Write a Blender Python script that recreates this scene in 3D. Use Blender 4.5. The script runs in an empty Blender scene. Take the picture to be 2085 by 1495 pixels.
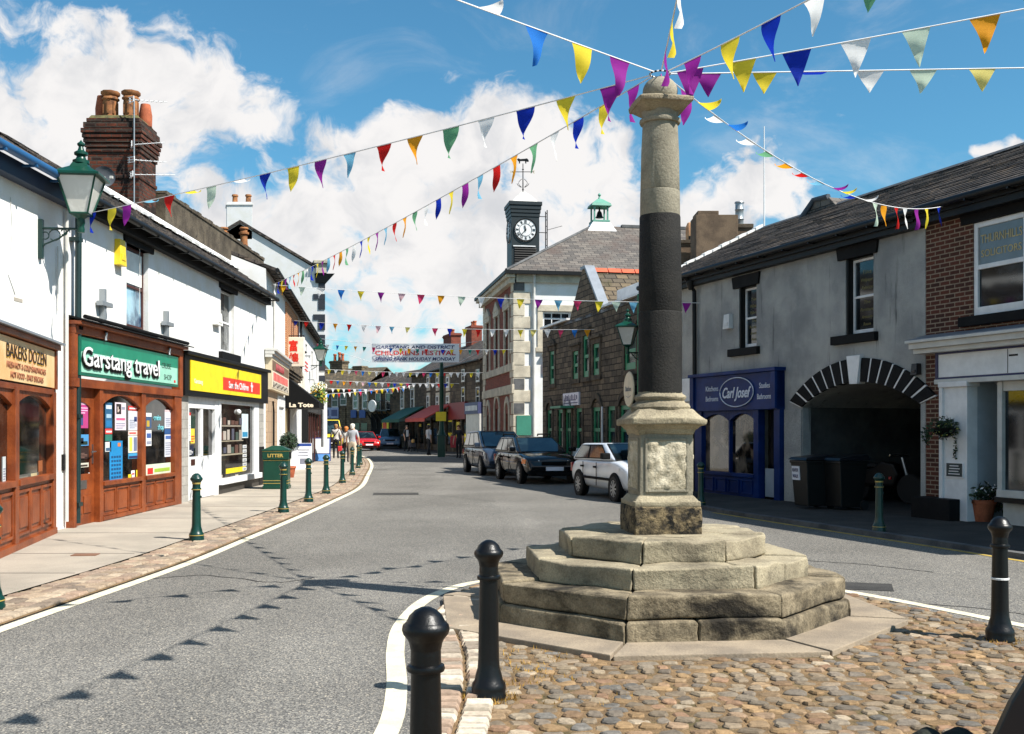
import bpy, bmesh, math, random
from mathutils import Vector, Matrix, noise
random.seed(7)
S = bpy.context.scene; COL = S.collection
F = 2150.0; CX = 1042.5; HY = 873.0; CH = 1.6      # surveyed camera constants: focal length (px), centre column, horizon row, eye height
def P(px, py, Y): return Vector(((px-CX)/F*Y, Y, CH-(py-HY)/F*Y))
def G(px, py):
    Y = CH*F/(py-HY); return Vector(((px-CX)/F*Y, Y, 0))
def L1(v): v /= 255.; return v/12.92 if v <= .04045 else ((v+.055)/1.055)**2.4
def C(r, g, b): return (L1(r), L1(g), L1(b), 1)
def W(v): return (v, v, v, 1)

# ---------------------------------------------------------------- materials
def N(nt, t, **kw):
    n = nt.nodes.new(t)
    for k, v in kw.items():
        if k.startswith('i_'): n.inputs[k[2:].replace('_', ' ')].default_value = v
        else: setattr(n, k, v)
    return n
def newmat(name):
    m = bpy.data.materials.new(name); m.use_nodes = True
    return m, m.node_tree, m.node_tree.nodes['Principled BSDF']
def mix(nt, fac, a, b, mode='MIX'):
    n = nt.nodes.new('ShaderNodeMix'); n.data_type = 'RGBA'; n.blend_type = mode
    for i, v in ((0, fac), (6, a), (7, b)):
        if isinstance(v, bpy.types.NodeSocket): nt.links.new(v, n.inputs[i])
        else: n.inputs[i].default_value = v
    return n.outputs[2]
def ramp(nt, src, a, b, lo=0., hi=1.):
    n = nt.nodes.new('ShaderNodeMapRange'); n.clamp = True; n.interpolation_type = 'SMOOTHSTEP'
    nt.links.new(src, n.inputs[0])
    for i, v in ((1, a), (2, b), (3, lo), (4, hi)): n.inputs[i].default_value = v
    return n.outputs[0]
def nz(nt, co, scale, detail=6, rough=.6, dist=0.):
    n = nt.nodes.new('ShaderNodeTexNoise'); n.inputs['Scale'].default_value = scale
    n.inputs['Detail'].default_value = detail; n.inputs['Roughness'].default_value = rough; n.inputs['Distortion'].default_value = dist
    nt.links.new(co, n.inputs['Vector']); return n.outputs['Fac']
def bumpn(nt, bs, h, strength, dist=.02):
    n = nt.nodes.new('ShaderNodeBump'); n.inputs['Strength'].default_value = strength; n.inputs['Distance'].default_value = dist
    nt.links.new(h, n.inputs['Height']); nt.links.new(n.outputs[0], bs.inputs['Normal'])
def objco(nt, sc=None):
    t = nt.nodes.new('ShaderNodeTexCoord').outputs['Object']
    if sc:
        m = nt.nodes.new('ShaderNodeMapping'); m.inputs['Scale'].default_value = sc; nt.links.new(t, m.inputs[0]); return m.outputs[0]
    return t
def scl(c, k): return (c[0]*k, c[1]*k, c[2]*k, 1)
_pc = {}
def paint(c, rough=.5, metal=0, var=.12, spec=.5):
    """plain painted / printed surface with a faint unevenness"""
    key = (tuple(round(x, 4) for x in c), rough, metal)
    if key in _pc: return _pc[key]
    m, nt, bs = newmat('paint')
    co = objco(nt); f = nz(nt, co, 3.5, 5)
    nt.links.new(mix(nt, ramp(nt, f, .3, .7), scl(c, 1-var), scl(c, 1+var*.5)), bs.inputs['Base Color'])
    bs.inputs['Roughness'].default_value = rough; bs.inputs['Metallic'].default_value = metal
    bs.inputs['Specular IOR Level'].default_value = spec
    _pc[key] = m; return m
def surf(name, c, c2, rough=.85, scale=2., stain=None, st=(.58, .75), sscale=1.1, stretch=None, bump=.3, bscale=40, fine=.12, fscale=60, spec=.3):
    """weathered surface: two tones, optional stains with a shape of their own, fine grain and bump"""
    m, nt, bs = newmat(name); co = objco(nt)
    col = mix(nt, ramp(nt, nz(nt, co, scale, 7, .62), .35, .65), c, c2)
    if stain:
        col = mix(nt, ramp(nt, nz(nt, objco(nt, stretch) if stretch else co, sscale, 8, .7, .3), st[0], st[1]), col, stain)
    if fine:
        g = nz(nt, co, fscale, 3, .7)
        col = mix(nt, 1., col, mix(nt, ramp(nt, g, .3, .7), W(1-fine), W(1+fine)), 'MULTIPLY')
    nt.links.new(col, bs.inputs['Base Color'])
    bs.inputs['Roughness'].default_value = rough; bs.inputs['Specular IOR Level'].default_value = spec
    if bump: bumpn(nt, bs, nz(nt, co, bscale, 5, .65), bump)
    return m
def brick(name, c1, c2, mortar, bw, bh, ms=.01, rough=.85, bump=.5, var=None, vs=(.5, .72), vscale=1.5, warp=.006, off=.5, spec=.3, bias=0., grain=.18):
    m, nt, bs = newmat(name)
    uv = nt.nodes.new('ShaderNodeTexCoord').outputs['UV']; co = objco(nt)
    nn = nt.nodes.new('ShaderNodeTexNoise'); nn.inputs['Scale'].default_value = 6.; nt.links.new(co, nn.inputs['Vector'])
    vm = nt.nodes.new('ShaderNodeVectorMath'); vm.operation = 'MULTIPLY_ADD'
    nt.links.new(nn.outputs['Color'], vm.inputs[0]); vm.inputs[1].default_value = (warp, warp, 0); nt.links.new(uv, vm.inputs[2])
    b = nt.nodes.new('ShaderNodeTexBrick'); nt.links.new(vm.outputs[0], b.inputs['Vector'])
    b.inputs['Color1'].default_value = c1; b.inputs['Color2'].default_value = c2; b.inputs['Mortar'].default_value = mortar
    b.inputs['Scale'].default_value = 1.; b.inputs['Mortar Size'].default_value = ms; b.inputs['Mortar Smooth'].default_value = .2
    b.inputs['Bias'].default_value = bias; b.inputs['Brick Width'].default_value = bw; b.inputs['Row Height'].default_value = bh; b.offset = off
    col = b.outputs['Color']
    if var: col = mix(nt, ramp(nt, nz(nt, co, vscale, 8, .7), vs[0], vs[1]), col, var)
    col = mix(nt, 1., col, mix(nt, ramp(nt, nz(nt, co, 25, 4, .7), .3, .7), W(1-grain), W(1+grain)), 'MULTIPLY')
    nt.links.new(col, bs.inputs['Base Color']); bs.inputs['Roughness'].default_value = rough; bs.inputs['Specular IOR Level'].default_value = spec
    mm = nt.nodes.new('ShaderNodeMath'); mm.operation = 'MULTIPLY_ADD'
    nt.links.new(b.outputs['Fac'], mm.inputs[0]); mm.inputs[1].default_value = -1.
    nt.links.new(nz(nt, co, 30, 5, .7), mm.inputs[2])
    bumpn(nt, bs, mm.outputs[0], bump, .012)
    return m
def glassy(name, c, c2, rough=.06, scale=1.2, spec=.6):
    """window pane: dark room behind smooth reflecting glass"""
    m, nt, bs = newmat(name); co = objco(nt)
    nt.links.new(mix(nt, ramp(nt, nz(nt, co, scale, 6, .6, .5), .42, .66), c, c2), bs.inputs['Base Color'])
    bs.inputs['Roughness'].default_value = rough; bs.inputs['Specular IOR Level'].default_value = spec
    return m
def attrmat(name, rough=.8, k=(.7, 1.25), scale=25, bump=.4, spec=.3, fine=140):
    m, nt, bs = newmat(name); co = objco(nt)
    a = nt.nodes.new('ShaderNodeAttribute'); a.attribute_name = 'Col'
    col = mix(nt, 1., a.outputs['Color'], mix(nt, ramp(nt, nz(nt, co, scale, 6, .7), .3, .7), W(k[0]), W(k[1])), 'MULTIPLY')
    nt.links.new(col, bs.inputs['Base Color']); bs.inputs['Roughness'].default_value = rough; bs.inputs['Specular IOR Level'].default_value = spec
    bumpn(nt, bs, nz(nt, co, fine, 4, .7), bump, .006)
    return m
def clothmat(c):
    key = ('cloth',)+tuple(round(x, 4) for x in c)
    if key in _pc: return _pc[key]
    m, nt, bs = newmat('bunting cloth'); out = nt.nodes['Material Output']
    bs.inputs['Base Color'].default_value = c; bs.inputs['Roughness'].default_value = .7; bs.inputs['Specular IOR Level'].default_value = .2
    t = nt.nodes.new('ShaderNodeBsdfTranslucent'); t.inputs[0].default_value = c
    mx = nt.nodes.new('ShaderNodeMixShader'); mx.inputs[0].default_value = .5
    nt.links.new(bs.outputs[0], mx.inputs[1]); nt.links.new(t.outputs[0], mx.inputs[2]); nt.links.new(mx.outputs[0], out.inputs[0])
    _pc[key] = m; return m

# ---------------------------------------------------------------- mesh builder
class B:
    def __init__(s): s.bm = bmesh.new(); s.mi = 0
    def face(s, pts):
        f = s.bm.faces.new([s.bm.verts.new(p) for p in pts]); f.material_index = s.mi; return f
    def hexa(s, p):                                     # p: 4 bottom corners, 4 top corners
        v = [s.bm.verts.new(q) for q in p]
        for a in ((3, 2, 1, 0), (4, 5, 6, 7), (0, 1, 5, 4), (1, 2, 6, 5), (2, 3, 7, 6), (3, 0, 4, 7)):
            s.bm.faces.new([v[i] for i in a]).material_index = s.mi
        return v
    def box(s, x0, x1, y0, y1, z0, z1):
        return s.hexa([(x0, y0, z0), (x1, y0, z0), (x1, y1, z0), (x0, y1, z0), (x0, y0, z1), (x1, y0, z1), (x1, y1, z1), (x0, y1, z1)])
    def prism(s, poly, ax, a, b):
        f = {'z': lambda q, t: (q[0], q[1], t), 'y': lambda q, t: (q[0], t, q[1]), 'x': lambda q, t: (t, q[0], q[1])}[ax]
        A = [s.bm.verts.new(f(q, a)) for q in poly]; Bv = [s.bm.verts.new(f(q, b)) for q in poly]; n = len(poly)
        fs = [s.bm.faces.new(A[::-1]), s.bm.faces.new(Bv)]
        fs += [s.bm.faces.new([A[i], A[(i+1) % n], Bv[(i+1) % n], Bv[i]]) for i in range(n)]
        for q in fs: q.material_index = s.mi
    def tube(s, pts, r, n=8, r2=None, cap=True):
        pts = [Vector(p) for p in pts]; rings = []; m = len(pts)
        for i, p in enumerate(pts):
            d = (pts[min(i+1, m-1)]-pts[max(i-1, 0)]).normalized()
            a = d.orthogonal().normalized() if abs(d.z) > .95 else d.cross(Vector((0, 0, 1))).normalized()
            b = d.cross(a); rr = r if r2 is None else r+(r2-r)*i/(m-1)
            rings.append([s.bm.verts.new(p+(a*math.cos(k*math.tau/n)+b*math.sin(k*math.tau/n))*rr) for k in range(n)])
        for i in range(m-1):
            for k in range(n):
                s.bm.faces.new([rings[i][k], rings[i][(k+1) % n], rings[i+1][(k+1) % n], rings[i+1][k]]).material_index = s.mi
        if cap:
            s.bm.faces.new(rings[0][::-1]).material_index = s.mi; s.bm.faces.new(rings[-1]).material_index = s.mi
    def lathe(s, prof, c=(0, 0, 0), n=24, ax='z', sq=1., rot=0.):
        rings = []
        for r, z in prof:
            ring = []
            for k in range(n):
                a = k*math.tau/n+rot; x, y = max(r, .0005)*math.cos(a), max(r, .0005)*math.sin(a)*sq
                q = {'z': (x, y, z), 'y': (x, z, y), 'x': (z, x, y)}[ax]
                ring.append(s.bm.verts.new((c[0]+q[0], c[1]+q[1], c[2]+q[2])))
            rings.append(ring)
        for i in range(len(rings)-1):
            for k in range(n):
                s.bm.faces.new([rings[i][k], rings[i][(k+1) % n], rings[i+1][(k+1) % n], rings[i+1][k]]).material_index = s.mi
        s.bm.faces.new(rings[0][::-1]).material_index = s.mi; s.bm.faces.new(rings[-1]).material_index = s.mi
    def sphere(s, c, r, n=16, m=10, sz=1.):
        s.lathe([(r*math.sin(math.pi*i/m), -r*sz*math.cos(math.pi*i/m)) for i in range(m+1)], c, n)
    def disc(s, c, r, y, n=32, rz=None):                 # flat disc facing local -y
        rz = rz or r
        s.face([(c[0]+r*math.cos(k*math.tau/n), y, c[1]+rz*math.sin(k*math.tau/n)) for k in range(n)])
    def leaves(s, c, rad, n, size, nm=1, shell=.45, seed=1):
        rnd = random.Random(seed)
        for i in range(n):
            d = Vector((rnd.gauss(0, 1), rnd.gauss(0, 1), rnd.gauss(0, 1))).normalized()*rnd.uniform(shell, 1.)
            p = Vector((c[0]+d.x*rad[0], c[1]+d.y*rad[1], c[2]+d.z*rad[2]))
            a = Vector((rnd.gauss(0, 1), rnd.gauss(0, 1), rnd.gauss(0, 1))).normalized(); b = a.orthogonal().normalized()
            q = size*rnd.uniform(.6, 1.3); s.mi = rnd.randrange(nm)
            s.face([p-a*q, p+b*q*.45, p+a*q, p-b*q*.45])
    def obj(s, name, mat, parent=None, smooth=False, bevel=0, seg=2, loc=None, rz=0., jit=0., sub=0, col=None):
        bm = s.bm
        bmesh.ops.recalc_face_normals(bm, faces=bm.faces)
        if bevel:
            es = [e for e in bm.edges if len(e.link_faces) == 2 and e.calc_face_angle(0) > .5]
            bmesh.ops.bevel(bm, geom=es, offset=bevel, segments=seg, profile=.6, affect='EDGES', clamp_overlap=True)
        if sub: bmesh.ops.subdivide_edges(bm, edges=bm.edges, cuts=sub, use_grid_fill=True)
        if jit:
            for v in bm.verts: v.co += noise.noise_vector(v.co*5.)*jit+noise.noise_vector(v.co*17.)*jit*.45
        ul = bm.loops.layers.uv.new('UVMap')
        for f in bm.faces:
            n = f.normal
            t = Vector((-n.y, n.x, 0))
            t = t.normalized() if t.length > .15 else Vector((1, 0, 0))
            w = n.cross(t)
            for lp in f.loops: lp[ul].uv = (lp.vert.co.dot(t), lp.vert.co.dot(w))
        me = bpy.data.meshes.new(name); bm.to_mesh(me); bm.free()
        for m in (mat if isinstance(mat, (list, tuple)) else [mat]): me.materials.append(m)
        if smooth:
            me.polygons.foreach_set('use_smooth', [True]*len(me.polygons)); me.set_sharp_from_angle(angle=math.radians(smooth if smooth > 1 else 40))
        o = bpy.data.objects.new(name, me); COL.objects.link(o)
        if parent: o.parent = parent
        if loc: o.location = loc
        o.rotation_euler[2] = rz
        return o
def tag(o, label=None, cat=None, group=None, kind=None):
    if label: o['label'] = label
    if cat: o['category'] = cat
    if group: o['group'] = group
    if kind: o['kind'] = kind
    return o
def thing(name, label, cat, loc=(0, 0, 0), rz=0., group=None):
    o = bpy.data.objects.new(name, None); COL.objects.link(o); o.empty_display_size = .2
    o.location = loc; o.rotation_euler[2] = rz
    return tag(o, label, cat, group)
def kids(o): return [c for c in COL.objects if c.parent == o]
def copy_tree(o, parent=None, ch=None):
    if ch is None:
        ch = {}
        for q in COL.objects: ch.setdefault(q.parent, []).append(q)
    c = o.copy(); COL.objects.link(c)
    if parent: c.parent = parent
    for k in ch.get(o, []): copy_tree(k, c, ch)
    return c
_tmp = {}
def text(s, name, x, z, y, size, mat, parent, width=None, al='CENTER', ext=.004, bold=0., shear=0., loc=None, rz=0., lean=0.):
    """lettering as a mesh facing local -y; z is the middle of the capitals"""
    cu = bpy.data.curves.new('txt', 'FONT'); cu.body = s; cu.size = size; cu.align_x = al; cu.extrude = ext; cu.offset = bold; cu.shear = shear; cu.resolution_u = 3
    to = bpy.data.objects.new('txt', cu); COL.objects.link(to)
    bpy.context.view_layer.update()
    me = bpy.data.meshes.new_from_object(to.evaluated_get(bpy.context.evaluated_depsgraph_get()))
    bpy.data.objects.remove(to); bpy.data.curves.remove(cu)
    xs = [v.co.x for v in me.vertices] or [0]; wd = max(xs)-min(xs) or 1
    k = width/wd if width else 1.
    x0 = (max(xs)+min(xs))/2 if al == 'CENTER' else min(xs)
    for v in me.vertices:
        a, b, c = v.co; v.co = (x+(a-x0)*k, y-ext-c, z+(b-size*.36)+(a-x0)*k*lean)
    me.materials.clear(); me.materials.append(mat); me.name = name
    o = bpy.data.objects.new(name, me); COL.objects.link(o); o.parent = parent
    if loc: o.location = loc
    o.rotation_euler[2] = rz
    return o

# ---------------------------------------------------------------- facade frames
class Fr:
    """local frame of a facade: x along it (left to right seen from the street), y inward, z up"""
    def __init__(s, o, ang): s.o = Vector(o); s.a = ang; s.e = Vector((math.cos(ang), math.sin(ang))); s.n = Vector((-s.e.y, s.e.x))
    def uz(s, px, py, y=0.):
        d = Vector(((px-CX)/F, 1.)); t = (s.o.dot(s.n)+y)/d.dot(s.n); q = d*t-s.o
        return q.dot(s.e), CH+t*(HY-py)/F
    def u(s, px, y=0.): return s.uz(px, HY, y)[0]
    def z(s, px, py, y=0.): return s.uz(px, py, y)[1]
    def world(s, u, y=0., z=0.): return Vector((s.o.x+s.e.x*u+s.n.x*y, s.o.y+s.e.y*u+s.n.y*y, z))
    def thing(s, name, label, cat, group=None): return thing(name, label, cat, (s.o.x, s.o.y, 0), s.a, group)
def fr2(p0, p1): return Fr(p0, math.atan2(p1[1]-p0[1], p1[0]-p0[0]))
def wall(b, u0, u1, z0, z1, ops=(), d=.15, y=0.):
    us = sorted({u0, u1, *[min(max(q, u0), u1) for o in ops for q in o[:2]]}); zs = sorted({z0, z1, *[min(max(q, z0), z1) for o in ops for q in o[2:4]]})
    for i in range(len(us)-1):
        for j in range(len(zs)-1):
            cu, cz = (us[i]+us[i+1])/2, (zs[j]+zs[j+1])/2
            if not any(o[0] < cu < o[1] and o[2] < cz < o[3] for o in ops):
                b.face([(us[i], y, zs[j]), (us[i+1], y, zs[j]), (us[i+1], y, zs[j+1]), (us[i], y, zs[j+1])])
    for o in ops:
        a, c, e, f = o[:4]
        b.face([(a, y, e), (a, y+d, e), (a, y+d, f), (a, y, f)]); b.face([(c, y, e), (c, y, f), (c, y+d, f), (c, y+d, e)])
        b.face([(a, y, f), (a, y+d, f), (c, y+d, f), (c, y, f)]); b.face([(a, y, e), (c, y, e), (c, y+d, e), (a, y+d, e)])
def shell(b, u0, u1, z0, z1, dp, left=True, right=True, back=True):
    if left: b.face([(u0, 0, z0), (u0, 0, z1), (u0, dp, z1), (u0, dp, z0)])
    if right: b.face([(u1, 0, z0), (u1, dp, z0), (u1, dp, z1), (u1, 0, z1)])
    if back: b.face([(u0, dp, z0), (u0, dp, z1), (u1, dp, z1), (u1, dp, z0)])
def archpts(u0, u1, zs, rise, n=16):
    w = (u1-u0)/2; R = (w*w+rise*rise)/(2*rise); c = (u0+u1)/2; a = math.asin(min(1, w/R)) if rise <= w else math.pi-math.asin(w/R)
    return [(c+R*math.sin(-a+2*a*i/n), zs+rise-R+R*math.cos(-a+2*a*i/n)) for i in range(n+1)]
def archhead(b, u0, u1, zs, rise, zt, y0, y1, n=12):
    p = archpts(u0, u1, zs, rise, n)
    for (a, c), (d, e) in zip(p, p[1:]):
        b.hexa([(a, y0, c), (d, y0, e), (d, y1, e), (a, y1, c), (a, y0, zt), (d, y0, zt), (d, y1, zt), (a, y1, zt)])
def sash(root, u0, u1, z0, z1, y, fm, gm, mull=(), rails=(.5,), fw=.055, dp=.05, name='window', bars=.022, bottom=1.6):
    b = B()
    b.box(u0, u0+fw, y, y+dp, z0, z1); b.box(u1-fw, u1, y, y+dp, z0, z1)
    b.box(u0+fw, u1-fw, y, y+dp, z1-fw, z1); b.box(u0+fw, u1-fw, y, y+dp, z0, z0+fw*bottom)
    for r in rails: b.box(u0+fw, u1-fw, y+.004, y+dp, z0+(z1-z0)*r-fw*.45, z0+(z1-z0)*r+fw*.45)
    for m in mull: b.box(u0+(u1-u0)*m-bars, u0+(u1-u0)*m+bars, y+.008, y+dp, z0+fw*1.3, z1-fw*.8)
    o = b.obj(name, fm, root, bevel=.006)
    g = B(); g.box(u0+.01, u1-.01, y+dp*.6, y+dp*.6+.012, z0+.01, z1-.01); g.obj('pane', gm, o)
    return o
def lintel(root, u0, u1, z0, z1, mat, y=-.03, dp=.16, flare=0., name='lintel'):
    b = B(); b.hexa([(u0, y, z0), (u1, y, z0), (u1, y+dp, z0), (u0, y+dp, z0), (u0-flare, y, z1), (u1+flare, y, z1), (u1+flare, y+dp, z1), (u0-flare, y+dp, z1)])
    return b.obj(name, mat, root, bevel=.008)
def sill(root, u0, u1, z0, z1, mat, y=-.1, dp=.24, name='sill'):
    b = B(); b.box(u0, u1, y, y+dp, z0, z1); return b.obj(name, mat, root, bevel=.01)
def gutter(root, u0, u1, z, y, mat, r=.06):
    b = B(); b.tube([(u0, y, z), (u1, y, z)], r, 10)
    u = u0+.5
    while u < u1: b.box(u-.02, u+.02, y-r*.9, y+r+.12, z-r-.012, z-r+.02); u += .9
    return b.obj('gutter', mat, root, smooth=True)
def gable_roof(root, u0, u1, ze, zr, y0, yr, yb, mat, ridge=None, th=.09, name='roof', ol=0., orr=0., courses=0):
    b = B()
    for s, (ya, za) in enumerate(((y0, ze), (yb, ze))):
        b.hexa([(u0-ol, ya, za), (u1+orr, ya, za), (u1+orr, yr, zr), (u0-ol, yr, zr), (u0-ol, ya, za+th), (u1+orr, ya, za+th), (u1+orr, yr, zr+th), (u0-ol, yr, zr+th)])
    if courses:                                          # lapped slate courses on the street slope
        n = int(math.hypot(yr-y0, zr-ze)/courses); ur = random.Random(17)
        for i in range(n):
            t0, t1 = i/n, (i+1.12)/n; t1 = min(t1, 1); u = u0-ol
            while u < u1+orr-.01:
                v = min(u+ur.uniform(.5, 1.6), u1+orr); e = ur.uniform(-.006, .008); ya, yc = y0+(yr-y0)*t0, y0+(yr-y0)*t1; za, zc = ze+(zr-ze)*t0+th, ze+(zr-ze)*t1+th
                b.hexa([(u, ya, za-.02), (v-.004, ya, za-.02), (v-.004, yc, zc-.02), (u, yc, zc-.02), (u, ya-.004, za+.022+e), (v-.004, ya-.004, za+.022+e), (v-.004, yc, zc+.004), (u, yc, zc+.004)]); u = v
    o = b.obj(name, mat, root)
    if ridge:
        r = B(); u = u0-ol
        while u < u1+orr-.05:
            v = min(u+.44, u1+orr); r.prism([(yr-.15, zr+th-.05), (yr, zr+th+.045), (yr+.15, zr+th-.05), (yr+.11, zr+th-.08), (yr-.11, zr+th-.08)], 'x', u+.006, v); u += .45
        r.obj('ridge_tiles', ridge, o, bevel=.006)
    return o
def chimney(root, x0, x1, y0, y1, z0, z1, mat, pots=(), potm=None, corb=3, cap=None, name='chimney', cm=None):
    b = B(); b.box(x0, x1, y0, y1, z0, z1)
    h = .09
    for i in range(corb):
        e = .045*(i+1); b.box(x0-e, x1+e, y0-e, y1+e, z1-.02+i*h, z1+(i+1)*h-.022)
    zt = z1+corb*h
    if corb: e = .05*corb-.06; b.box(x0-e, x1+e, y0-e, y1+e, zt-.03, zt+.07); zt += .07
    o = b.obj(name, mat, root, bevel=.008)
    for (px, py, r, h, sq) in pots:
        p = B()
        if sq:                                            # square-shouldered pot
            p.lathe([(r, 0), (r*.98, .06), (r*.9, .09), (r*.9, h*.62), (r*1.02, h*.66), (r*1.02, h*.72), (r*.9, h*.76), (r*.9, h*.84), (r*1.15, h*.88), (r*1.15, h), (r*.8, h), (r*.75, h*.8)], (px, py, zt-.01), 8, rot=math.pi/8)
        else: p.lathe([(r, 0), (r*1.02, h*.1), (r*.86, h*.2), (r*.8, h*.75), (r*1.05, h*.8), (r*1.05, h*.9), (r*.9, h), (r*.7, h), (r*.66, h*.7)], (px, py, zt-.01), 16)
        p.obj('chimney_pot', potm, o, smooth=True)
    return o
# ---------------------------------------------------------------- camera, sun, sky
cam = bpy.data.objects.new('camera', bpy.data.cameras.new('camera')); COL.objects.link(cam)
cam.location = (0, 0, CH); cam.rotation_euler = (math.pi/2, 0, 0)
cam.data.sensor_width = 36; cam.data.lens = 36*F/2085; cam.data.shift_y = (HY-747.5)/2085; cam.data.clip_start = .05; cam.data.clip_end = 3000
S.camera = cam
SUN = Vector((.73, -.40, 1.)).normalized()
sl = bpy.data.lights.new('sun', 'SUN'); sl.energy = 4.6; sl.angle = math.radians(.5); sl.color = (1., .955, .88)
so = bpy.data.objects.new('sun', sl); COL.objects.link(so); so.rotation_euler = (-SUN).to_track_quat('-Z', 'Y').to_euler(); so.location = (20, -12, 40)
S.view_settings.view_transform = 'Standard'; S.view_settings.look = 'None'; S.view_settings.gamma = 1; S.view_settings.exposure = .95
S.cycles.use_denoising = True; S.cycles.max_bounces = 6; S.cycles.caustics_reflective = False; S.cycles.caustics_refractive = False
S.cycles.use_adaptive_sampling = True

wd = bpy.data.worlds.new('World'); S.world = wd; wd.use_nodes = True; nt = wd.node_tree
bg = nt.nodes['Background']; bg.inputs['Strength'].default_value = .1
def mth(op, a, b=None, c=None):
    n = nt.nodes.new('ShaderNodeMath'); n.operation = op
    for i, v in enumerate((a, b, c)):
        if v is None: continue
        if isinstance(v, bpy.types.NodeSocket): nt.links.new(v, n.inputs[i])
        else: n.inputs[i].default_value = v
    return n.outputs[0]
def vmt(op, a, b=None):
    n = nt.nodes.new('ShaderNodeVectorMath'); n.operation = op
    for i, v in enumerate((a, b)):
        if v is None: continue
        if isinstance(v, bpy.types.NodeSocket): nt.links.new(v, n.inputs[i])
        else: n.inputs[i].default_value = v
    return n.outputs[1 if op in ('LENGTH', 'DISTANCE') else 0]
sky = nt.nodes.new('ShaderNodeTexSky'); sky.sky_type = 'NISHITA'; sky.sun_disc = False
sky.sun_elevation = math.asin(SUN.z); sky.sun_rotation = math.atan2(SUN.x, SUN.y); sky.air_density = 1.; sky.dust_density = .4; sky.ozone_density = 2.
geo = nt.nodes.new('ShaderNodeTexCoord').outputs['Generated']
sep = nt.nodes.new('ShaderNodeSeparateXYZ'); nt.links.new(geo, sep.inputs[0])
yy = mth('MAXIMUM', sep.outputs[1], .12)
comb = nt.nodes.new('ShaderNodeCombineXYZ')
nt.links.new(mth('MULTIPLY', mth('DIVIDE', sep.outputs[0], yy), 21.5), comb.inputs[0]); nt.links.new(mth('MULTIPLY', mth('DIVIDE', sep.outputs[2], yy), 21.5), comb.inputs[1])
pos = comb.outputs[0]                                    # sky direction, unit: about 2.7 degrees
wn = nt.nodes.new('ShaderNodeTexNoise'); wn.inputs['Scale'].default_value = .55; wn.inputs['Detail'].default_value = 4; nt.links.new(pos, wn.inputs['Vector'])
wpos = vmt('ADD', pos, vmt('MULTIPLY', vmt('SUBTRACT', wn.outputs['Color'], (.5, .5, .5)), (1.5, 1.1, 0)))
# cumulus banks: (centre column, centre row, half width, half height, weight) in the surveyed picture grid
BL = [(240, 200, 330, 175, 1.), (60, 280, 230, 160, 1.), (430, 215, 190, 95, .75), (70, 40, 170, 60, .55), (260, 60, 150, 50, .45), (330, 350, 160, 70, .6),
      (800, 340, 260, 145, 1.), (1010, 300, 250, 135, 1.), (1190, 330, 170, 100, .8), (600, 440, 270, 105, .85), (900, 470, 430, 140, 1.), (1230, 420, 160, 100, .6), (470, 430, 130, 60, .6),
      (800, 590, 420, 90, .8), (860, 690, 330, 75, .75), (1250, 260, 90, 50, .5), (1540, 400, 150, 85, 1.), (1450, 440, 110, 70, .9), (1545, 290, 62, 45, .62), (1610, 355, 60, 50, .6), (1450, 300, 70, 30, .42),
      (1995, 312, 40, 30, .85), (2060, 303, 50, 25, .8), (935, 155, 42, 24, .5), (1700, 470, 200, 60, .5), (2300, 520, 300, 110, .9), (-300, 420, 300, 200, .9), (700, 800, 800, 60, .5)]
acc = None
for (cx, cy, rx, ry, w) in BL:
    c = ((cx-CX)/100, (HY-cy)/100, 0)
    d = vmt('LENGTH', vmt('MULTIPLY', vmt('SUBTRACT', wpos, c), (100/rx, 100/ry, 0)))
    m = nt.nodes.new('ShaderNodeMapRange'); m.interpolation_type = 'SMOOTHSTEP'; m.clamp = True; nt.links.new(d, m.inputs[0])
    for i, v in ((1, .25), (2, 1.35), (3, w), (4, 0.)): m.inputs[i].default_value = v
    acc = m.outputs[0] if acc is None else mth('SUBTRACT', mth('ADD', acc, m.outputs[0]), mth('MULTIPLY', acc, m.outputs[0]))
fb = nz(nt, wpos, 1.05, 9, .6, .4)
front = ramp(nt, sep.outputs[1], .12, .3)
back = ramp(nt, nz(nt, geo, 2.2, 8, .6), .5, .62)        # loose cumulus over the rest of the sky
dens = mth('ADD', acc, mth('MULTIPLY', mth('SUBTRACT', fb, .5), 2.0))
maskf = ramp(nt, dens, .38, .86)
wisp = mth('MULTIPLY', ramp(nt, nz(nt, vmt('MULTIPLY', pos, (.25, .55, 1)), 1., 9, .62, .8), .5, .85), .4)
maskf = mth('MAXIMUM', maskf, wisp)
mask = mth('ADD', mth('MULTIPLY', maskf, front), mth('MULTIPLY', mth('MULTIPLY', back, mth('SUBTRACT', 1., front)), .8))
lowv = ramp(nt, sep.outputs[2], .02, .2)
shade = mth('MULTIPLY', ramp(nt, nz(nt, vmt('ADD', wpos, (3.1, .7, 0)), .6, 7, .55, .3), .42, .7), .8)
lit = mix(nt, shade, (4.9, 4.8, 4.75, 1), (3.2, 3.3, 3.5, 1))
skyc = mix(nt, 1., sky.outputs[0], (.35, .69, .75, 1), 'MULTIPLY')
nt.links.new(mix(nt, mask, skyc, lit), bg.inputs['Color'])

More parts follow.
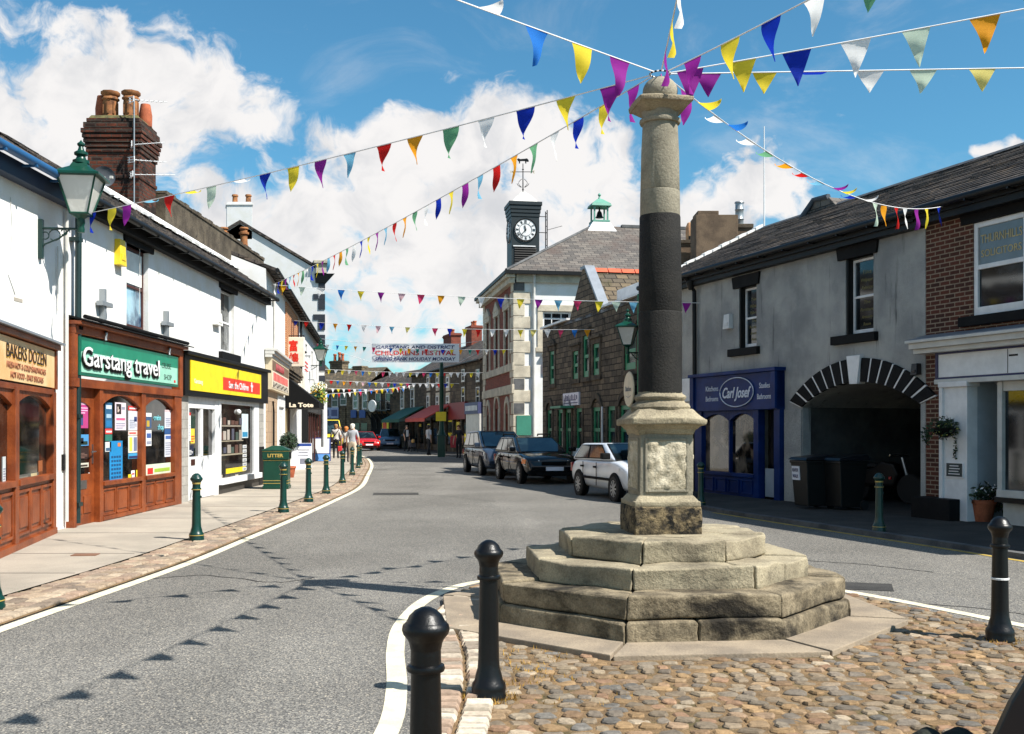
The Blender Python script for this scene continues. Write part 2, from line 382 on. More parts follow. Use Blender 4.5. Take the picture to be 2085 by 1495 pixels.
# ---------------------------------------------------------------- materials
M = {}
M['white'] = surf('white limewashed render', W(.74), C(216, 213, 205), .9, 1.6, C(178, 172, 160), (.66, .82), .8, (1, 1, .35), bump=.25, bscale=14, fine=.05)
M['white2'] = surf('white painted render', W(.72), C(214, 213, 208), .85, 2., bump=.15, fine=.04)
M['grey'] = surf('grey cement render', C(172, 171, 166), C(134, 135, 134), .95, .7, C(44, 46, 48), (.55, .74), 1.3, (3.4, 3.4, .3), bump=.6, bscale=70, fine=.35, fscale=90)
M['greylight'] = surf('pale cement render', C(176, 173, 166), C(142, 141, 138), .95, .9, C(84, 84, 83), (.62, .8), 1.1, (1.6, 1.6, .3), bump=.5, bscale=70, fine=.3, fscale=90)
M['brown_render'] = surf('brown roughcast', C(96, 86, 72), C(66, 58, 48), .95, 2.2, C(36, 33, 29), (.56, .72), 1.6, bump=.8, bscale=45, fine=.35, fscale=45)
M['stack_render'] = surf('brown rendered stack', C(112, 94, 76), C(84, 70, 58), .95, 1.6, C(52, 46, 40), (.6, .78), 1.2, bump=.6, fine=.25, fscale=50)
M['slate'] = brick('blue grey slates', C(50, 48, 48), C(92, 84, 78), C(14, 13, 13), .3, .19, .012, .8, 1., C(122, 104, 86), (.52, .74), 2.4, .012, spec=.2, grain=.35)
M['slate_brown'] = brick('brown grey slates', C(112, 105, 98), C(82, 78, 75), C(38, 36, 35), .42, .26, .012, .75, .8, C(88, 76, 70), (.48, .72), .7, .01)
M['slate_stone'] = brick('mossy stone slates', C(110, 96, 76), C(80, 73, 63), C(36, 31, 26), .42, .28, .02, .85, 1., C(70, 66, 44), (.5, .7), 1.6, .02)
M['brick_dark'] = brick('dark red brick', C(94, 52, 39), C(62, 38, 30), C(140, 122, 104), .232, .078, .011, .9, .5, C(62, 44, 38), (.55, .75), 1.4, .004)
M['brick_red'] = brick('red pressed brick', C(132, 66, 50), C(104, 52, 42), C(120, 84, 70), .232, .076, .007, .85, .4)
M['brick_orange'] = brick('orange brick', C(182, 112, 66), C(150, 84, 50), C(190, 160, 126), .232, .078, .012, .85, .5)
M['brick_stack'] = brick('sooty stack brick', C(104, 52, 34), C(40, 26, 22), C(70, 62, 54), .232, .08, .013, .9, .8, C(34, 28, 25), (.46, .64), 1.7, .012)
M['stone_dark'] = brick('dark coursed gritstone', C(122, 108, 90), C(80, 72, 62), C(38, 34, 30), .46, .19, .014, .95, .9, C(38, 34, 30), (.5, .72), 1.1, .02, grain=.3)
M['stone_mid'] = brick('coursed gritstone', C(120, 106, 84), C(82, 72, 60), C(48, 42, 36), .4, .2, .014, .95, .8, C(56, 50, 42), (.52, .74), .9, .02, grain=.25)
M['stone_far'] = brick('far gritstone', C(96, 84, 70), C(66, 58, 50), C(44, 40, 35), .5, .24, .012, .95, .5, C(50, 44, 38), (.5, .72), .6, .02)
M['dress_dark'] = surf('dark stone dressings', C(98, 88, 74), C(66, 60, 53), .95, 3., bump=.5)
M['dress'] = surf('pale ashlar', C(200, 190, 170), C(170, 161, 144), .9, 2., C(112, 106, 96), (.6, .8), 1.3, bump=.3, bscale=30)
M['dress_grey'] = surf('blue grey ashlar', C(98, 98, 98), C(70, 71, 73), .9, 2., bump=.3)
M['black'] = paint(C(11, 11, 12), .5, spec=.3)
M['blackmatt'] = paint(C(10, 10, 11), .8, spec=.2)
M['darktrim'] = surf('black painted stone', C(20, 20, 21), C(12, 12, 13), .75, 3., bump=.3, spec=.2)
M['timber'] = surf('brown stained timber', C(140, 70, 32), C(108, 50, 22), .42, 2.5, C(70, 30, 15), (.55, .8), 1.3, (5, 5, .5), bump=.25, bscale=18, fine=.1, spec=.4)
M['timber_dark'] = paint(C(70, 32, 24), .45)
M['wpaint'] = paint(W(.74), .4); M['opaint'] = paint(C(198, 196, 190), .5)
M['greenpaint'] = paint(C(10, 60, 46), .36, spec=.4); M['bollard_green'] = surf('bottle green gloss paint', C(10, 56, 48), C(7, 44, 39), .3, 4., C(5, 26, 24), (.68, .85), 3., bump=.08, bscale=60, fine=.05, spec=.5)
M['bollard_black'] = surf('black gloss paint', C(10, 10, 12), C(6, 6, 7), .36, 5., C(46, 42, 38), (.7, .86), 6., bump=.12, bscale=50, fine=.05, spec=.35)
M['gold'] = paint(C(196, 170, 90), .4, .3)
M['wingreen'] = paint(C(18, 124, 84), .4)
M['glass'] = glassy('dark window glass', C(20, 23, 26), C(52, 60, 66))
M['glass_shop'] = glassy('shop window glass', C(14, 13, 12), C(52, 46, 40), .05, 2.2)
M['glass_blue'] = glassy('glass with painted sky reflection', C(30, 62, 92), C(150, 188, 205), .05, 1.4)  # blue sky reflection put into the pane colour
M['glass_grey'] = glassy('curtained glass', C(60, 62, 62), C(128, 130, 128), .08, 2.)
M['glass_car'] = glassy('car glass', C(14, 20, 22), C(50, 70, 74), .04, 1.5)
M['lead'] = paint(C(132, 138, 146), .5, .2); M['zinc'] = paint(C(150, 156, 160), .4, .5)
M['steel'] = paint(C(150, 150, 150), .3, .9)
def shaftmat():
    m, nt, bs = newmat('soot blackened column stone'); co = objco(nt); sp = nt.nodes.new('ShaderNodeSeparateXYZ'); nt.links.new(co, sp.inputs[0])
    def mt(op, a, b):
        n = nt.nodes.new('ShaderNodeMath'); n.operation = op
        for i, v in enumerate((a, b)):
            if isinstance(v, bpy.types.NodeSocket): nt.links.new(v, n.inputs[i])
            else: n.inputs[i].default_value = v
        return n.outputs[0]
    z = mt('ADD', sp.outputs[2], mt('MULTIPLY', mt('SUBTRACT', nz(nt, co, 7, 8, .75), .5), .22))
    soot = mix(nt, ramp(nt, nz(nt, co, 9, 8, .75), .58, .78), C(20, 19, 17), C(112, 100, 70))
    soot = mix(nt, ramp(nt, nz(nt, objco(nt, (1, 1, .3)), 5, 7, .7), .45, .7), soot, C(44, 41, 36))
    nt.links.new(mix(nt, ramp(nt, z, 3.41, 3.45), soot, mix(nt, ramp(nt, nz(nt, co, 6, 6, .6), .4, .65), C(150, 142, 124), C(118, 111, 96))), bs.inputs['Base Color'])
    bs.inputs['Roughness'].default_value = .85; bs.inputs['Specular IOR Level'].default_value = .3; bumpn(nt, bs, nz(nt, co, 60, 5, .7), .45); return m
M['sand_black'] = shaftmat()
M['terracotta'] = surf('terracotta', C(176, 98, 66), C(138, 74, 50), .85, 4., bump=.2)
M['buffpot'] = surf('buff clay pot', C(160, 108, 66), C(126, 82, 52), .85, 6., C(70, 50, 38), (.52, .7), 4., bump=.2)
M['tile_cream'] = brick('cream tiles', C(196, 170, 142), C(182, 154, 126), C(136, 110, 90), .3, .3, .006, .35, .2, off=0.)
M['tile_grey'] = brick('mottled grey tiles', C(168, 164, 156), C(150, 147, 141), C(120, 116, 110), .3, .2, .006, .5, .2)
M['sand'] = surf('weathered sandstone', C(160, 149, 125), C(126, 116, 97), .95, 2.6, C(64, 60, 51), (.5, .74), 1.5, (1, 1, 1.7), bump=.7, bscale=26, fine=.2, fscale=75)
M['sand_dirty'] = surf('grimy sandstone', C(142, 129, 106), C(96, 86, 69), .95, 3., C(38, 34, 28), (.44, .65), 1.9, (1, 1, 1.6), bump=.8, bscale=24, fine=.25, fscale=70)
M['sand_pale'] = surf('pale dressed sandstone', C(148, 141, 124), C(122, 116, 101), .9, 3., C(84, 79, 68), (.58, .8), 2., bump=.4, bscale=40, fine=.14)
M['sand_black'] = surf('soot blackened stone', C(34, 32, 29), C(20, 19, 18), .8, 4., C(92, 82, 56), (.64, .8), 7., bump=.45, bscale=60, fine=.3, fscale=60)
M['sand_panel'] = surf('eroded pale panel', C(196, 186, 164), C(158, 148, 126), .95, 6., C(106, 98, 84), (.56, .72), 4., bump=1., bscale=22, fine=.2)
M['sand_pit'] = surf('pitted lichen stone', C(128, 112, 84), C(44, 40, 35), .95, 11., C(24, 23, 21), (.5, .6), 9., bump=1., bscale=30, fine=.25)
M['flag'] = surf('worn flagstone', C(154, 139, 119), C(128, 116, 101), .92, 2., C(116, 104, 90), (.62, .8), 1.4, bump=.4, bscale=40, fine=.12, fscale=90)
M['stones'] = attrmat('rounded cobbles', .85, (.7, 1.2), 30, .7, .2, 90); M['sett'] = attrmat('block setts', .85, (.75, 1.2))
M['line'] = surf('worn road paint', C(216, 208, 184), C(196, 188, 164), .8, 6., C(150, 144, 130), (.66, .84), 7., bump=.3, bscale=120, fine=.1, fscale=120)
M['yline'] = surf('worn yellow paint', C(190, 160, 70), C(150, 128, 66), .85, 8., C(84, 80, 72), (.6, .8), 7., bump=.2)
M['pave'] = surf('pale tarmac pavement', C(166, 156, 142), C(148, 140, 128), .95, .8, C(112, 106, 98), (.6, .85), .5, bump=.4, bscale=120, fine=.14, fscale=110)
M['pave_dark'] = surf('grey flagged pavement', C(66, 64, 61), C(50, 49, 48), .95, 1.2, C(36, 35, 34), (.6, .8), .8, bump=.4, bscale=80, fine=.2, fscale=100)
M['earth'] = surf('sandy joint filling', C(140, 114, 82), C(108, 88, 64), 1., 6., C(84, 78, 50), (.5, .7), 2.5, bump=.8, bscale=90, fine=.3, fscale=150)
M['wcloth'] = paint(W(.86), .8)
M['cord'] = paint(W(.75), .7)
M['rubber'] = paint(C(22, 22, 23), .75); M['alloy'] = paint(C(170, 172, 174), .35, .6)
def asphalt():
    m, nt, bs = newmat('worn asphalt'); co = objco(nt)
    v = nt.nodes.new('ShaderNodeTexVoronoi'); v.inputs['Scale'].default_value = 95.; nt.links.new(co, v.inputs['Vector'])
    sp = nt.nodes.new('ShaderNodeSeparateColor'); nt.links.new(v.outputs['Color'], sp.inputs[0])
    chip = mix(nt, ramp(nt, sp.outputs[0], .1, .95), C(100, 98, 95), C(144, 140, 132))
    chip = mix(nt, ramp(nt, sp.outputs[1], .84, .95), chip, C(176, 167, 152))
    chip = mix(nt, ramp(nt, v.outputs['Distance'], .4, .85), chip, C(78, 77, 75))
    big = mix(nt, ramp(nt, nz(nt, co, .35, 6, .6), .35, .7), W(.84), W(1.1))
    col = mix(nt, 1., chip, big, 'MULTIPLY')
    tr = mix(nt, ramp(nt, nz(nt, objco(nt, (.5, .06, 1)), 1.3, 5, .5), .45, .7), W(.86), W(1.08))
    col = mix(nt, 1., col, tr, 'MULTIPLY')
    nt.links.new(col, bs.inputs['Base Color']); bs.inputs['Roughness'].default_value = .9; bs.inputs['Specular IOR Level'].default_value = .25
    bumpn(nt, bs, v.outputs['Distance'], .5, .006); return m
M['asphalt'] = asphalt()
M['patch'] = surf('dark tarmac patch', C(66, 65, 63), C(52, 51, 50), .95, 3., bump=.5, bscale=140, fine=.25, fscale=140)

# ---------------------------------------------------------------- ground, road, pavements
def struct(o): return tag(o, kind='structure')
def flat(name, pts, z, mat):
    b = B(); b.face([(p[0], p[1], z) for p in pts]); bmesh.ops.triangulate(b.bm, faces=b.bm.faces); return struct(b.obj(name, mat))
def smooth_path(pts, n=6):
    out = []
    for i in range(len(pts)-1):
        p0, p1, p2, p3 = (Vector(pts[max(0, min(len(pts)-1, i+k))]) for k in (-1, 0, 1, 2))
        for j in range(n):
            t = j/n; out.append(.5*((2*p1)+(p2-p0)*t+(2*p0-5*p1+4*p2-p3)*t*t+(3*p1-p0-3*p2+p3)*t**3))
    return out+[Vector(pts[-1])]
def offset(path, d):                                     # d > 0: to the left of the direction of travel
    out = []
    for i, p in enumerate(path):
        t = (path[min(i+1, len(path)-1)]-path[max(i-1, 0)]).normalized(); out.append(Vector((p.x-t.y*d, p.y+t.x*d)))
    return out
def ribbon(name, path, d0, d1, z, mat, thick=0):
    a, c = offset(path, d0), offset(path, d1); b = B()
    for i in range(len(path)-1):
        q = [(a[i].x, a[i].y), (a[i+1].x, a[i+1].y), (c[i+1].x, c[i+1].y), (c[i].x, c[i].y)]
        if thick: b.hexa([(*p, z-thick) for p in q]+[(*p, z) for p in q])
        else: b.face([(*p, z) for p in q])
    return struct(b.obj(name, mat))
def stonemesh(b, col, q, z0, z1, c, inset=.18, rnd=random):
    """one dressed or rounded stone: q = its outline seen from above"""
    n = len(q); cx = sum(p[0] for p in q)/n; cy = sum(p[1] for p in q)/n
    r0 = [b.bm.verts.new((p[0], p[1], z0)) for p in q]
    r1 = [b.bm.verts.new((cx+(p[0]-cx)*(1-inset*.35), cy+(p[1]-cy)*(1-inset*.35), z0+(z1-z0)*.7)) for p in q]
    r2 = [b.bm.verts.new((cx+(p[0]-cx)*(1-inset*1.6), cy+(p[1]-cy)*(1-inset*1.6), z1+rnd.uniform(-.003, .003))) for p in q]
    fs = [b.bm.faces.new(r2)]
    for A, D in ((r0, r1), (r1, r2)):
        for i in range(n): fs.append(b.bm.faces.new([A[i], A[(i+1) % n], D[(i+1) % n], D[i]]))
    for f in fs:
        for lp in f.loops: lp[col] = c
def setts(name, path, d0, rows, w, ln, z0, z1, cols, seed=3, gap=.012):
    rnd = random.Random(seed); b = B(); col = b.bm.loops.layers.float_color.new('Col')
    seg = [0.]
    for p, q in zip(path, path[1:]): seg.append(seg[-1]+(q-p).length)
    def at(s, d):
        s = min(max(s, 0), seg[-1]-1e-4); i = max(k for k in range(len(seg)) if seg[k] <= s); i = min(i, len(path)-2)
        t = (path[i+1]-path[i]); p = path[i]+t*((s-seg[i])/(seg[i+1]-seg[i])); t.normalize(); return (p.x-t.y*d, p.y+t.x*d)
    for r in range(rows):
        s = rnd.uniform(0, ln)
        while s < seg[-1]-ln:
            l = ln*rnd.uniform(.8, 1.2); a, e = d0+r*w+gap/2, d0+(r+1)*w-gap/2
            j = lambda: rnd.uniform(-.006, .006)
            q = [at(s+gap/2+j(), a+j()), at(s+l*.5, a+j()), at(s+l-gap/2+j(), a+j()), at(s+l-gap/2+j(), e+j()), at(s+l*.5, e+j()), at(s+gap/2+j(), e+j())]
            c = rnd.choice(cols); k = rnd.uniform(.8, 1.15)
            stonemesh(b, col, q, z0, z1+rnd.uniform(-.006, .006), (c[0]*k, c[1]*k, c[2]*k, 1), .12, rnd); s += l
    return struct(b.obj(name, M['sett'], smooth=50))

b = B(); b.box(-700, 700, -300, 1100, -1.2, -.03); struct(b.obj('ground', M['patch']))
b = B(); n = 24
for i in range(n):
    for j in range(n): b.face([(-60+120*i/n, -20+160*j/n, 0), (-60+120*(i+1)/n, -20+160*j/n, 0), (-60+120*(i+1)/n, -20+160*(j+1)/n, 0), (-60+120*i/n, -20+160*(j+1)/n, 0)])
bmesh.ops.remove_doubles(b.bm, verts=b.bm.verts, dist=.001); struct(b.obj('road', M['asphalt']))
LL = smooth_path([(-4.6, -4), (-4.25, 4), (-4.06, 8.4), (-3.84, 12.3), (-3.83, 15.2), (-3.85, 18.9), (-3.93, 23.4), (-4.12, 28.7), (-4.85, 35.5), (-6.35, 47.8), (-8.5, 60.4), (-11.6, 72), (-16, 84)])
ribbon('edge_line', LL, -.06, .07, .004, M['line'])
setts('kerb_setts', LL, .13, 4, .163, .22, -.02, .036, [C(152, 134, 114), C(144, 126, 110), C(162, 146, 126), C(130, 116, 102), C(150, 128, 110)])
ribbon('sett_bed', LL, .09, .8, .012, M['earth'])
oL = offset(LL, .785)
flat('pavement', [(p.x, p.y) for p in oL]+[(-26, 84), (-26, -4)], .04, M['pave'])
b = B()                                                  # expansion joints and covers in the left pavement
for y in (11.4, 13.2, 15.8, 18.4, 21.2, 24.2, 27.5, 31, 35, 40): b.box(-7.1, -4.72, y-.008, y+.008, .035, .0425)
struct(b.obj('pavement_joint', M['patch']))
# right pavement: nearly flush with the yellow line beside it
RK = smooth_path([(9.6, 2), (7.7, 8.6), (5.98, 14.2), (4.95, 17.3), (4.05, 20.2), (3.75, 22.5), (3.35, 25.5), (2.1, 30.2), (.62, 37.5), (-.3, 43), (-.85, 48), (-2.5, 57), (-4.2, 63), (-8.2, 77), (-12.5, 87), (-19, 96)])
flat('pavement', [(p.x, p.y) for p in RK]+[(-10, 120), (40, 120), (40, 2)], .06, M['pave_dark'])
ribbon('kerb', RK, -.0, .14, .072, M['dress_grey'], .12)
YL = smooth_path([(9.2, 3), (7.42, 8.6), (5.72, 14.16), (4.72, 17.2), (3.82, 20.1)])
ribbon('yellow_line', YL, -.045, .045, .004, M['yline'])
# market place island
IS = smooth_path([(-1.0, 1.5), (-.78, 4.2), (-.66, 5.5), (-.71, 6.5), (-.84, 7.6), (-.9, 8.6), (-.82, 9.77), (-.56, 10.68), (-.2, 11.15), (.5, 11.6), (1.5, 11.75), (2.5, 11.2), (3.25, 10.42), (4.15, 8.56), (5.3, 5.6), (6.4, 2.6)])
ribbon('edge_line', IS, -.065, .065, .0045, M['line'])
isl = offset(IS, -.22)
flat('market_place', [(p.x, p.y) for p in isl]+[(6.8, -9), (-3.2, -9)], .012, M['earth'])
SP = smooth_path([(-.62, 2.5), (-.46, 4.2), (-.37, 5.6), (-.36, 6.5), (-.42, 7.5), (-.53, 8.5), (-.52, 9.3), (-.36, 10.1), (.0, 10.75), (.6, 11.2), (1.5, 11.35), (2.4, 10.85), (3.0, 10.2)])
setts('border_setts', SP, -.26, 2, .19, .13, -.02, .045, [C(186, 172, 152), C(170, 156, 138), C(196, 184, 166), C(150, 136, 120), C(164, 140, 120)], 9, .022)
CRO = Vector((1.29, 9.2))                                # foot of the market cross
def octo(a, rot=math.radians(5), c=CRO, st=.97):
    h = a*math.tan(math.pi/8); p = [(-h, -a), (h, -a), (a, -h), (a, h), (h, a), (-h, a), (-a, h), (-a, -h)]
    return [Vector((c.x+(x*math.cos(rot)-y*math.sin(rot))*st, c.y+x*math.sin(rot)+y*math.cos(rot))) for x, y in p]
def inpoly(p, q):
    r = False; j = len(q)-1
    for i in range(len(q)):
        if (q[i][1] > p[1]) != (q[j][1] > p[1]) and p[0] < (q[j][0]-q[i][0])*(p[1]-q[i][1])/(q[j][1]-q[i][1])+q[i][0]: r = not r
        j = i
    return r
# cobbles: rows of unequal rounded stones, running roughly across the view
rnd = random.Random(11); b = B(); col = b.bm.loops.layers.float_color.new('Col')
apron = octo(1.93); lim = [(p.x, p.y) for p in offset(IS, -.2)]+[(6.4, 1), (-.9, 1)]; sp = [(p.x+.24, p.y) for p in SP]
tones = [C(140, 124, 104), C(146, 130, 108), C(128, 116, 102), C(122, 112, 100), C(150, 126, 98), C(156, 128, 94), C(148, 118, 94), C(150, 126, 102), C(136, 120, 100), C(118, 113, 106), C(166, 150, 128), C(142, 116, 90), C(134, 122, 106), C(130, 116, 98)]
y = 2.6; row = 0
while y < 11.6:
    h = rnd.uniform(.085, .125); x = -.6+rnd.uniform(0, .1)
    while x < 6.2:
        w = rnd.uniform(.09, .17)*(1.12 if rnd.random() < .2 else 1); cx, cy = x+w/2, y+h/2+.03*math.sin(x*2.3+row*.4)+rnd.uniform(-.012, .012)
        sx = min((q for q in sp), key=lambda q: abs(q[1]-cy))[0] if cy < 10.3 else -9
        if inpoly((cx, cy), lim) and not inpoly((cx, cy), apron) and (cx > sx+.03 or cy > 10.9):
            nn = 8; ph = rnd.uniform(-.2, .2); a0 = rnd.uniform(0, 1); q = []
            for k in range(nn):
                t = math.tau*(k+.5)/nn; rr = rnd.uniform(.76, 1.06)
                ex, ey = math.copysign(abs(math.cos(t))**.75, math.cos(t))*w*.49*rr, math.copysign(abs(math.sin(t))**.75, math.sin(t))*h*.5*rr
                q.append((cx+ex*math.cos(ph)-ey*math.sin(ph), cy+ex*math.sin(ph)+ey*math.cos(ph)))
            c = rnd.choice(tones); kk = rnd.uniform(.62, 1.0)
            stonemesh(b, col, q, .0, .024+rnd.uniform(-.008, .006), (c[0]*kk, c[1]*kk, c[2]*kk, 1), .15, rnd)
        x += w*1.02
    y += h*1.0; row += 1
rt = random.Random(4)
for f in b.bm.faces:
    if len(f.verts) == 8:
        c = f.calc_center_median(); tx, ty = rt.uniform(-.09, .09), rt.uniform(-.09, .09)
        for v in f.verts: v.co.z += (v.co.x-c.x)*tx+(v.co.y-c.y)*ty
struct(b.obj('cobbles', M['stones'], smooth=24))
# dry moss and weeds between the stones and round the posts
b = B(); rnd = random.Random(5)
for (cx, cy, r, n) in ((-.14, 6.2, .17, 420), (.05, 6.75, .25, 160), (.1, 7.3, .3, 160), (.35, 6.4, .4, 60), (3.67, 7.85, .16, 120), (-4.85, 10.2, .12, 80)):
    for i in range(n):
        a = rnd.uniform(0, math.tau); q = r*math.sqrt(rnd.uniform(.2, 1)); p = Vector((cx+q*math.cos(a), cy+q*math.sin(a), .012)); d = rnd.uniform(0, math.tau)
        t = Vector((math.cos(d), math.sin(d), 0)); hh = rnd.uniform(.012, .04)
        b.mi = 1 if cx < -4 else 0
        b.face([p-t*.004, p+t*.004, p+Vector((rnd.uniform(-.015, .015), rnd.uniform(-.015, .015), hh))])
tag(b.obj('weeds', [paint(C(170, 132, 58), .9), paint(C(84, 128, 40), .9)]), 'dry yellow moss and grass tufts round the foot of the black bollard', 'weeds', kind='stuff')
# flagstone apron round the steps
apr = thing('stone_apron', 'pinkish flagstone apron laid round the octagonal steps', 'paving', (CRO.x, CRO.y, 0))
o8, i8 = octo(1.93), octo(1.40)
for k in range(8):
    a, c, d, e = o8[k], o8[(k+1) % 8], i8[(k+1) % 8], i8[k]
    b = B(); m = .012
    def sh(p, q): return p+(q-p).normalized()*m
    q = [sh(a, c), sh(c, a), sh(d, e), sh(e, d)]
    b.hexa([(p.x-CRO.x, p.y-CRO.y, -.05) for p in q]+[(p.x-CRO.x, p.y-CRO.y, .05+.004*(k % 3)) for p in q])
    b.obj('flagstone', M['flag'], apr, bevel=.008)
# repairs and ironwork in the carriageway
def cover(name, lab, cat, px, py, w, d, mat, rz=0., grp=None):
    p = G(px, py); b = B(); b.box(-w/2, w/2, -d/2, d/2, -.02, .006 if p.x > -4.6 else .05)
    o = b.obj(name, mat, None, loc=p, rz=rz); tag(o, lab, cat, grp); return o
for i, pts in enumerate((((1330, 1110), (1500, 1122), (1640, 1141), (1760, 1150), (1900, 1166)), ((1760, 1222), (1850, 1228), (1990, 1238), (2085, 1252)), ((300, 1180), (420, 1172), (560, 1186), (640, 1176)), ((760, 1004), (900, 1010), (1010, 1022)))):
    b = B(); rr = random.Random(i); q = [G(*p) for p in pts]; path = smooth_path([(p.x, p.y) for p in q], 8); path = [Vector((p.x+rr.uniform(-.02, .02), p.y+rr.uniform(-.03, .03))) for p in path]; w = .014 if i < 3 else .008
    a, c = offset(path, w), offset(path, -w)
    for k in range(len(path)-1): b.face([(a[k].x, a[k].y, .003), (a[k+1].x, a[k+1].y, .003), (c[k+1].x, c[k+1].y, .003), (c[k].x, c[k].y, .003)])
    struct(b.obj('road_seam', M['patch']))
cover('manhole_cover', 'faint rectangular cover sunk in the middle of the road', 'manhole cover', 806, 1006, 1.1, .8, M['patch'], .1)
cover('manhole_cover', 'dark rectangular cover in the road right of the steps', 'manhole cover', 1738, 1194, .75, .5, M['patch'], -.3)
o = cover('drain_grate', 'small rusty grate in the pale pavement by the brown shopfronts', 'drain grate', 174, 1137, .3, .2, paint(C(120, 86, 66), .9), .1)
# ---------------------------------------------------------------- market cross
mc = thing('market_cross', 'tall stone market cross column with ball finial on octagonal steps', 'monument', (CRO.x, CRO.y, 0))
Z0 = Vector((0, 0))
def oct0(a, rot=math.radians(5)): return octo(a, rot, Z0)
def course(a, z0, z1, mat, depth, cuts, seed, jit=.022, bev=.026):
    rnd = random.Random(seed); o, i = oct0(a), oct0(a-depth); b = B()
    for k in range(8):
        p, q, s, r = o[k], o[(k+1) % 8], i[(k+1) % 8], i[k]; n = cuts[k % len(cuts)]
        ts = [0]+[(j+rnd.uniform(-.18, .18))/n for j in range(1, n)]+[1]
        for t0, t1 in zip(ts, ts[1:]):
            g = .003/(q-p).length; e = rnd.uniform(-.012, .012); dz = rnd.uniform(-.014, .006); nn = ((p+q)/2).normalized()*e
            c4 = [p.lerp(q, t0+g)+nn, p.lerp(q, t1-g)+nn, r.lerp(s, t1-g), r.lerp(s, t0+g)]
            b.hexa([(v.x, v.y, z0) for v in c4]+[(v.x, v.y, z1+dz) for v in c4])
    return b.obj('step', mat, mc, bevel=bev, seg=3, sub=2, jit=jit, smooth=60)
course(1.50, -.03, .205, M['sand_dirty'], .6, (2, 1, 1, 1), 3)
course(1.47, .2, .375, M['sand_dirty'], .72, (1, 1, 2, 1), 8)
course(1.17, .36, .54, M['sand'], .6, (1, 2, 1, 1), 5)
course(.86, .53, .71, M['sand'], .55, (1, 1, 1, 1), 6)
b = B(); b.prism([(p.x, p.y) for p in oct0(.5)], 'z', .3, .705); b.obj('step_core', M['sand'], mc)
R6 = math.radians(6.5)
def sqb(b, s, z0, z1, s2=None):
    s2 = s2 or s; f = lambda s, z: [(x*math.cos(R6)-y*math.sin(R6), x*math.sin(R6)+y*math.cos(R6), z) for x, y in ((-s/2, -s/2), (s/2, -s/2), (s/2, s/2), (-s/2, s/2))]
    b.hexa(f(s, z0)+f(s2, z1))
b = B(); sqb(b, .585, .69, .94); b.obj('plinth', M['sand_pit'], mc, bevel=.02, seg=3, sub=3, jit=.012, smooth=60)
b = B(); sqb(b, .575, .935, .985); sqb(b, .56, .98, 1.03, .47); b.obj('plinth_moulding', M['sand'], mc, bevel=.015, sub=2, jit=.01, smooth=60)
b = B(); sqb(b, .46, 1.02, 1.58); ped = b.obj('pedestal', M['sand_pale'], mc, bevel=.008, sub=2, jit=.006, smooth=50)
for k in range(4):                                       # recessed, badly eroded panels
    b = B(); n = 16
    for i in range(n):
        for j in range(n):
            q = []
            for (x, z) in ((i, j), (i+1, j), (i+1, j+1), (i, j+1)):
                X, Z = -.175+.35*x/n, 1.075+.43*z/n; ed = min(x, z, n-x, n-z)
                y = -.2325-(0 if ed == 0 else max(0, .012+.028*noise.noise((X*16+k*7, Z*14, k)))); q.append((X, y, Z))
            b.face(q)
    bmesh.ops.remove_doubles(b.bm, verts=b.bm.verts, dist=.0005)
    o = b.obj('panel', M['sand_panel'], mc, smooth=80, rz=R6+k*math.pi/2)
    b = B(); 
    for (x0, x1, z0, z1) in ((-.19, -.165, 1.06, 1.52), (.165, .19, 1.06, 1.52), (-.165, .165, 1.06, 1.083), (-.165, .165, 1.497, 1.52)): b.box(x0, x1, -.243, -.22, z0, z1)
    b.obj('panel_border', M['sand_pale'], mc, bevel=.006, rz=R6+k*math.pi/2)
b = B()
for (s, z0, z1, s2) in ((.47, 1.55, 1.6, .52), (.52, 1.595, 1.64, .59), (.64, 1.635, 1.69, .655), (.65, 1.685, 1.765, .46)): sqb(b, s, z0, z1, s2)
b.obj('cornice', M['sand'], mc, bevel=.012, sub=3, jit=.016, smooth=60)
b = B(); b.lathe([(.235, 1.72), (.252, 1.76), (.262, 1.785), (.25, 1.81), (.215, 1.825), (.208, 1.84), (.222, 1.855), (.226, 1.872), (.212, 1.89), (.192, 1.9), (.19, 1.915)], n=40)
b.obj('column_base', M['sand'], mc, smooth=True, jit=.006)
b = B(); b.lathe([(.19, 1.905), (.19, 2.2), (.189, 2.6), (.188, 2.605), (.184, 2.615), (.188, 2.625), (.183, 3.0), (.176, 3.44), (.172, 3.452)], n=48); b.obj('lower_shaft', M['sand_black'], mc, smooth=True, jit=.003)
b = B(); b.lathe([(.17, 3.448), (.173, 3.455), (.171, 3.66), (.166, 3.665), (.17, 3.67), (.164, 4.0), (.153, 4.22), (.152, 4.245), (.172, 4.25), (.18, 4.268), (.176, 4.285), (.158, 4.29), (.155, 4.34), (.16, 4.35)], n=48); b.obj('upper_shaft', M['sand_pale'], mc, smooth=True, jit=.002)
b = B(); sqb(b, .26, 4.335, 4.4, .44); sqb(b, .46, 4.395, 4.44, .475); sqb(b, .47, 4.435, 4.455, .4); b.obj('capital', M['sand'], mc, bevel=.012, sub=2, jit=.01, smooth=55)
b = B(); b.lathe([(.09, 4.43), (.105, 4.45), (.1, 4.46)], n=24); b.sphere((0, 0, 4.53), .152, 32, 20, .88); b.obj('ball_finial', M['sand_pale'], mc, smooth=True)
rg = Vector((1.29, 9.2, 4.69))                           # the hoop above the ball to which the bunting is tied
ring = thing('iron_hoop', 'iron hoop wound with white cord above the ball finial', 'hoop', rg)
b = B(); n = 28
for k in range(n):
    a = [k*math.tau/n, (k+1)*math.tau/n]; b.mi = k % 2
    b.tube([(.088*math.cos(t), .088*math.sin(t), 0) for t in a], .0075, 6)
b.obj('wound_ring', [M['blackmatt'], M['cord']], ring, smooth=True)
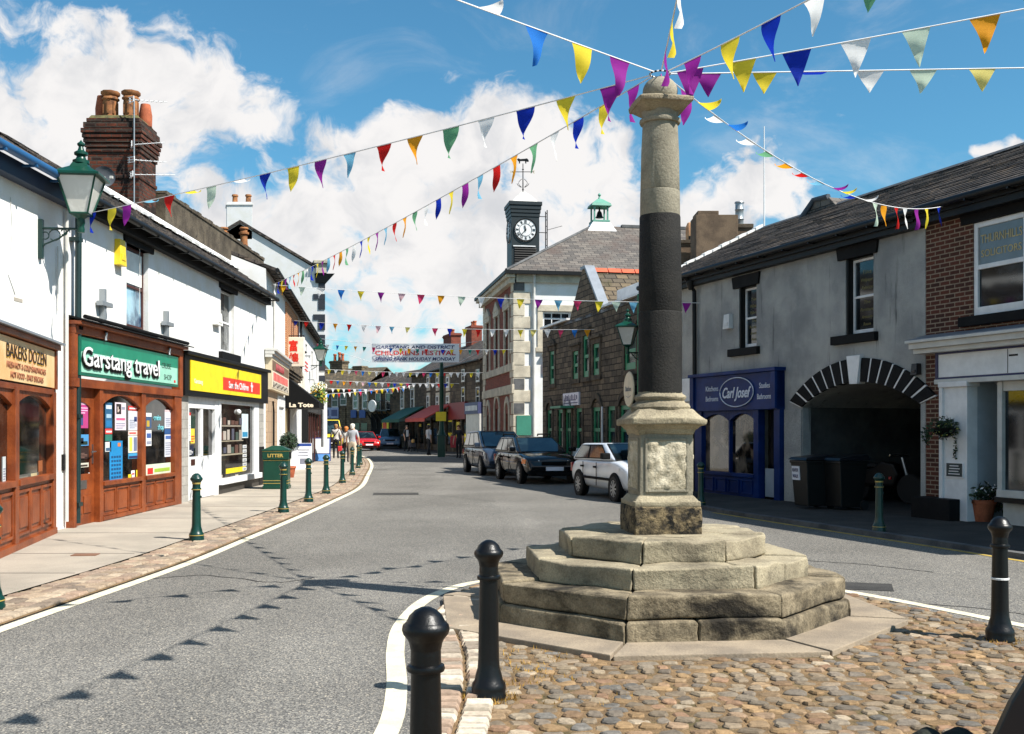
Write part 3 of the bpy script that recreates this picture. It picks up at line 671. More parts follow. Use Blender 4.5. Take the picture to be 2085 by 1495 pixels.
b = B(); b.tube([(0, 0, -.03), (0, 0, -.012)], .004, 6); b.mi = 1; b.tube([(.01, 0, .0), (.012, -.005, -.06), (.022, -.008, -.1)], .004, 6); b.obj('ribbon', [M['blackmatt'], paint(C(206, 70, 170))], ring)

# ---------------------------------------------------------------- bollards
def bollard(name, label, grp, mat, gold, loc):
    r = thing(name, label, 'bollard', loc, 0, grp)
    b = B(); b.lathe([(.105, 0), (.108, .03), (.1, .045), (.103, .075), (.098, .1), (.084, .118), (.078, .15), (.066, .19), (.062, .25), (.058, .5), (.054, .7), (.054, .708), (.067, .712), (.07, .722), (.067, .733), (.056, .738), (.055, .79)], n=28)
    if gold:
        for s in (-1, 1): b.lathe([(.0, 0), (.017, 0), (.017, .012), (.01, .018), (0, .018)], (s*.056, 0, .615), 12, 'x')
    b.obj('post', mat, r, smooth=True)
    c = B(); c.lathe([(.054, .785), (.058, .8), (.06, .812), (.066, .826), (.082, .846), (.087, .862), (.084, .878), (.074, .888), (.07, .892), (.06, .913), (.04, .932), (.018, .943), (0, .945)], n=28)
    c.obj('cap', mat, r, smooth=True)
    if gold:
        for z, rr in ((.797, .0595), (.808, .0615), (.716, .0705), (.076, .104)):
            g = B(); g.lathe([(rr-.004, z-.005), (rr+.0015, z-.004), (rr+.0015, z+.004), (rr-.004, z+.005)], n=28); g.obj('gold_band', M['gold'], r, smooth=True)
    return r
gb = None
GL = [((400, 1105), 'green bollard in front of the white shop door, nearest of the kerb row'), ((577, 1047), 'green bollard just beside the litter bin'), ((628, 1025), 'green bollard next along the kerb after the bin'),
      ((664, 1008), 'green bollard by the blue and white pavement boards'), ((697, 986), 'green bollard at the start of the road bend'), ((717, 969), 'green bollard in front of the man in cream trousers'),
      ((729, 955), 'green bollard right of the man in cream trousers'), ((734, 948), 'farthest green bollard at the bend, half hidden by another'), ((-16, 1247), 'green bollard base at the picture edge beside the bakery front')]
for (px, py), lab in GL:
    p = G(px, py); p.z = .03
    if gb is None: o = gb = bollard('green_bollard', lab, 'green bollards along the left kerb', M['bollard_green'], True, p)
    else: o = copy_tree(gb); o.location = p; o['label'] = lab
for (px, py), lab in (((1790, 1090), 'green bollard in the shade before the archway'), ((1427, 1036), 'green bollard in the shade by the blue shopfront')):
    o = copy_tree(gb); o.location = G(px, py)+Vector((0, 0, .06)); o.scale = (.95, .95, .93); o['label'] = lab; o['group'] = 'green bollards in front of the right hand shops'
bb = None
for p, lab in ((Vector(((867-CX)/F*3.83, 3.83, .01)), 'black bollard cut by the picture bottom, nearest the camera'), (G(995, 1425), 'black bollard in front of the octagonal steps'), (G(2036, 1308), 'black bollard with a thin white cord, on the cobbles right of the steps')):
    if bb is None: o = bb = bollard('black_bollard', lab, 'black bollards round the market cross', M['bollard_black'], False, p)
    else: o = copy_tree(bb); o.location = p; o['label'] = lab
b = B(); b.lathe([(.06, .47), (.0645, .472), (.0645, .484), (.06, .486)], n=20); b.obj('cord', M['cord'], o)

# ---------------------------------------------------------------- bunting
FC = {'p': C(150, 42, 150), 'y': C(238, 214, 60), 'b': C(22, 52, 176), 'w': C(244, 243, 240), 'g': C(110, 172, 128), 'o': C(238, 160, 34), 'r': C(206, 34, 30), 'l': C(120, 186, 216), 'c': C(206, 224, 202), 'k': C(220, 66, 110), 's': C(40, 120, 208), 't': C(20, 128, 116), 'a': C(240, 224, 130), 'm': C(232, 190, 196)}
_fl = {}
def flagmesh(kind, c):
    if (kind, c) in _fl: return _fl[kind, c]
    b = B(); rnd = random.Random(kind*31+5); R = 7; up = kind >= 6
    ph, am, tw = rnd.uniform(0, 6), rnd.uniform(.05, .13), rnd.uniform(-.5, .5); rows = []
    for j in range(R+1):
        t = j/R; w = .5*(1-t)+.012; row = []
        for x in (-1, -.33, .33, 1):
            X = x*w+.10*t*math.sin(ph)*t; a = tw*t
            y = am*math.sin(ph+t*4.2+x*.8)*t**.6+X*math.sin(a); z = -t
            if up:                                       # blown up over the cord
                th = t*(2.0+.5*math.sin(ph)); y, z = .9*math.sin(th)/1.6*(1 if kind % 2 else -1), -.25*math.sin(th*.5)+.5*(1-math.cos(th))/1.5*1.1
            row.append(b.bm.verts.new((X*math.cos(a), y, z)))
        rows.append(row)
    for j in range(R):
        for i in range(3): b.bm.faces.new([rows[j][i], rows[j][i+1], rows[j+1][i+1], rows[j+1][i]])
    o = b.obj('flag', clothmat(FC[c]), smooth=80); me = o.data; bpy.data.objects.remove(o); _fl[kind, c] = me; return me
def bunting(label, A, Z, flags, w, h, sag=.0, r=.006, up=(), grp='bunting strings strung over the street', seed=1, px=True):
    """flags: (fraction along the cord or picture column, colour)"""
    rnd = random.Random(seed); root = thing('bunting', label, 'bunting', A, 0, grp); Z = Vector(Z); A = Vector(A)
    def at(s): q = A.lerp(Z, s); q.z -= 4*sag*s*(1-s); return q
    b = B(); b.tube([at(i/24)-A for i in range(25)], r, 5); b.obj('cord', M['cord'], root, smooth=True)
    for i, (s, c) in enumerate(flags):
        if px:
            rr = (s-CX)/F; s = (rr*A.y-A.x)/((Z.x-A.x)-rr*(Z.y-A.y))
        p = at(s); t = (at(s+.005)-at(s-.005)).normalized(); y = t.cross(Vector((0, 0, 1))).normalized(); z = y.cross(t); z = -z if z.z < 0 else z
        if y.y < 0: y = -y; t = -t
        k = (6+rnd.randrange(2)) if i in up else rnd.randrange(6)
        o = bpy.data.objects.new('flag', flagmesh(k, c)); COL.objects.link(o); o.parent = root
        zz = (z*.55+Vector((0, 0, .45))).normalized()
        mt = Matrix.Identity(4); sw, sh = w*rnd.uniform(.92, 1.06), h*rnd.uniform(.92, 1.06)
        for a in range(3): mt[a][0], mt[a][1], mt[a][2], mt[a][3] = t[a]*sw, y[a]*sh, zz[a]*sh, (p-A)[a]-zz[a]*r*.5
        o.matrix_basis = mt
    return root
def hoop(dx, dy): return rg+Vector((dx, dy, 0))*.088
seq = 'pybwgorl'
bunting('long bunting string from the column to the green lantern on the left', hoop(-.9, .4), P(172, 436, 16.0), [(x, c) for x, c in zip((1243, 1152, 1070, 990, 918, 845, 782, 712, 653, 597, 540, 485, 430, 385, 345, 300, 258, 228, 188), 'pybwgorlpybwcyrlpyb')], .235, .3, .05, up=(11, 13, 15))
A = hoop(-.7, .7); Zp = P(548, 583, 29.6); n = 36
bunting('bunting string receding from the column to the far eave of the white terrace', A, Zp, [((.35+.585*i)/(Zp-A).length, seq[i % 8]) for i in range(n)], .235, .3, .10, px=False, seed=4)
Zs = Vector((-5.2, 3.6, 4.95)); A = hoop(-.7, -.7)
bunting('bunting string leaving the picture top left of the column', A, Zs, [(x, c) for x, c in zip((1262, 1185, 1093, 992, 885), 'pyswc')], .235, .3, .02, up=(3, 4))
A = hoop(0, -1); Zs = Vector((.9, 2.2, 5.35)); l = (Zs-A).length
bunting('foreshortened bunting string rising straight above the ball finial', A, Zs, [((.4+.55*i)/l, 'pywbgorlpyb'[i]) for i in range(11)], .26, .3, .09, px=False, seed=8)
A = hoop(.6, -.8); Zs = P(1660, -28, 7.5); Zs = A+(Zs-A)*3.
bunting('bunting string rising to the upper right with a deep blue flag', A, Zs, [(x, c) for x, c in zip((1410, 1487, 1570, 1660, 1775, 1900), 'pybwgo')], .235, .3, .08, seed=3)
A = hoop(.9, -.3); Zs = P(2005, 26, 8.5); Zs = A+(Zs-A)*2.2
bunting('bunting string to the right edge ending in an orange flag', A, Zs, [(x, c) for x, c in zip((1405, 1512, 1622, 1742, 1865, 2005, 2160), 'pybwcoy')], .235, .3, .03, seed=12)
A = hoop(1, 0); Zs = P(2000, 140, 9.0); Zs = A+(Zs-A)*2.
bunting('level bunting string to the right edge with half furled pale flags', A, Zs, [(x, c) for x, c in zip((1441, 1557, 1657, 1772, 1880, 2000, 2120), 'pybwcaw')], .22, .2, .0, up=(2,), seed=6)
A = hoop(.7, .7); Zs = P(1922, 420, 17.7)
bunting('wind blown bunting string from the column to the brick office eave', A, Zs, [(x, c) for x, c in zip((1397, 1432, 1465, 1490, 1530, 1568, 1607, 1640, 1672, 1700, 1718, 1738, 1762, 1782, 1800, 1825, 1843, 1866, 1886, 1912), 'pywswgorlpybwcorwpyb')], .235, .3, .42, up=(1, 2, 3, 4, 5, 6, 7, 8, 9, 10, 11, 12), seed=2)
cg = 'bunting strings strung across the far street'
bunting('bunting string across the street from the white terrace to the grey building', P(556, 580, 30.0), P(1425, 617, 25.9), [(x, c) for x, c in zip((577, 615, 652, 695, 735, 776, 818, 857, 898, 940, 980, 1020, 1060, 1097, 1137, 1176, 1220, 1255, 1290, 1330, 1365, 1398), 'ocwsypmkocwbyplkyclyop')], .22, .27, .1, grp=cg, seed=21)
bunting('second bunting string across the street, ending on the dark stone wall', P(597, 653, 39.5), P(1210, 671, 34.2), [(x, c) for x, c in zip((602, 624, 655, 683, 711, 741, 770, 798, 830, 886, 916, 946, 974, 1003, 1031, 1060, 1086, 1115, 1142, 1170, 1196), 'brborwmlakbyrwwyawkso')], .22, .27, .12, grp=cg, seed=22)
bunting('bunting string passing in front of the white festival banner', P(638, 700, 53), P(1043, 712, 47.6), [(x, c) for x, c in zip((648, 667, 687, 705, 724, 742, 761, 796, 816, 833, 850, 868, 886, 902, 920, 938, 957, 973, 991, 1008, 1026), 'kwsyotksyotrcbyotrwby')], .22, .26, .1, grp=cg, seed=23)
def cross(lab, a, z, x0, x1, st, cols, seed): bunting(lab, a, z, [(x0+st*i, cols[i % len(cols)]) for i in range(int((x1-x0)/st)+1)], .26, .3, .08, .009, grp=cg, seed=seed)
cross('bunting string below the banner, topmost of four strings before the far roofs', P(658, 752, 66), P(985, 759, 61), 670, 978, 13.8, 'ywywksawkwwwywksyrwwwyw', 24)
cross('bunting string crossing the far slate roofs, second of four below the banner', P(664, 774, 70), P(935, 781, 68), 675, 930, 12.9, 'rsorwmsywrbykwwwwrby', 25)
cross('bunting string crossing the far windows, third of four below the banner', P(668, 791, 76), P(830, 790, 80), 678, 825, 11, 'wywrwswk', 26)
cross('lowest bunting string, sloping up before the far shops', P(660, 803, 72), P(842, 784, 78), 668, 836, 11, 'syrwwykwsoy', 27)
# festival banner
br = thing('festival_banner', 'white festival banner lettered in red and blue hung across the street', 'banner', P(757, 738, 56.5))
p00, p11 = P(757, 738, 56.5), P(935, 700, 56.5); bw, bh = p11.x-p00.x, p11.z-p00.z
b = B(); n = 24; vs = [[b.bm.verts.new((bw*i/n, .03*math.sin(i*.9+j*.7)-.05*math.sin(math.pi*j/3), bh*j/6)) for i in range(n+1)] for j in range(7)]
for j in range(6):
    for i in range(n): b.bm.faces.new([vs[j][i], vs[j][i+1], vs[j+1][i+1], vs[j+1][i]])
b.obj('cloth', clothmat(W(.9)), br, smooth=80)
nb = paint(C(24, 30, 92)); rd = paint(C(200, 40, 28))
text('GARSTANG AND DISTRICT', 'lettering', bw/2, bh*.81, -.1, .25, nb, br, bw*.9, bold=.006, shear=.15, ext=.002)
text('CHILDRENS FESTIVAL', 'lettering', bw/2, bh*.5, -.12, .33, rd, br, bw*.92, bold=.008, ext=.002)
text('SPRING BANK HOLIDAY MONDAY', 'lettering', bw/2, bh*.18, -.1, .25, nb, br, bw*.92, bold=.006, shear=.15, ext=.002)
b = B(); l0, l1 = P(655, 694, 57.5)-p00, P(990, 697, 57)-p00
for z in (bh, 0): b.tube([(0, 0, z), (l0.x, l0.y, l0.z+z*.4-.3)], .012, 5); b.tube([(bw, 0, z), (l1.x, l1.y, l1.z+z*.4-.3)], .012, 5)
b.obj('rope', M['cord'], br)
# ---------------------------------------------------------------- left side: white terrace
H90 = math.pi/2
fA = Fr((-7, 16.62), H90); A_ = fA.thing('white_shop_terrace', 'white rendered terrace holding the green travel shop and the yellow charity shop', 'building')
LA = 13.38
def win_ops(fr, px0, px1, z0, z1): return (fr.u(px0), fr.u(px1), z0, z1)
W1 = (2.55, 3.72, 3.45, 4.98); W2 = (8.75, 10.0, 3.45, 4.98)
b = B(); wall(b, 0, LA, 3.2, 5.3, [W1, W2], .16); wall(b, 0, LA, 0, 3.2, [(.2, 13.0, 0, 3.0)], .3); shell(b, 0, LA, 0, 5.3, 6); b.obj('wall', M['white'], A_)
lintel(A_, W1[0]-.15, W1[1]+.2, 4.98, 5.26, M['darktrim'], -.04, flare=.05); lintel(A_, W2[0]-.15, W2[1]+.2, 4.98, 5.26, M['darktrim'], -.04, flare=.05)
sill(A_, W1[0]-.18, W1[1]+.25, 3.26, 3.45, M['darktrim']); sill(A_, W2[0]-.18, W2[1]+.25, 3.26, 3.45, M['darktrim'])
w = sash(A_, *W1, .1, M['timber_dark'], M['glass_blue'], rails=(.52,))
b = B(); b.box(W1[0]+.06, W1[1]-.06, .112, .12, 4.3, 4.9); b.obj('blind', paint(C(226, 230, 226)), w)
w = sash(A_, *W2, .1, M['wpaint'], M['glass_grey'], rails=(.5,))
# roof: slates, a ragged mortar fillet and the roughcast parapet behind
b = B(); b.hexa([(0, -.28, 5.27), (LA, -.28, 5.27), (LA, 1.1, 6.2), (0, 1.1, 6.2), (0, -.28, 5.36), (LA, -.28, 5.36), (LA, 1.1, 6.29), (0, 1.1, 6.29)])
for i in range(9):
    t0, t1 = i/9, min(1, (i+1.1)/9); u = 0; ur = random.Random(i)
    while u < LA-.01: v = min(LA, u+ur.uniform(.4, 1.3)); e = ur.uniform(-.006, .01); b.hexa([(u, -.28+1.38*t0, 5.34+.93*t0), (v-.005, -.28+1.38*t0, 5.34+.93*t0), (v-.005, -.28+1.38*t1, 5.34+.93*t1), (u, -.28+1.38*t1, 5.34+.93*t1), (u, -.285+1.38*t0, 5.385+.93*t0+e), (v-.005, -.285+1.38*t0, 5.385+.93*t0+e), (v-.005, -.28+1.38*t1, 5.365+.93*t1), (u, -.28+1.38*t1, 5.365+.93*t1)]); u = v
rf = b.obj('roof', M['slate'], A_)
b = B(); b.box(7.6, 17.2, .95, 1.3, 5.4, 7.0)
for i in range(28): b.box(7.6+i*.343, 7.6+i*.343+.33, .92, 1.33, 6.98, 7.06+.02*math.sin(i*2.1))
b.obj('parapet', M['brown_render'], A_)
b = B(); rnd = random.Random(2); u = 3.2
while u < 13.3: l = rnd.uniform(.12, .3); d = rnd.uniform(.1, .42); b.hexa([(u, .95-d, 6.2-d*.66+.06), (u+l, .95-d*rnd.uniform(.7, 1.2), 6.2-d*.66+.06), (u+l, .97, 6.2+.06), (u, .97, 6.2+.06), (u, .95-d, 6.2-d*.66+.12), (u+l, .95-d, 6.2-d*.66+.12), (u+l, .97, 6.36), (u, .97, 6.36)]); u += l
b.obj('mortar_fillet', M['white2'], rf)
b = B(); b.box(0, LA, -.16, -.02, 5.1, 5.3); b.obj('fascia_board', M['darktrim'], A_); gutter(A_, 0, LA, 5.26, -.34, M['black'])
b = B(); b.tube([(.18, -.3, 5.2), (.14, -.12, 4.95), (.14, -.1, .1)], .05, 10); 
for z in (4.6, 3.2, 1.8, .4): b.box(.06, .22, -.16, -.0, z-.03, z+.03)
b.obj('drainpipe', paint(C(20, 42, 42), .4), A_, smooth=True)
# --- travel shop
sf = B(); y0, y1 = -.1, .02; ps = [fA.u(x, y0) for x in (147, 200, 207, 286, 294, 352, 367)]
for a, c in ((ps[0], ps[0]+.1), (ps[1], ps[2]), (ps[3], ps[4]), (ps[5]+.04, ps[6])): sf.box(a, c, y0-.03, y1, 0, 2.3)
sf.box(ps[0]-.02, ps[6]+.03, y0-.05, y1, 2.26, 2.4); sf.box(ps[0]-.02, ps[6]+.03, y0-.06, y1, 3.1, 3.24); sf.box(ps[0]-.02, ps[0]+.1, y0-.05, y1, 2.4, 3.1); sf.box(ps[6]-.18, ps[6]+.03, y0-.05, y1, 2.4, 3.1)
sf.box(ps[0]-.04, ps[6]+.05, y0-.16, y1, 3.24, 3.3)
for a, c, n in ((ps[2], ps[3], 3), (ps[4], ps[5]+.04, 3)):
    sf.box(a, c, y0, y1, .0, .66); sf.box(a-.01, c+.01, y0-.06, y1, .64, .71)
    for i in range(n):
        q0, q1 = a+(c-a)*i/n+.05, a+(c-a)*(i+1)/n-.05
        sf.box(q0-.03, q0, y0-.02, y0+.01, .14, .58); sf.box(q1, q1+.03, y0-.02, y0+.01, .14, .58); sf.box(q0, q1, y0-.02, y0+.01, .555, .585); sf.box(q0, q1, y0-.02, y0+.01, .125, .155)
        sf.box(q0+.05, q1-.05, y0-.016, y0, .2, .51)
    sf.box(a-.01, c+.01, y0-.04, y1, .05, .12)
    archhead(sf, a, c, 1.98, .2, 2.27, y0, y1)
SF = sf.obj('shopfront', M['timber'], A_, bevel=.006)
b = B(); b.box(ps[2], ps[5]+.05, -.035, -.02, .68, 2.26); pn = b.obj('pane', M['glass_shop'], SF)
b = B(); b.box(ps[1]+.01, ps[6], -.09, .0, 0, .05); b.obj('plinth', M['dress'], SF)
# door in a shallow recess
d0, d1 = ps[0]+.1, ps[1]; b = B(); dy = -.03
b.box(d0, d0+.1, dy, dy+.05, .04, 2.26); b.box(d1-.14, d1, dy, dy+.05, .04, 2.26); b.box(d0+.1, d1-.14, dy, dy+.05, .04, .86); b.box(d0+.1, d1-.14, dy, dy+.05, 2.05, 2.26)
archhead(b, d0+.1, d1-.14, 1.93, .1, 2.06, dy, dy+.05)
for i in range(2):
    q = d0+.14+i*.36; b.box(q, q+.3, dy-.015, dy, .22, .5)
dr = b.obj('door', M['timber'], A_, bevel=.006)
b = B(); b.box(d0+.08, d1-.1, dy+.03, dy+.04, .8, 2.1); b.obj('pane', M['glass_shop'], dr)
b = B(); b.box(d0+.33, d0+.62, dy-.012, dy, .62, .76); b.obj('letter_plate', M['steel'], dr, bevel=.006)
b = B(); b.box(d1-.1, d1-.05, dy-.012, dy, 1.02, 1.34); b.tube([(d1-.075, dy-.01, 1.22), (d1-.075, dy-.06, 1.22), (d1-.26, dy-.06, 1.215)], .012, 8); b.obj('handle', M['steel'], dr, smooth=True)
def poster(parent, fr, y, x0, yy0, x1, yy1, c, bars=(), name='poster'):
    """printed sheet behind the glass; bars: (left, bottom, right, top, colour) as fractions of the sheet"""
    u0, z1 = fr.uz(x0, yy0, y); u1, zb = fr.uz(x1, yy1, y); z0 = fr.z(x0, yy0+(yy1-yy0)*1.0, y) if False else fr.z((x0+x1)/2, yy1, y); z1 = fr.z((x0+x1)/2, yy0, y)
    b = B(); b.box(u0, u1, y-.004, y, z0, z1); ms = [paint(c, .6)]
    for i, (a, e, f, g, cc) in enumerate(bars):
        b.mi = i+1; ms.append(paint(cc, .6)); b.box(u0+(u1-u0)*a, u0+(u1-u0)*f, y-.007, y-.004, z0+(z1-z0)*e, z0+(z1-z0)*g)
    return b.obj(name, ms, parent)
WH, RD, NV, LB, GY = C(226, 226, 226), C(196, 44, 40), C(30, 44, 92), C(60, 150, 196), C(140, 144, 160)
def lines(n, c=GY, a=.12, f=.88, lo=.1, hi=.6): return [(a, lo+(hi-lo)*i/n, f-(.2 if i % 3 == 0 else 0), lo+(hi-lo)*(i+.45)/n, c) for i in range(n)]
yg = -.037
poster(dr, fA, -.006, 152, 812, 179, 872, C(176, 60, 120), [(.1, .1, .6, .45, C(60, 70, 120)), (.1, .8, .9, .9, C(220, 180, 200))]+lines(3, C(220, 170, 200), .3, .95, .5, .75))
poster(dr, fA, -.006, 153, 885, 180, 908, C(70, 140, 190), [(.1, .1, .9, .4, C(30, 50, 40)), (.3, .2, .6, .7, C(20, 30, 40))])
poster(dr, fA, -.006, 153, 912, 180, 935, C(44, 28, 24), lines(4, C(120, 90, 80)))
poster(dr, fA, -.006, 154, 943, 180, 952, C(200, 196, 180), [(.1, .2, .9, .6, C(60, 50, 44))])
poster(dr, fA, -.006, 152, 962, 159, 985, WH, lines(3, LB)); poster(dr, fA, -.006, 180, 962, 188, 983, WH, lines(3)); poster(dr, fA, -.006, 158, 984, 178, 988, WH)
b = B(); b.disc((fA.u(170, -.006), 0, fA.z(170, 974, -.006)), .07, -.01, rz=.085); b.obj('sticker', paint(WH), dr)
poster(SF, fA, yg, 214, 820, 228, 872, C(40, 92, 128), [(.1, .75, .9, .9, C(200, 210, 220)), (.15, .4, .85, .55, C(150, 180, 200)), (.1, .05, .9, .3, C(30, 110, 160))])
poster(SF, fA, yg, 214, 873, 228, 884, C(206, 60, 56), [(.1, .3, .9, .6, WH)]); poster(SF, fA, yg, 214, 885, 228, 898, C(40, 110, 96)); poster(SF, fA, yg, 214, 900, 226, 920, C(200, 205, 205), [(.1, .1, .9, .4, C(60, 90, 120))])
poster(SF, fA, yg, 234, 820, 256, 876, C(222, 206, 214), [(.1, .58, .55, .95, C(50, 44, 44)), (.2, .65, .42, .85, C(210, 190, 180)), (.6, .75, .9, .85, GY), (.1, .36, .9, .44, C(200, 90, 130))]+lines(3, GY, .1, .9, .06, .3))
poster(SF, fA, yg, 261, 827, 280, 836, C(206, 60, 56), [(.1, .3, .9, .6, WH)]); poster(SF, fA, yg, 261, 837, 280, 876, C(206, 208, 216), [(.6, .45, .9, .7, C(50, 70, 120))]+lines(5)); poster(SF, fA, yg, 261, 877, 280, 886, C(226, 200, 190), [(.1, .3, .8, .6, RD)])
poster(SF, fA, yg, 261, 887, 280, 922, C(214, 214, 206), [(.1, .1, .4, .9, C(210, 200, 80)), (.55, .1, .9, .9, C(110, 120, 150))]); poster(SF, fA, yg, 261, 923, 280, 934, LB, [(.05, .1, .95, .5, NV)])
poster(SF, fA, yg, 223, 898, 249, 980, C(20, 128, 186), [(.62, .86, .84, .95, C(220, 120, 60))]+[(.12+.2*i, .08+.1*j, .26+.2*i, .13+.1*j, C(14, 66, 110)) for i in range(4) for j in range(6)])
poster(SF, fA, yg, 261, 966, 268, 978, C(226, 206, 40)); poster(SF, fA, yg, 277, 957, 283, 976, C(226, 206, 40)); poster(SF, fA, yg, 267, 958, 274, 972, WH, [(.2, .4, .8, .6, RD)])
poster(SF, fA, yg, 297, 841, 308, 872, C(60, 84, 120), [(0, .75, 1, 1, WH), (.1, .1, .6, .5, C(190, 160, 60))]); poster(SF, fA, yg, 297, 876, 308, 908, WH, [(.1, .5, .9, .8, C(60, 90, 150)), (.1, .1, .9, .3, GY)])
poster(SF, fA, yg, 335, 835, 350, 872, C(206, 208, 216), [(0, .9, 1, 1, C(220, 190, 190))]+lines(5)); poster(SF, fA, yg, 335, 873, 350, 884, C(40, 80, 130)); poster(SF, fA, yg, 335, 885, 350, 930, C(206, 208, 216), [(.1, .8, .9, .95, C(70, 100, 160))]+lines(6, GY, .1, .9, .1, .7))
poster(SF, fA, yg, 297, 944, 350, 968, C(206, 214, 190), [(.05, .2, .25, .7, RD), (.3, .3, .9, .6, C(150, 180, 60)), (0, 0, 1, .12, C(30, 40, 70))])
text('cruise', 'lettering', fA.u(320, yg), fA.z(320, 850, yg), yg, .16, paint(C(120, 196, 206)), SF, .42); text('shop', 'lettering', fA.u(327, yg), fA.z(327, 869, yg), yg, .16, paint(C(120, 196, 206)), SF, .34)
# fascia sign
s0, s1, zb, zt = fA.u(159, -.14), fA.u(361, -.14), 2.45, 3.06
b = B(); b.box(s0, s1, -.16, -.06, zb, zt); b.mi = 1; b.box(s0+.07, s1-.07, -.166, -.16, zb+.05, zb+.38); b.mi = 2; b.box(s0+.07, s1-.07, -.166, -.16, zb+.384, zt-.05); b.mi = 3; b.box(s1-.3, s1-.2, -.17, -.166, zb+.08, zb+.13)
sg = b.obj('shop_sign', [paint(C(14, 92, 72), .35), paint(C(150, 206, 184), .4), paint(C(30, 126, 98), .4), paint(RD)], A_)
tw = (fA.u(324, -.2)-fA.u(169, -.2)); tc = (fA.u(324, -.2)+fA.u(169, -.2))/2
text('Garstang travel', 'lettering', tc+.02, 2.735, -.168, .44, M['black'], sg, tw, bold=.016, ext=.01); text('Garstang travel', 'lettering', tc-.01, 2.765, -.205, .44, M['wpaint'], sg, tw, bold=.002, ext=.006)
text('CRUISE', 'lettering', fA.u(339, -.17), 2.84, -.168, .15, paint(C(40, 62, 52)), sg, .56, ext=.001); text('SHOP', 'lettering', fA.u(342, -.17), 2.62, -.168, .15, paint(C(40, 62, 52)), sg, .46, ext=.001)
# lead flashing, cable boxes and lamps over the travel shop
b = B(); b.hexa([(ps[0]-.05, -.3, 3.3), (ps[6]+.3, -.3, 3.3), (ps[6]+.3, .0, 3.36), (ps[0]-.05, .0, 3.36), (ps[0]-.05, -.3, 3.32), (ps[6]+.3, -.3, 3.32), (ps[6]+.3, 0, 3.4), (ps[0]-.05, 0, 3.4)]); b.tube([(ps[0]+.1, -.26, 3.37), (ps[6], -.26, 3.37)], .035, 8); b.obj('flashing', M['blackmatt'], A_)
for px, py in ((203, 622), (333, 662)):
    u, z = fA.uz(px, py); b = B(); b.box(u-.03, u+.05, -.1, 0, z-.3, z+.28); b.box(u-.2, u+.26, -.13, -.02, z-.02, z+.06); b.tube([(u, -.08, z-.3), (u-.1, -.14, z-.45), (u-.22, -.2, z-.5), (u-.25, -.2, z-.62)], .025, 6); b.obj('cable_bracket', M['zinc'], A_, bevel=.006)
def alarm(root, fr, px, py, w, h, c, lab=None):
    u, z = fr.uz(px, py, -.1); b = B(); b.hexa([(u-w/2, -.12, z-h/2), (u+w/2, -.12, z-h/2), (u+w/2, 0, z-h/2), (u-w/2, 0, z-h/2), (u-w*.42, -.1, z+h/2), (u+w*.42, -.1, z+h/2), (u+w*.42, 0, z+h/2), (u-w*.42, 0, z+h/2)])
    b.box(u-w*.3, u+w*.3, -.127, -.11, z-h*.3, z-h*.05); return b.obj('alarm_box', paint(c, .4), root, bevel=.012)
alarm(A_, fA, 250, 515, .3, .46, C(228, 196, 40)); alarm(A_, fA, 447, 650, .5, .3, C(226, 224, 216))
# --- charity shop
q0, q1 = fA.u(373, -.12), fA.u(543, -.12)
b = B(); b.box(q0, q1, -.16, 0, 2.3, 3.16); b.box(q0-.03, q1+.03, -.24, 0, 3.16, 3.24); fs = b.obj('fascia', M['black'], A_, bevel=.008)
e0, e1 = fA.u(388, -.17), fA.u(531, -.17); b = B(); b.box(e0, e1, -.18, -.15, 2.42, 3.06); b.mi = 1; r0, r1 = fA.u(454, -.18), fA.u(529, -.18); b.box(r0, r1, -.186, -.18, 2.52, 2.82)
sg = b.obj('shop_sign', [paint(C(240, 208, 20), .35), paint(C(216, 52, 30), .4)], A_)
text('Garstang', 'lettering', fA.u(404, -.18), 2.63, -.182, .14, paint(C(250, 244, 200)), sg, .62, bold=.002, ext=.002); text('Save the Children', 'lettering', fA.u(486, -.18), 2.665, -.188, .24, M['wpaint'], sg, fA.u(506, -.18)-fA.u(466, -.18), bold=.003, ext=.002)
b = B(); uc = fA.u(512, -.18); b.lathe([(.05, 0), (.05, .004)], (uc, -.19, 2.76), 14, 'y'); b.box(uc-.05, uc+.05, -.194, -.19, 2.56, 2.71); b.box(uc-.12, uc-.05, -.194, -.19, 2.68, 2.74); b.box(uc+.05, uc+.12, -.194, -.19, 2.68, 2.74); b.obj('emblem', M['wpaint'], sg)
g0, g1 = fA.u(366), fA.u(376); b = B(); b.box(g0-.05, g1+.06, -.06, .05, 0, 2.3); b.obj('tiled_pier', M['tile_grey'], A_); b = B(); b.box(q1-.62, q1-.05, -.05, .05, 1.1, 2.3); b.obj('tiled_pier', M['tile_grey'], A_)
b = B(); b.box(q1-.6, q1-.02, -.06, .04, 0, 1.1); b.obj('stall_riser', M['black'], A_)
dd0, dd1 = fA.u(378), fA.u(441); b = B(); b.box(dd0, dd0+.12, -.04, .06, 0, 2.3); b.box(dd1-.28, dd1, -.05, .06, 0, 2.3); b.box(dd0+.12, dd1-.28, -.04, .06, 2.05, 2.3); b.box(dd0+.12, dd1-.28, -.02, .05, .05, .98); um = (dd0+dd1)/2-.1; b.box(um-.09, um+.09, -.03, .05, .98, 2.05)
for k in range(8): x = dd0+.16+k*(dd1-dd0-.5)/8; b.box(x, x+.16, -.026, -.02, .12, .62)
dr = b.obj('door', M['wpaint'], A_, bevel=.008)
b = B(); b.box(dd0+.1, dd1-.2, .03, .04, .95, 2.1); b.obj('pane', M['glass_shop'], dr)
b = B(); b.box(dd0+.3, dd0+.58, -.03, -.015, .8, .93); b.obj('letter_plate', paint(C(70, 30, 22), .4, .3), dr)
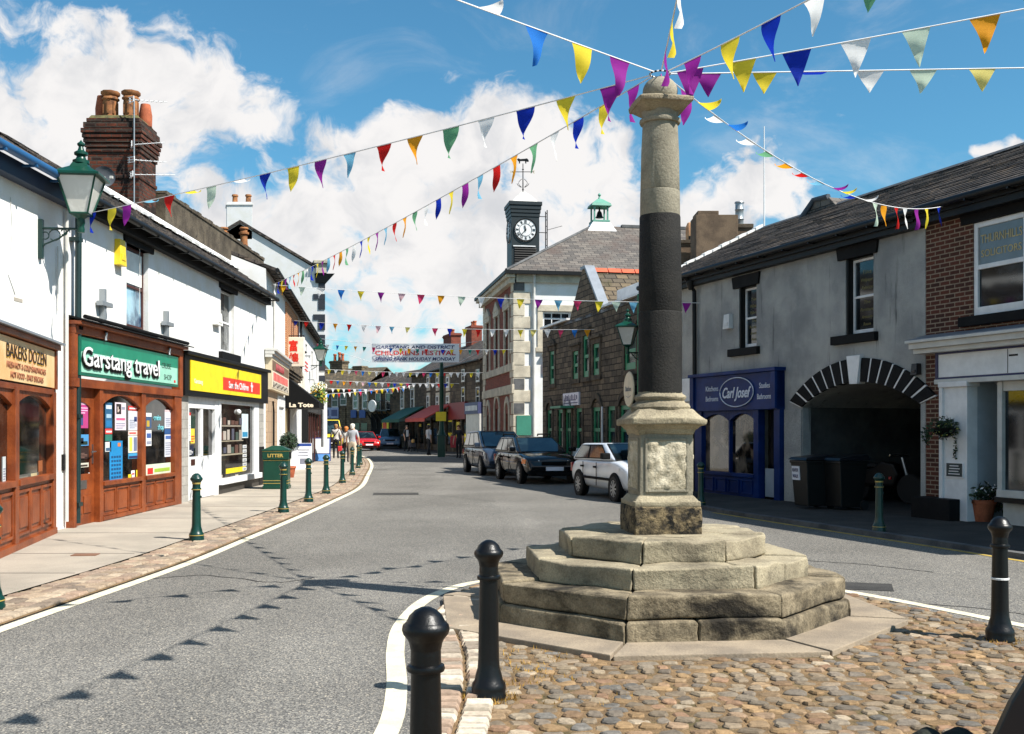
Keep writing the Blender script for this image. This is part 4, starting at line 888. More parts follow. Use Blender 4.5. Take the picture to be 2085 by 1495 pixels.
poster(dr, fA, .028, 378, 840, 388, 898, WH, [(0, .9, 1, 1, RD)]+lines(6)); poster(dr, fA, .026, 388, 873, 396, 903, C(226, 196, 60), lines(3, RD)); poster(dr, fA, .024, 379, 907, 394, 928, C(22, 30, 54), lines(4, WH))
v0, v1 = fA.u(442), fA.u(523); b = B(); b.box(v0, v0+.16, -.06, .06, .3, 2.3); b.box(v1-.5, v1, -.06, .06, .3, 2.3); b.box(v0+.16, v1-.5, -.06, .06, 2.2, 2.3); b.box(v0-.02, v1+.05, -.14, .06, .26, .4)
sw = b.obj('shop_window', M['wpaint'], A_, bevel=.008)
b = B(); b.box(v0, v1, .0, .015, .35, 2.25); b.obj('pane', M['glass_shop'], sw)
b = B(); b.box(v0, v1+.1, -.05, .04, 0, .26); b.obj('stall_riser', surf('dark fluted tiles', C(70, 66, 62), C(48, 46, 44), .5, 20, bump=.3), A_)
poster(sw, fA, -.002, 492, 843, 505, 892, C(196, 210, 214), [(.1, .05, .9, .25, C(40, 130, 170))]); poster(sw, fA, -.002, 460, 952, 500, 962, C(214, 192, 30)); poster(sw, fA, -.002, 446, 866, 490, 869, C(140, 130, 116)); poster(sw, fA, -.002, 446, 897, 495, 899, C(150, 140, 120)); poster(sw, fA, -.002, 446, 924, 494, 927, C(150, 140, 120))
rnd = random.Random(4)
for row, (ya, yb) in enumerate(((850, 865), (873, 896), (903, 923), (965, 990))):
    for k in range(6):
        x = 447+k*8+rnd.uniform(-1, 1); poster(sw, fA, -.003, x, ya+rnd.uniform(0, 8), x+rnd.uniform(4, 7), yb, rnd.choice([C(110, 96, 84), C(150, 140, 130), C(90, 60, 50), C(60, 74, 66), C(170, 160, 150), C(76, 76, 90)]), name='goods')
for k in range(6): poster(sw, fA, -.004, 494, 906+k*9, 502, 913+k*9, C(200, 200, 196), [(.2, .3, .8, .6, GY)], 'card')
b = B(); b.sphere((fA.u(484), -.02, fA.z(484, 839)), .07, 10, 8); b.obj('spot_lamp', M['wpaint'], sw, smooth=True)

# ---------------------------------------------------------------- bakery at the left edge
fK = Fr((-7, 7.0), H90); K_ = fK.thing('bakery_building', 'white rendered bakery with brown timber front and cream lettered sign', 'building')
LK = 9.6
b = B(); wall(b, 0, LK, 0, 5.3, [(5.9, 8.55, 0, 2.75)], .2); shell(b, 0, LK, 0, 5.3, 7, back=True); b.obj('wall', M['white'], K_)
b = B(); b.hexa([(0, -.3, 5.3), (LK, -.3, 5.3), (LK, 3.2, 7.4), (0, 3.2, 7.4), (0, -.3, 5.4), (LK, -.3, 5.4), (LK, 3.2, 7.5), (0, 3.2, 7.5)]); b.hexa([(0, 3.2, 7.4), (LK, 3.2, 7.4), (LK, 7, 5.3), (0, 7, 5.3), (0, 3.2, 7.5), (LK, 3.2, 7.5), (LK, 7, 5.4), (0, 7, 5.4)]); b.obj('roof', M['slate'], K_)
b = B(); b.box(0, LK, -.18, -.0, 5.06, 5.3); b.obj('fascia_board', paint(C(24, 40, 64), .5), K_); gutter(K_, 0, LK+.1, 5.32, -.34, paint(C(36, 84, 128), .4), .065)
b = B(); b.tube([(LK-.12, -.05, 5.0), (LK-.12, -.05, .15)], .03, 8); b.tube([(LK-.4, -.03, 4.4), (LK-.4, -.03, 3.4)], .012, 6); b.obj('service_pipe', M['opaint'], K_)
# angled projecting shopfront, built in its own frame
fS = fr2((-5.42, 9.0), (-6.83, 15.72)); lx = (fS.o.x+7); rel = fS.a-H90
so_ = Vector((fS.o.y-7.0, -(fS.o.x+7.0), 0))              # origin of the shopfront in the bakery frame
LS = 6.87
b = B()
def panelled(b, a, c, n, z0, z1, y):
    b.box(a, c, y, y+.1, z0, z1)
    for i in range(n):
        q0, q1 = a+(c-a)*i/n+.06, a+(c-a)*(i+1)/n-.06
        b.box(q0-.04, q0, y-.025, y, z0+.1, z1-.08); b.box(q1, q1+.04, y-.025, y, z0+.1, z1-.08); b.box(q0, q1, y-.025, y, z1-.12, z1-.08); b.box(q0, q1, y-.025, y, z0+.1, z0+.14); b.box(q0+.06, q1-.06, y-.018, y, z0+.2, z1-.18)
bays = [(.3, 2.3), (2.5, 4.5), (4.7, LS-.16)]
for a, c in bays:
    panelled(b, a, c, 3, .1, .88, 0); b.box(a-.02, c+.02, -.06, .1, .86, .94); archhead(b, a, c, 1.9, .16, 2.14, 0, .1)
for u in (.1, 2.3, 4.5, LS-.17): b.box(u, u+.2, -.04, .12, .02, 2.14)
b.box(0, LS+.04, -.03, .12, 2.1, 2.18); b.box(0, LS+.06, -.05, .12, .02, .13); b.box(LS-.1, LS+.03, -.06, .12, 2.18, 2.8); b.box(0, LS+.06, -.1, .12, 2.76, 2.84)
SK = b.obj('shopfront', M['timber'], K_, bevel=.007, loc=so_, rz=rel)
b = B(); b.box(.2, LS-.1, .06, .075, .9, 2.12); b.obj('pane', M['glass_shop'], SK)
b = B(); b.box(LS-.02, LS+.02, .1, .5, .02, 2.8); b.box(0, LS, .5, .55, 0, 2.8); b.obj('return_panel', M['timber'], SK)
b = B(); b.hexa([(-.0, -.16, 2.84), (LS+.08, -.16, 2.84), (LS+.08, .9, 2.9), (0, .9, 2.9), (0, -.16, 2.87), (LS+.08, -.16, 2.87), (LS+.08, .9, 3.0), (0, .9, 3.0)]); b.obj('lead_cover', M['lead'], SK)
b = B(); b.box(.1, LS-.14, -.045, .06, 2.2, 2.74); sg = b.obj('shop_sign', surf('cream and orange sign', C(226, 196, 150), C(216, 168, 112), .5, 1.1, C(196, 92, 60), (.58, .76), 2.2, (1, 1, .6), bump=0, fine=.04), SK)
bk = paint(C(32, 22, 16)); tn = paint(C(150, 96, 70)); yl = paint(C(226, 176, 60))
u0, u1 = fS.u(13, -.05), fS.u(94, -.05)
text('BAKERS DOZEN', 'lettering', (u0+u1)/2+.01, 2.565, -.046, .25, yl, sg, u1-u0, ext=.002); text('BAKERS DOZEN', 'lettering', (u0+u1)/2, 2.58, -.052, .25, bk, sg, u1-u0, ext=.002)
v0, v1 = fS.u(14, -.05), fS.u(93, -.05); text('FRESH HOT & COLD SANDWICHES', 'lettering', (v0+v1)/2, 2.4, -.047, .11, tn, sg, v1-v0); text('HOT FOOD - DAILY SPECIALS', 'lettering', (fS.u(22, -.05)+fS.u(88, -.05))/2, 2.28, -.047, .11, tn, sg, fS.u(88, -.05)-fS.u(22, -.05))
poster(SK, fS, .055, 5, 930, 11, 982, C(200, 206, 206), lines(5)); poster(SK, fS, .055, 22, 965, 86, 984, C(90, 92, 86), [(.1, .3, .5, .8, C(120, 120, 110)), (.6, .4, .8, .95, C(190, 180, 140))], 'counter'); poster(SK, fS, .055, 78, 938, 86, 975, C(150, 84, 40), name='loaves')
b = B(); b.box(LK-.2, LK-.02, -.03, .0, .95, 1.2); b.obj('meter_box', M['black'], K_)
for pts in ([(20, 402), (24, 470), (16, 560), (30, 600)], [(283, 450), (284, 560), (283, 640)]):
    b = B(); b.tube([(*fK.uz(*q)[:1], -.008, fK.uz(*q)[1]) for q in pts], .006, 5); b.obj('cable', M['opaint'], K_)
for nm, (px, py) in (('a', (36, 610)),): 
    u, z = fK.uz(px, py); b = B(); b.box(u-.12, u+.14, -.005, .01, z-.03, z+.02); b.obj('patch', paint(C(170, 160, 146)), K_)

# big brick stack between bakery and terrace
ST = thing('chimney_stack', 'tall sooty brick chimney stack with four clay pots and television aerials', 'chimney', (-8.68, 23.5, 0))
b = B(); b.box(-.56, .56, -.52, .58, 5.2, 8.0)
for i, (z0, z1, e) in enumerate(((7.05, 7.13, .025), (7.62, 7.7, .03), (7.72, 7.8, .05), (7.82, 7.9, .07), (7.92, 8.0, .09), (8.02, 8.12, .11), (8.14, 8.26, .07), (8.28, 8.36, .02))): b.box(-.56-e, .56+e, -.52-e, .58+e, z0, z1)
b.obj('stack', M['brick_stack'], ST, bevel=.01)
b = B(); b.hexa([(-.56, -.52, 8.34), (.56, -.52, 8.34), (.56, .58, 8.34), (-.56, .58, 8.34), (-.5, -.46, 8.44), (.5, -.46, 8.44), (.5, .52, 8.44), (-.5, .52, 8.44)]); b.obj('mortar_cap', surf('mossy mortar', C(110, 104, 66), C(70, 66, 48), .95, 6.), ST)
for (x, y, r, h, m) in ((-.4, -.1, .14, .56, 'terracotta'), (-.18, -.2, .17, .62, 'buffpot'), (.28, -.22, .17, .62, 'buffpot'), (.42, .3, .14, .5, 'terracotta')):
    b = B()
    if m == 'buffpot':
        b.lathe([(r, 0), (r, .05), (r*.92, .09), (r*.92, h*.68), (r*1.12, h*.72), (r*1.12, h*.78), (r*.9, h*.83), (r*1.2, h*.9), (r*1.2, h), (r*.8, h), (r*.8, h*.9)], (x, y, 8.4), 8, rot=.39)
        for k in range(8): a = k*math.tau/8; b.box(x+math.cos(a)*r*.88-.02, x+math.cos(a)*r*.88+.02, y+math.sin(a)*r*.88-.02, y+math.sin(a)*r*.88+.02, 8.52, 8.78)
    else: b.lathe([(r, 0), (r*1.05, h*.5), (r*.8, h*.92), (r*.75, h), (r*.6, h), (r*.6, h*.9)], (x, y, 8.4), 16)
    b.obj('chimney_pot', M[m], ST, smooth=50)
aer = thing('tv_aerial', 'white television aerials clamped to the sooty brick chimney stack', 'aerial', (-8.18, 22.86, 0))
b = B(); b.tube([(0, 0, 6.3), (0, 0, 8.75)], .016, 6); b.obj('mast', M['zinc'], aer)
for z, d in ((8.72, (.55, .5)), (7.75, (.6, .2)), (7.42, (.5, .6)), (7.1, (.75, .45))):
    b = B(); e = Vector((d[0], d[1], .1)); b.tube([(0, 0, z), (e.x, e.y, z+e.z)], .008, 5); t = Vector((-e.y, e.x, 0)).normalized()
    for k in range(7): q = e*(k/7); b.tube([(q.x-t.x*.1, q.y-t.y*.1, z+q.z), (q.x+t.x*.1, q.y+t.y*.1, z+q.z)], .005, 4)
    for k in (-1, 0, 1): b.tube([(-.1*t.x-.05, -.1*t.y, z+k*.055), (.12*t.x-.05, .12*t.y-.05, z+k*.055)], .012, 5)
    for k in (-1, 1): b.tube([(-.05+t.x*.1*k, t.y*.1*k, z-.055), (-.05+t.x*.1*k, t.y*.1*k, z+.055)], .012, 5)
    b.obj('antenna', M['wpaint'], aer)
DS = .75; sd = thing('satellite_dish', 'grey satellite dish on the brick chimney stack above the green lantern', 'satellite dish', P(212, 360, 22.7))
b = B(); b.lathe([(.0, .07), (.12, .055), (.24, .01), (.3, -.03), (.295, -.045), (.24, 0), (.12, .04), (0, .055)], n=24, ax='y'); b.obj('dish', paint(C(72, 76, 82), .6), sd, smooth=True, rz=.5); sd.scale = (DS, DS, DS)
b = B(); b.tube([(0, .05, 0), (-.02, .25, -.05)], .02, 6); b.tube([(.06, -.02, -.22), (.32, -.3, -.1)], .012, 6); b.box(.29, .37, -.36, -.28, -.13, -.06); b.obj('feed_arm', M['opaint'], sd)

# ---------------------------------------------------------------- lanterns
def lantern(name, label, loc, rz, wallvec, sc=1., grp='green street lanterns'):
    """loc: foot of the glazed head; wallvec: where the bracket meets the wall, in the lantern's frame"""
    r = thing(name, label, 'street lamp', loc, rz, grp); r.scale = (sc, sc, sc)
    def fr4(w0, z0, w1, z1): return [(x*w0, y*w0, z0) for x, y in ((-1, -1), (1, -1), (1, 1), (-1, 1))]+[(x*w1, y*w1, z1) for x, y in ((-1, -1), (1, -1), (1, 1), (-1, 1))]
    b = B()
    for x, y in ((-1, -1), (1, -1), (1, 1), (-1, 1)): b.tube([(x*.115, y*.115, 0), (x*.25, y*.25, .5)], .014, 6)
    for w, z in ((.115, 0), (.25, .5)):
        for k in range(4):
            c = ((-1, -1), (1, -1), (1, 1), (-1, 1)); p, q = c[k], c[(k+1) % 4]; b.tube([(p[0]*w, p[1]*w, z), (q[0]*w, q[1]*w, z)], .016, 6)
    b.obj('frame', M['greenpaint'], r)
    b = B(); b.hexa(fr4(.108, .01, .243, .5)); b.obj('glazing', glassy('lantern glass', C(196, 194, 186), C(226, 224, 216), .1, 3.), r)
    b = B(); b.hexa(fr4(.31, .5, .31, .53)); b.hexa(fr4(.3, .53, .12, .64)); b.hexa(fr4(.12, .64, .09, .7)); b.lathe([(.11, .7), (.11, .74), (.07, .76), (.055, .8), (.09, .82), (.09, .85), (.045, .88), (.03, .93), (.05, .955), (.05, .975), (.02, 1.0), (0, 1.03)], n=16); b.obj('hood', M['greenpaint'], r, smooth=35)
    b = B(); b.lathe([(.0, -.25), (.045, -.25), (.05, -.2), (.04, -.16), (.055, -.12), (.05, -.06), (.09, -.03), (.125, -.01), (.125, .01), (0, .01)], n=16); b.obj('holder', M['greenpaint'], r, smooth=35)
    if wallvec:
        w = Vector(wallvec); b = B(); b.tube([(0, 0, -.2), (w.x, w.y, -.2)], .016, 8); b.tube([(w.x*.25, w.y*.25, -.2), (w.x*.5, w.y*.5, -.33), (w.x*.85, w.y*.85, -.42), (w.x, w.y, -.55)], .012, 8)
        for f, rr, zz in ((.62, .075, -.29), (.84, .05, -.3), (.4, .04, -.25)):
            d = w.normalized(); b.tube([(w.x*f+d.x*rr*math.cos(a*.5), w.y*f+d.y*rr*math.cos(a*.5), zz+rr*math.sin(a*.5)) for a in range(12)], .009, 6)
        e = w*.96; b.box(e.x-.04, e.x+.04, e.y-.04, e.y+.04, -.62, -.08); b.obj('bracket', paint(C(12, 44, 40), .4), r, smooth=50)
    return r
pl = P(165, 437, 15.7); lantern('wall_lantern', 'green four sided lantern on a scrolled bracket over the bakery', pl, .12, (-.42-(pl.x+6.55), .0, 0), 1.08)
pl = P(1278, 703, 29.6); lantern('wall_lantern', 'green lantern on the dark stone wall left of the column', pl, -.3, (.32, .35, 0), 1.0)
pl = P(653, 735, 49.5); lantern('wall_lantern', 'green lantern above the flower basket on the left row', pl, 0, (-.6, .1, 0), 1.05)
# ---------------------------------------------------------------- left side beyond the terrace
aB = math.atan2(1, -.129); fB = Fr((-7, 30.02), aB)
T_ = fB.thing('takeaway_building', 'white rendered takeaway with brown and red lettered fascia next to the charity shop', 'building')
LB = 6.1
def simple_shell(root, L, ze, dp, mat, ops=(), zr=None, roofm=None, over=.28, d=.14, side=True):
    b = B(); wall(b, 0, L, 0, ze, ops, d); shell(b, 0, L, 0, ze, dp)
    if zr:
        for u in (0, L): b.face([(u, 0, ze), (u, dp, ze), (u, dp/2, zr)])
    b.obj('wall', mat, root)
    if zr: return gable_roof(root, 0, L, ze-.06, zr, -over, dp/2, dp+over, roofm)
ops = [(fB.u(553), fB.u(560), 4.1, 5.5)]
simple_shell(T_, LB, 6.15, 6, M['white2'], ops, 7.3, M['slate'])
sash(T_, *ops[0], .09, M['wpaint'], M['glass_grey'])
gutter(T_, 0, LB, 6.12, -.32, M['black']); b = B(); b.tube([(1.9, -.06, 6.0), (1.9, -.06, 3.7)], .04, 8); b.obj('drainpipe', M['opaint'], T_)
u0, u1 = fB.u(539.5), fB.u(577); b = B(); b.box(u0+.1, u1, -.18, .0, 2.72, 3.62); b.mi = 1; b.box(u0+.25, u1-.2, -.19, -.18, 3.28, 3.56); b.mi = 2; b.box(u0+.25, u1-.2, -.19, -.18, 2.78, 3.26)
sg = b.obj('shop_sign', [paint(C(206, 190, 160)), paint(C(122, 94, 74)), paint(C(224, 210, 190))], T_)
b = B(); rnd = random.Random(6)
for k in range(11): x = u0+.5+k*(u1-u0-1.)/11; b.box(x, x+.3, -.196, -.19, 2.99, 3.22); b.box(x+.05, x+.25, -.199, -.196, 3.05, 3.16) if k % 2 else None
b.obj('lettering', paint(C(206, 60, 60)), sg); b = B()
for k in range(13): x = u0+.4+k*(u1-u0-.9)/13; b.box(x, x+.1, -.196, -.19, 2.8, 2.95); b.box(x+.1, x+.26, -.196, -.19, 2.8+.05*(k % 3), 2.86+.04*(k % 3))
b.obj('lettering', bk, sg)
b = B()
for k in range(6): x = u0+1.2+k*.45; b.tube([(x, -.195, 3.32), (x+.1, -.195, 3.5), (x+.25, -.195, 3.36), (x+.35, -.195, 3.5)], .02, 4)
b.tube([(u0+1.2, -.195, 3.32), (u0+3.85, -.195, 3.34)], .014, 4); b.obj('lettering', paint(C(140, 40, 44)), sg)
b = B()
for k in range(3): b.box(u0, u1+.2, -.2-.06*k, 0, 3.62+.09*k, 3.7+.09*k)
b.obj('cornice', M['opaint'], T_, bevel=.01)
b = B(); b.box(0, fB.u(562), -.04, .05, 0, 2.72); b.obj('tiled_pier', M['tile_cream'], T_)
b = B(); a, c = fB.u(563), fB.u(577); b.box(a, a+.25, -.06, .05, 0, 2.65); b.box(c-.25, c, -.06, .05, 0, 2.65); b.box(a+.25, c-.25, -.06, .05, 2.3, 2.65); b.box(a+.25, c-.25, -.04, .05, .05, .9); dr = b.obj('door', M['wpaint'], T_, bevel=.01)
b = B(); b.box(a+.1, c-.1, .0, .02, .85, 2.4); b.obj('pane', M['glass_shop'], dr)
b = B(); b.tube([(1.1, -.1, 2.4), (1.3, -.1, 2.1), (1.2, -.1, .2)], .03, 6); b.obj('cable', M['black'], T_)
# hanging box sign with two red characters
hs = thing('hanging_sign', 'white hanging box sign with two red Chinese characters', 'sign', (P(577, 747, 37.3).x, 37.3, P(577, 747, 37.3).z))
w_, h_ = 43/F*37.3, 60/F*37.3; b = B(); b.box(0, w_, -.08, .08, 0, h_); b.obj('box', paint(C(240, 226, 206), .4), hs, bevel=.02)
text('富', 'lettering', w_*.5, h_*.7, -.081, .4, RDm := paint(C(214, 44, 26)), hs, .3, bold=.012); text('煌', 'lettering', w_*.52, h_*.28, -.081, .4, RDm, hs, .34, bold=.012)
b = B(); b.tube([(-.25, 0, h_+.05), (w_, 0, h_+.05)], .02, 6); b.tube([(-.25, 0, -.03), (w_*.3, 0, -.03)], .02, 6); b.obj('bracket', M['black'], hs)
# boutique with a black awning and an orange brick upper wall
fC = Fr(fB.world(LB+.03).xy, aB); U_ = fC.thing('boutique_building', 'white narrow boutique with an orange brick upper panel and black awning', 'building'); LC = 6.4
simple_shell(U_, LC, 6.15, 6, M['white2'], [], 7.3, M['slate']); gutter(U_, 0, LC, 6.12, -.32, M['black'])
b = B(); b.box(.3, LC-.9, -.05, .02, 3.9, 5.98); b.obj('brick_panel', M['brick_orange'], U_)
sash(U_, 2.4, 3.3, 4.2, 5.6, -.07, M['timber_dark'], M['glass'], dp=.06); b = B(); b.box(LC-.88, LC-.5, -.08, .02, 3.4, 5.9); b.obj('pilaster', M['timber_dark'], U_, bevel=.01)
b = B()
for k in range(3): b.box(0, LC, -.22+.05*k, 0, 3.62-.1*k, 3.7-.1*k)
b.box(0, LC, -.16, 0, 3.72, 4.0); b.obj('cornice', surf('weathered fascia board', C(120, 104, 84), C(66, 60, 54), .8, 3., bump=.2), U_, bevel=.01)
aw = B(); ya = -1.15; aw.prism([(-.05, 3.38), (-.05, 2.52), (ya, 2.52)], 'x', .2, 3.6); aw.box(.2, 3.6, ya-.01, -.03, 2.32, 2.518); AW = aw.obj('awning', M['blackmatt'], U_)
text('La Tote', 'lettering', 0, 2.42, 0, .2, paint(C(232, 216, 190)), AW, .82, bold=.008, loc=(.19, -.56, 0), rz=-.0+(0-aB)*0-H90)
b = B(); b.box(.25, 1.1, -.04, .05, 0, 2.3); b.obj('curtain', paint(C(150, 132, 96)), U_); b = B(); b.box(1.15, 1.7, -.06, .05, 0, 2.4); b.obj('door_frame', M['timber_dark'], U_)
b = B(); b.box(2.0, 5.4, -.12, .05, 0, 2.4); b.prism([(-.12, 2.0), (-.3, 2.36), (-.12, 2.36)], 'x', 2.0, 2.5); b.obj('pilaster', M['wpaint'], U_, bevel=.02)
# long white range with black shopfront
fD = Fr(fC.world(LC+.03).xy, aB); V_ = fD.thing('white_range', 'white two storey range with black ground floor running to the bend', 'building'); LD = 17.5
ops = [(x, x+1.1, 3.9, 5.4) for x in (1.2, 4.6, 9., 13.)]
simple_shell(V_, LD, 6.15, 6, M['white2'], ops, 7.3, M['slate']); gutter(V_, 0, LD, 6.12, -.32, M['black'])
for o in ops: sash(V_, *o, .08, M['timber_dark'], M['glass'])
b = B(); b.box(2.0, LD-.2, -.25, 0, 0, 2.9); b.obj('shopfront', M['black'], V_, bevel=.02); 
for x in (3, 4.6, 6.6, 9, 11.4, 14): b = B(); b.box(x, x+.18, -.3, -.24, .1, 2.6); b.obj('mullion', M['timber_dark'], V_)
for x in (2.3, 4.8, 6.9, 9.4): b = B(); b.box(x, x+1.6, -.262, -.25, .5, 2.3); b.obj('pane', M['glass_shop'], V_)
b = B(); b.box(.3, 1.9, -.14, 0, 2.9, 3.9); b.obj('shop_sign', paint(C(226, 216, 200)), V_); b = B(); b.box(2.2, 10, -.4, -.25, 2.3, 2.9); b.obj('fascia', paint(C(60, 60, 60)), V_)
b = B(); b.tube([(.6, -.08, 6), (.6, -.08, 3.2)], .05, 8); b.obj('drainpipe', M['black'], V_)
bs_ = thing('barber_sign', 'small projecting white sign with red diagonal stripes below the Chinese sign', 'sign', P(617, 757, 43)); w_, h_ = 15/F*43, 27/F*43
b = B(); b.box(0, w_, -.06, .06, 0, h_); b.obj('board', M['wpaint'], bs_, bevel=.01); b = B()
for k in range(3): b.prism([(w_*.25, h_*(.75-.28*k)), (w_*.4, h_*(.78-.28*k)), (w_*.75, h_*(.55-.28*k)), (w_*.6, h_*(.52-.28*k))], 'y', -.068, -.06)
b.obj('stripe', paint(RD), bs_); b = B(); b.tube([(-.3, 0, h_+.1), (w_, 0, h_+.1)], .018, 6); b.lathe([(.1, 0), (.18, .05), (.1, .1)], (.0, 0, h_+.2), 10); b.obj('bracket', M['black'], bs_)
pl_ = thing('drain_pole', 'white painted upright pipe on the corner of the black shopfront', 'pole', P(660, 893, 50)); b = B(); b.tube([(0, 0, -.4), (0, 0, 2.2)], .14, 10); b.obj('pipe', M['wpaint'], pl_, smooth=True)
# flower basket
fb_ = thing('hanging_basket', 'overflowing basket of yellow, orange and white flowers under the lantern', 'hanging basket', P(648, 800, 48.5))
gm = [paint(C(92, 128, 40), .8), paint(C(150, 150, 40), .8), paint(C(196, 150, 50), .8), paint(C(70, 92, 36), .8)]
b = B(); b.leaves((0, 0, .05), (.42, .42, .42), 420, .075, 4, .2, 3); b.leaves((.12, 0, -.3), (.32, .35, .42), 320, .07, 4, .2, 4); b.obj('foliage', gm, fb_)
b = B(); b.leaves((.05, -.05, .3), (.4, .4, .3), 240, .05, 2, .4, 8); b.obj('blossom', [paint(C(232, 230, 214)), paint(C(214, 220, 206))], fb_); b = B(); b.lathe([(.1, -.35), (.25, -.25), (.3, -.05), (.28, -.02)], (-.1, 0, 0), 14); b.obj('bowl', M['greenpaint'], fb_, smooth=True)
b = B(); b.tube([(-.1, 0, -.05), (-.2, 0, .6), (-.9, .1, .6)], .015, 5); b.obj('chain', M['black'], fb_)
# small stack with two pots, and the tall white gable house behind
cs = thing('chimney_stack', 'low brown stack with two clay pots in front of the white gable', 'chimney', (-8.75, 33.6, 0))
b = B(); b.box(-.75, .45, -.3, .5, 6.2, 7.15); b.box(-.82, .52, -.37, .57, 7.0, 7.1); b.box(-.8, .5, -.35, .55, 7.15, 7.28); b.box(-.65, .35, -.25, .45, 7.28, 7.42); b.obj('stack', M['brick_stack'], cs, bevel=.015)
for x in (-.42, .22): b = B(); b.lathe([(.13, 0), (.12, .1), (.11, .35), (.16, .38), (.16, .44), (.11, .46), (.11, .52), (.15, .55), (.13, .6), (.1, .6)], (x, 0, 7.4), 12); b.obj('chimney_pot', M['buffpot'], cs, smooth=True)
fW = Fr((-19.6, 58), 0); W_ = fW.thing('gable_house', 'tall white gable ended house with black quoins and a white chimney', 'building'); LW, eW, zW = 9.3, 10.1, 12.85
b = B(); b.face([(0, 0, 0), (LW, 0, 0), (LW, 0, eW), (LW/2, 0, zW), (0, 0, eW)]); b.face([(0, 14, 0), (LW, 14, 0), (LW, 14, eW), (LW/2, 14, zW), (0, 14, eW)]); b.face([(LW, 0, 0), (LW, 14, 0), (LW, 14, eW), (LW, 0, eW)]); b.face([(0, 0, 0), (0, 14, 0), (0, 14, eW), (0, 0, eW)]); b.obj('wall', M['white2'], W_)
b = B()
for s in (-1, 1): e = LW/2*(1+.02)*s; b.hexa([(LW/2+e, -.12, eW), (LW/2+e, 14, eW), (LW/2, 14, zW+.04), (LW/2, -.12, zW+.04), (LW/2+e, -.12, eW+.14), (LW/2+e, 14, eW+.14), (LW/2, 14, zW+.2), (LW/2, -.12, zW+.2)])
b.obj('roof', M['slate'], W_); b = B()
for k in range(17): w = .62 if k % 2 else .34; b.box(LW-w, LW+.03, -.04, .3, .3+k*.56, .3+k*.56+(.3 if k % 2 else .56)*.98)
b.obj('quoin', paint(C(44, 48, 56), .6), W_); b = B(); b.hexa([(LW-.5, -.1, eW-.5), (LW+.05, -.1, eW-.5), (LW+.05, 14, eW-.5), (LW-.5, 14, eW-.5), (LW-.55, -.15, eW+.0), (LW+.55, -.15, eW+.0), (LW+.55, 14, eW+.0), (LW-.55, 14, eW+.0)]); b.obj('cornice', M['black'], W_)
b = B(); b.box(LW-.5, LW+.1, -.2, .5, eW+.02, eW+.55); b.box(LW-.62, LW+.25, -.3, .6, eW+.55, eW+.72); b.obj('kneeler', M['dress'], W_, bevel=.02)
chimney(W_, LW/2-.72, LW/2+.68, .0, .9, 12.0, 13.9, M['white2'], [(LW/2-.38, .45, .17, .5, 0), (LW/2+.36, .45, .17, .5, 0)], M['buffpot'], 1)
for o in COL.objects:                                    # the house stands askew: its flank runs back along the street
    if o.parent == W_ and o.type == 'MESH':
        for v in o.data.vertices: v.co.x -= .3*v.co.y
# things on the left pavement
def litter_bin():
    p = Vector((-6.12, 27.5, .045)); r = thing('litter_bin', 'green square litter bin with gold lines outside the white shops', 'litter bin', p, .1)
    b = B(); b.box(-.31, .31, -.31, .31, .02, .76); b.box(-.33, .33, -.33, .33, .0, .08); b.obj('body', M['greenpaint'], r, bevel=.012)
    b = B(); b.box(-.335, .335, -.335, .335, .76, .98); b.hexa([(-.35, -.35, .98), (.35, -.35, .98), (.35, .35, .98), (-.35, .35, .98), (-.35, -.35, 1.01), (.35, -.35, 1.01), (.35, .35, 1.01), (-.35, .35, 1.01)]); b.hexa([(-.34, -.34, 1.01), (.34, -.34, 1.01), (.34, .34, 1.01), (-.34, .34, 1.01), (-.12, -.12, 1.11), (.12, -.12, 1.11), (.12, .12, 1.11), (-.12, .12, 1.11)]); hd = b.obj('hood', M['greenpaint'], r, bevel=.01)
    b = B(); b.box(.332, .34, -.2, .2, .79, .95); b.obj('slot', M['blackmatt'], hd)
    for z in (.14, .21, .73, .965): b = B(); b.box(-.318-.02*(z > .9), .318+.02*(z > .9), -.316-.022*(z > .9), .3, z, z+.012); b.obj('gold_line', M['gold'], r)
    text('LITTER', 'lettering', 0, .865, -.337, .12, M['gold'], hd, .4, bold=.004)
litter_bin()
def aboard(name, label, p, rz, w, h, frame, faces, round_top=False):
    r = thing(name, label, 'pavement sign', p, rz, 'pavement boards outside the left hand shops')
    for s in (-1, 1):
        b = B(); y0, y1 = s*.26, s*.03
        b.hexa([(-w/2, y0-.015, 0), (w/2, y0-.015, 0), (w/2, y0+.015, 0), (-w/2, y0+.015, 0), (-w/2, y1-.015, h), (w/2, y1-.015, h), (w/2, y1+.015, h), (-w/2, y1+.015, h)]); o = b.obj('panel', frame, r, bevel=.01)
        for (a, c, e, f, m) in faces:
            b = B(); g = lambda z: (y0+(y1-y0)*z/h)+s*.0185
            b.face([(a*w, g(c*h), c*h), (e*w, g(c*h), c*h), (e*w, g(f*h), f*h), (a*w, g(f*h), f*h)]); b.obj('print', m, o)
    return r
bl = paint(C(34, 62, 130)); lbm = paint(C(96, 150, 214)); gr = paint(C(110, 112, 124))
aboard('pavement_board', 'white pavement board with a dark blue heading by the boutique', G(618, 958)+Vector((0, 0, .045)), .12, .62, 1.0, M['wpaint'], [(-.48, .88, .48, .99, bl), (-.36, .72, .36, .76, gr), (-.3, .62, .28, .66, gr), (-.36, .52, .3, .56, gr), (-.2, .2, .24, .42, gr)])
aboard('pavement_board', 'blue framed pavement board with a blank white panel, nearer the bend', G(656, 941)+Vector((0, 0, .045)), .1, .78, 1.12, bl, [(-.44, .34, .44, .96, M['wpaint']), (-.48, .02, .48, .3, lbm), (-.04, .62, .04, .66, gr)])
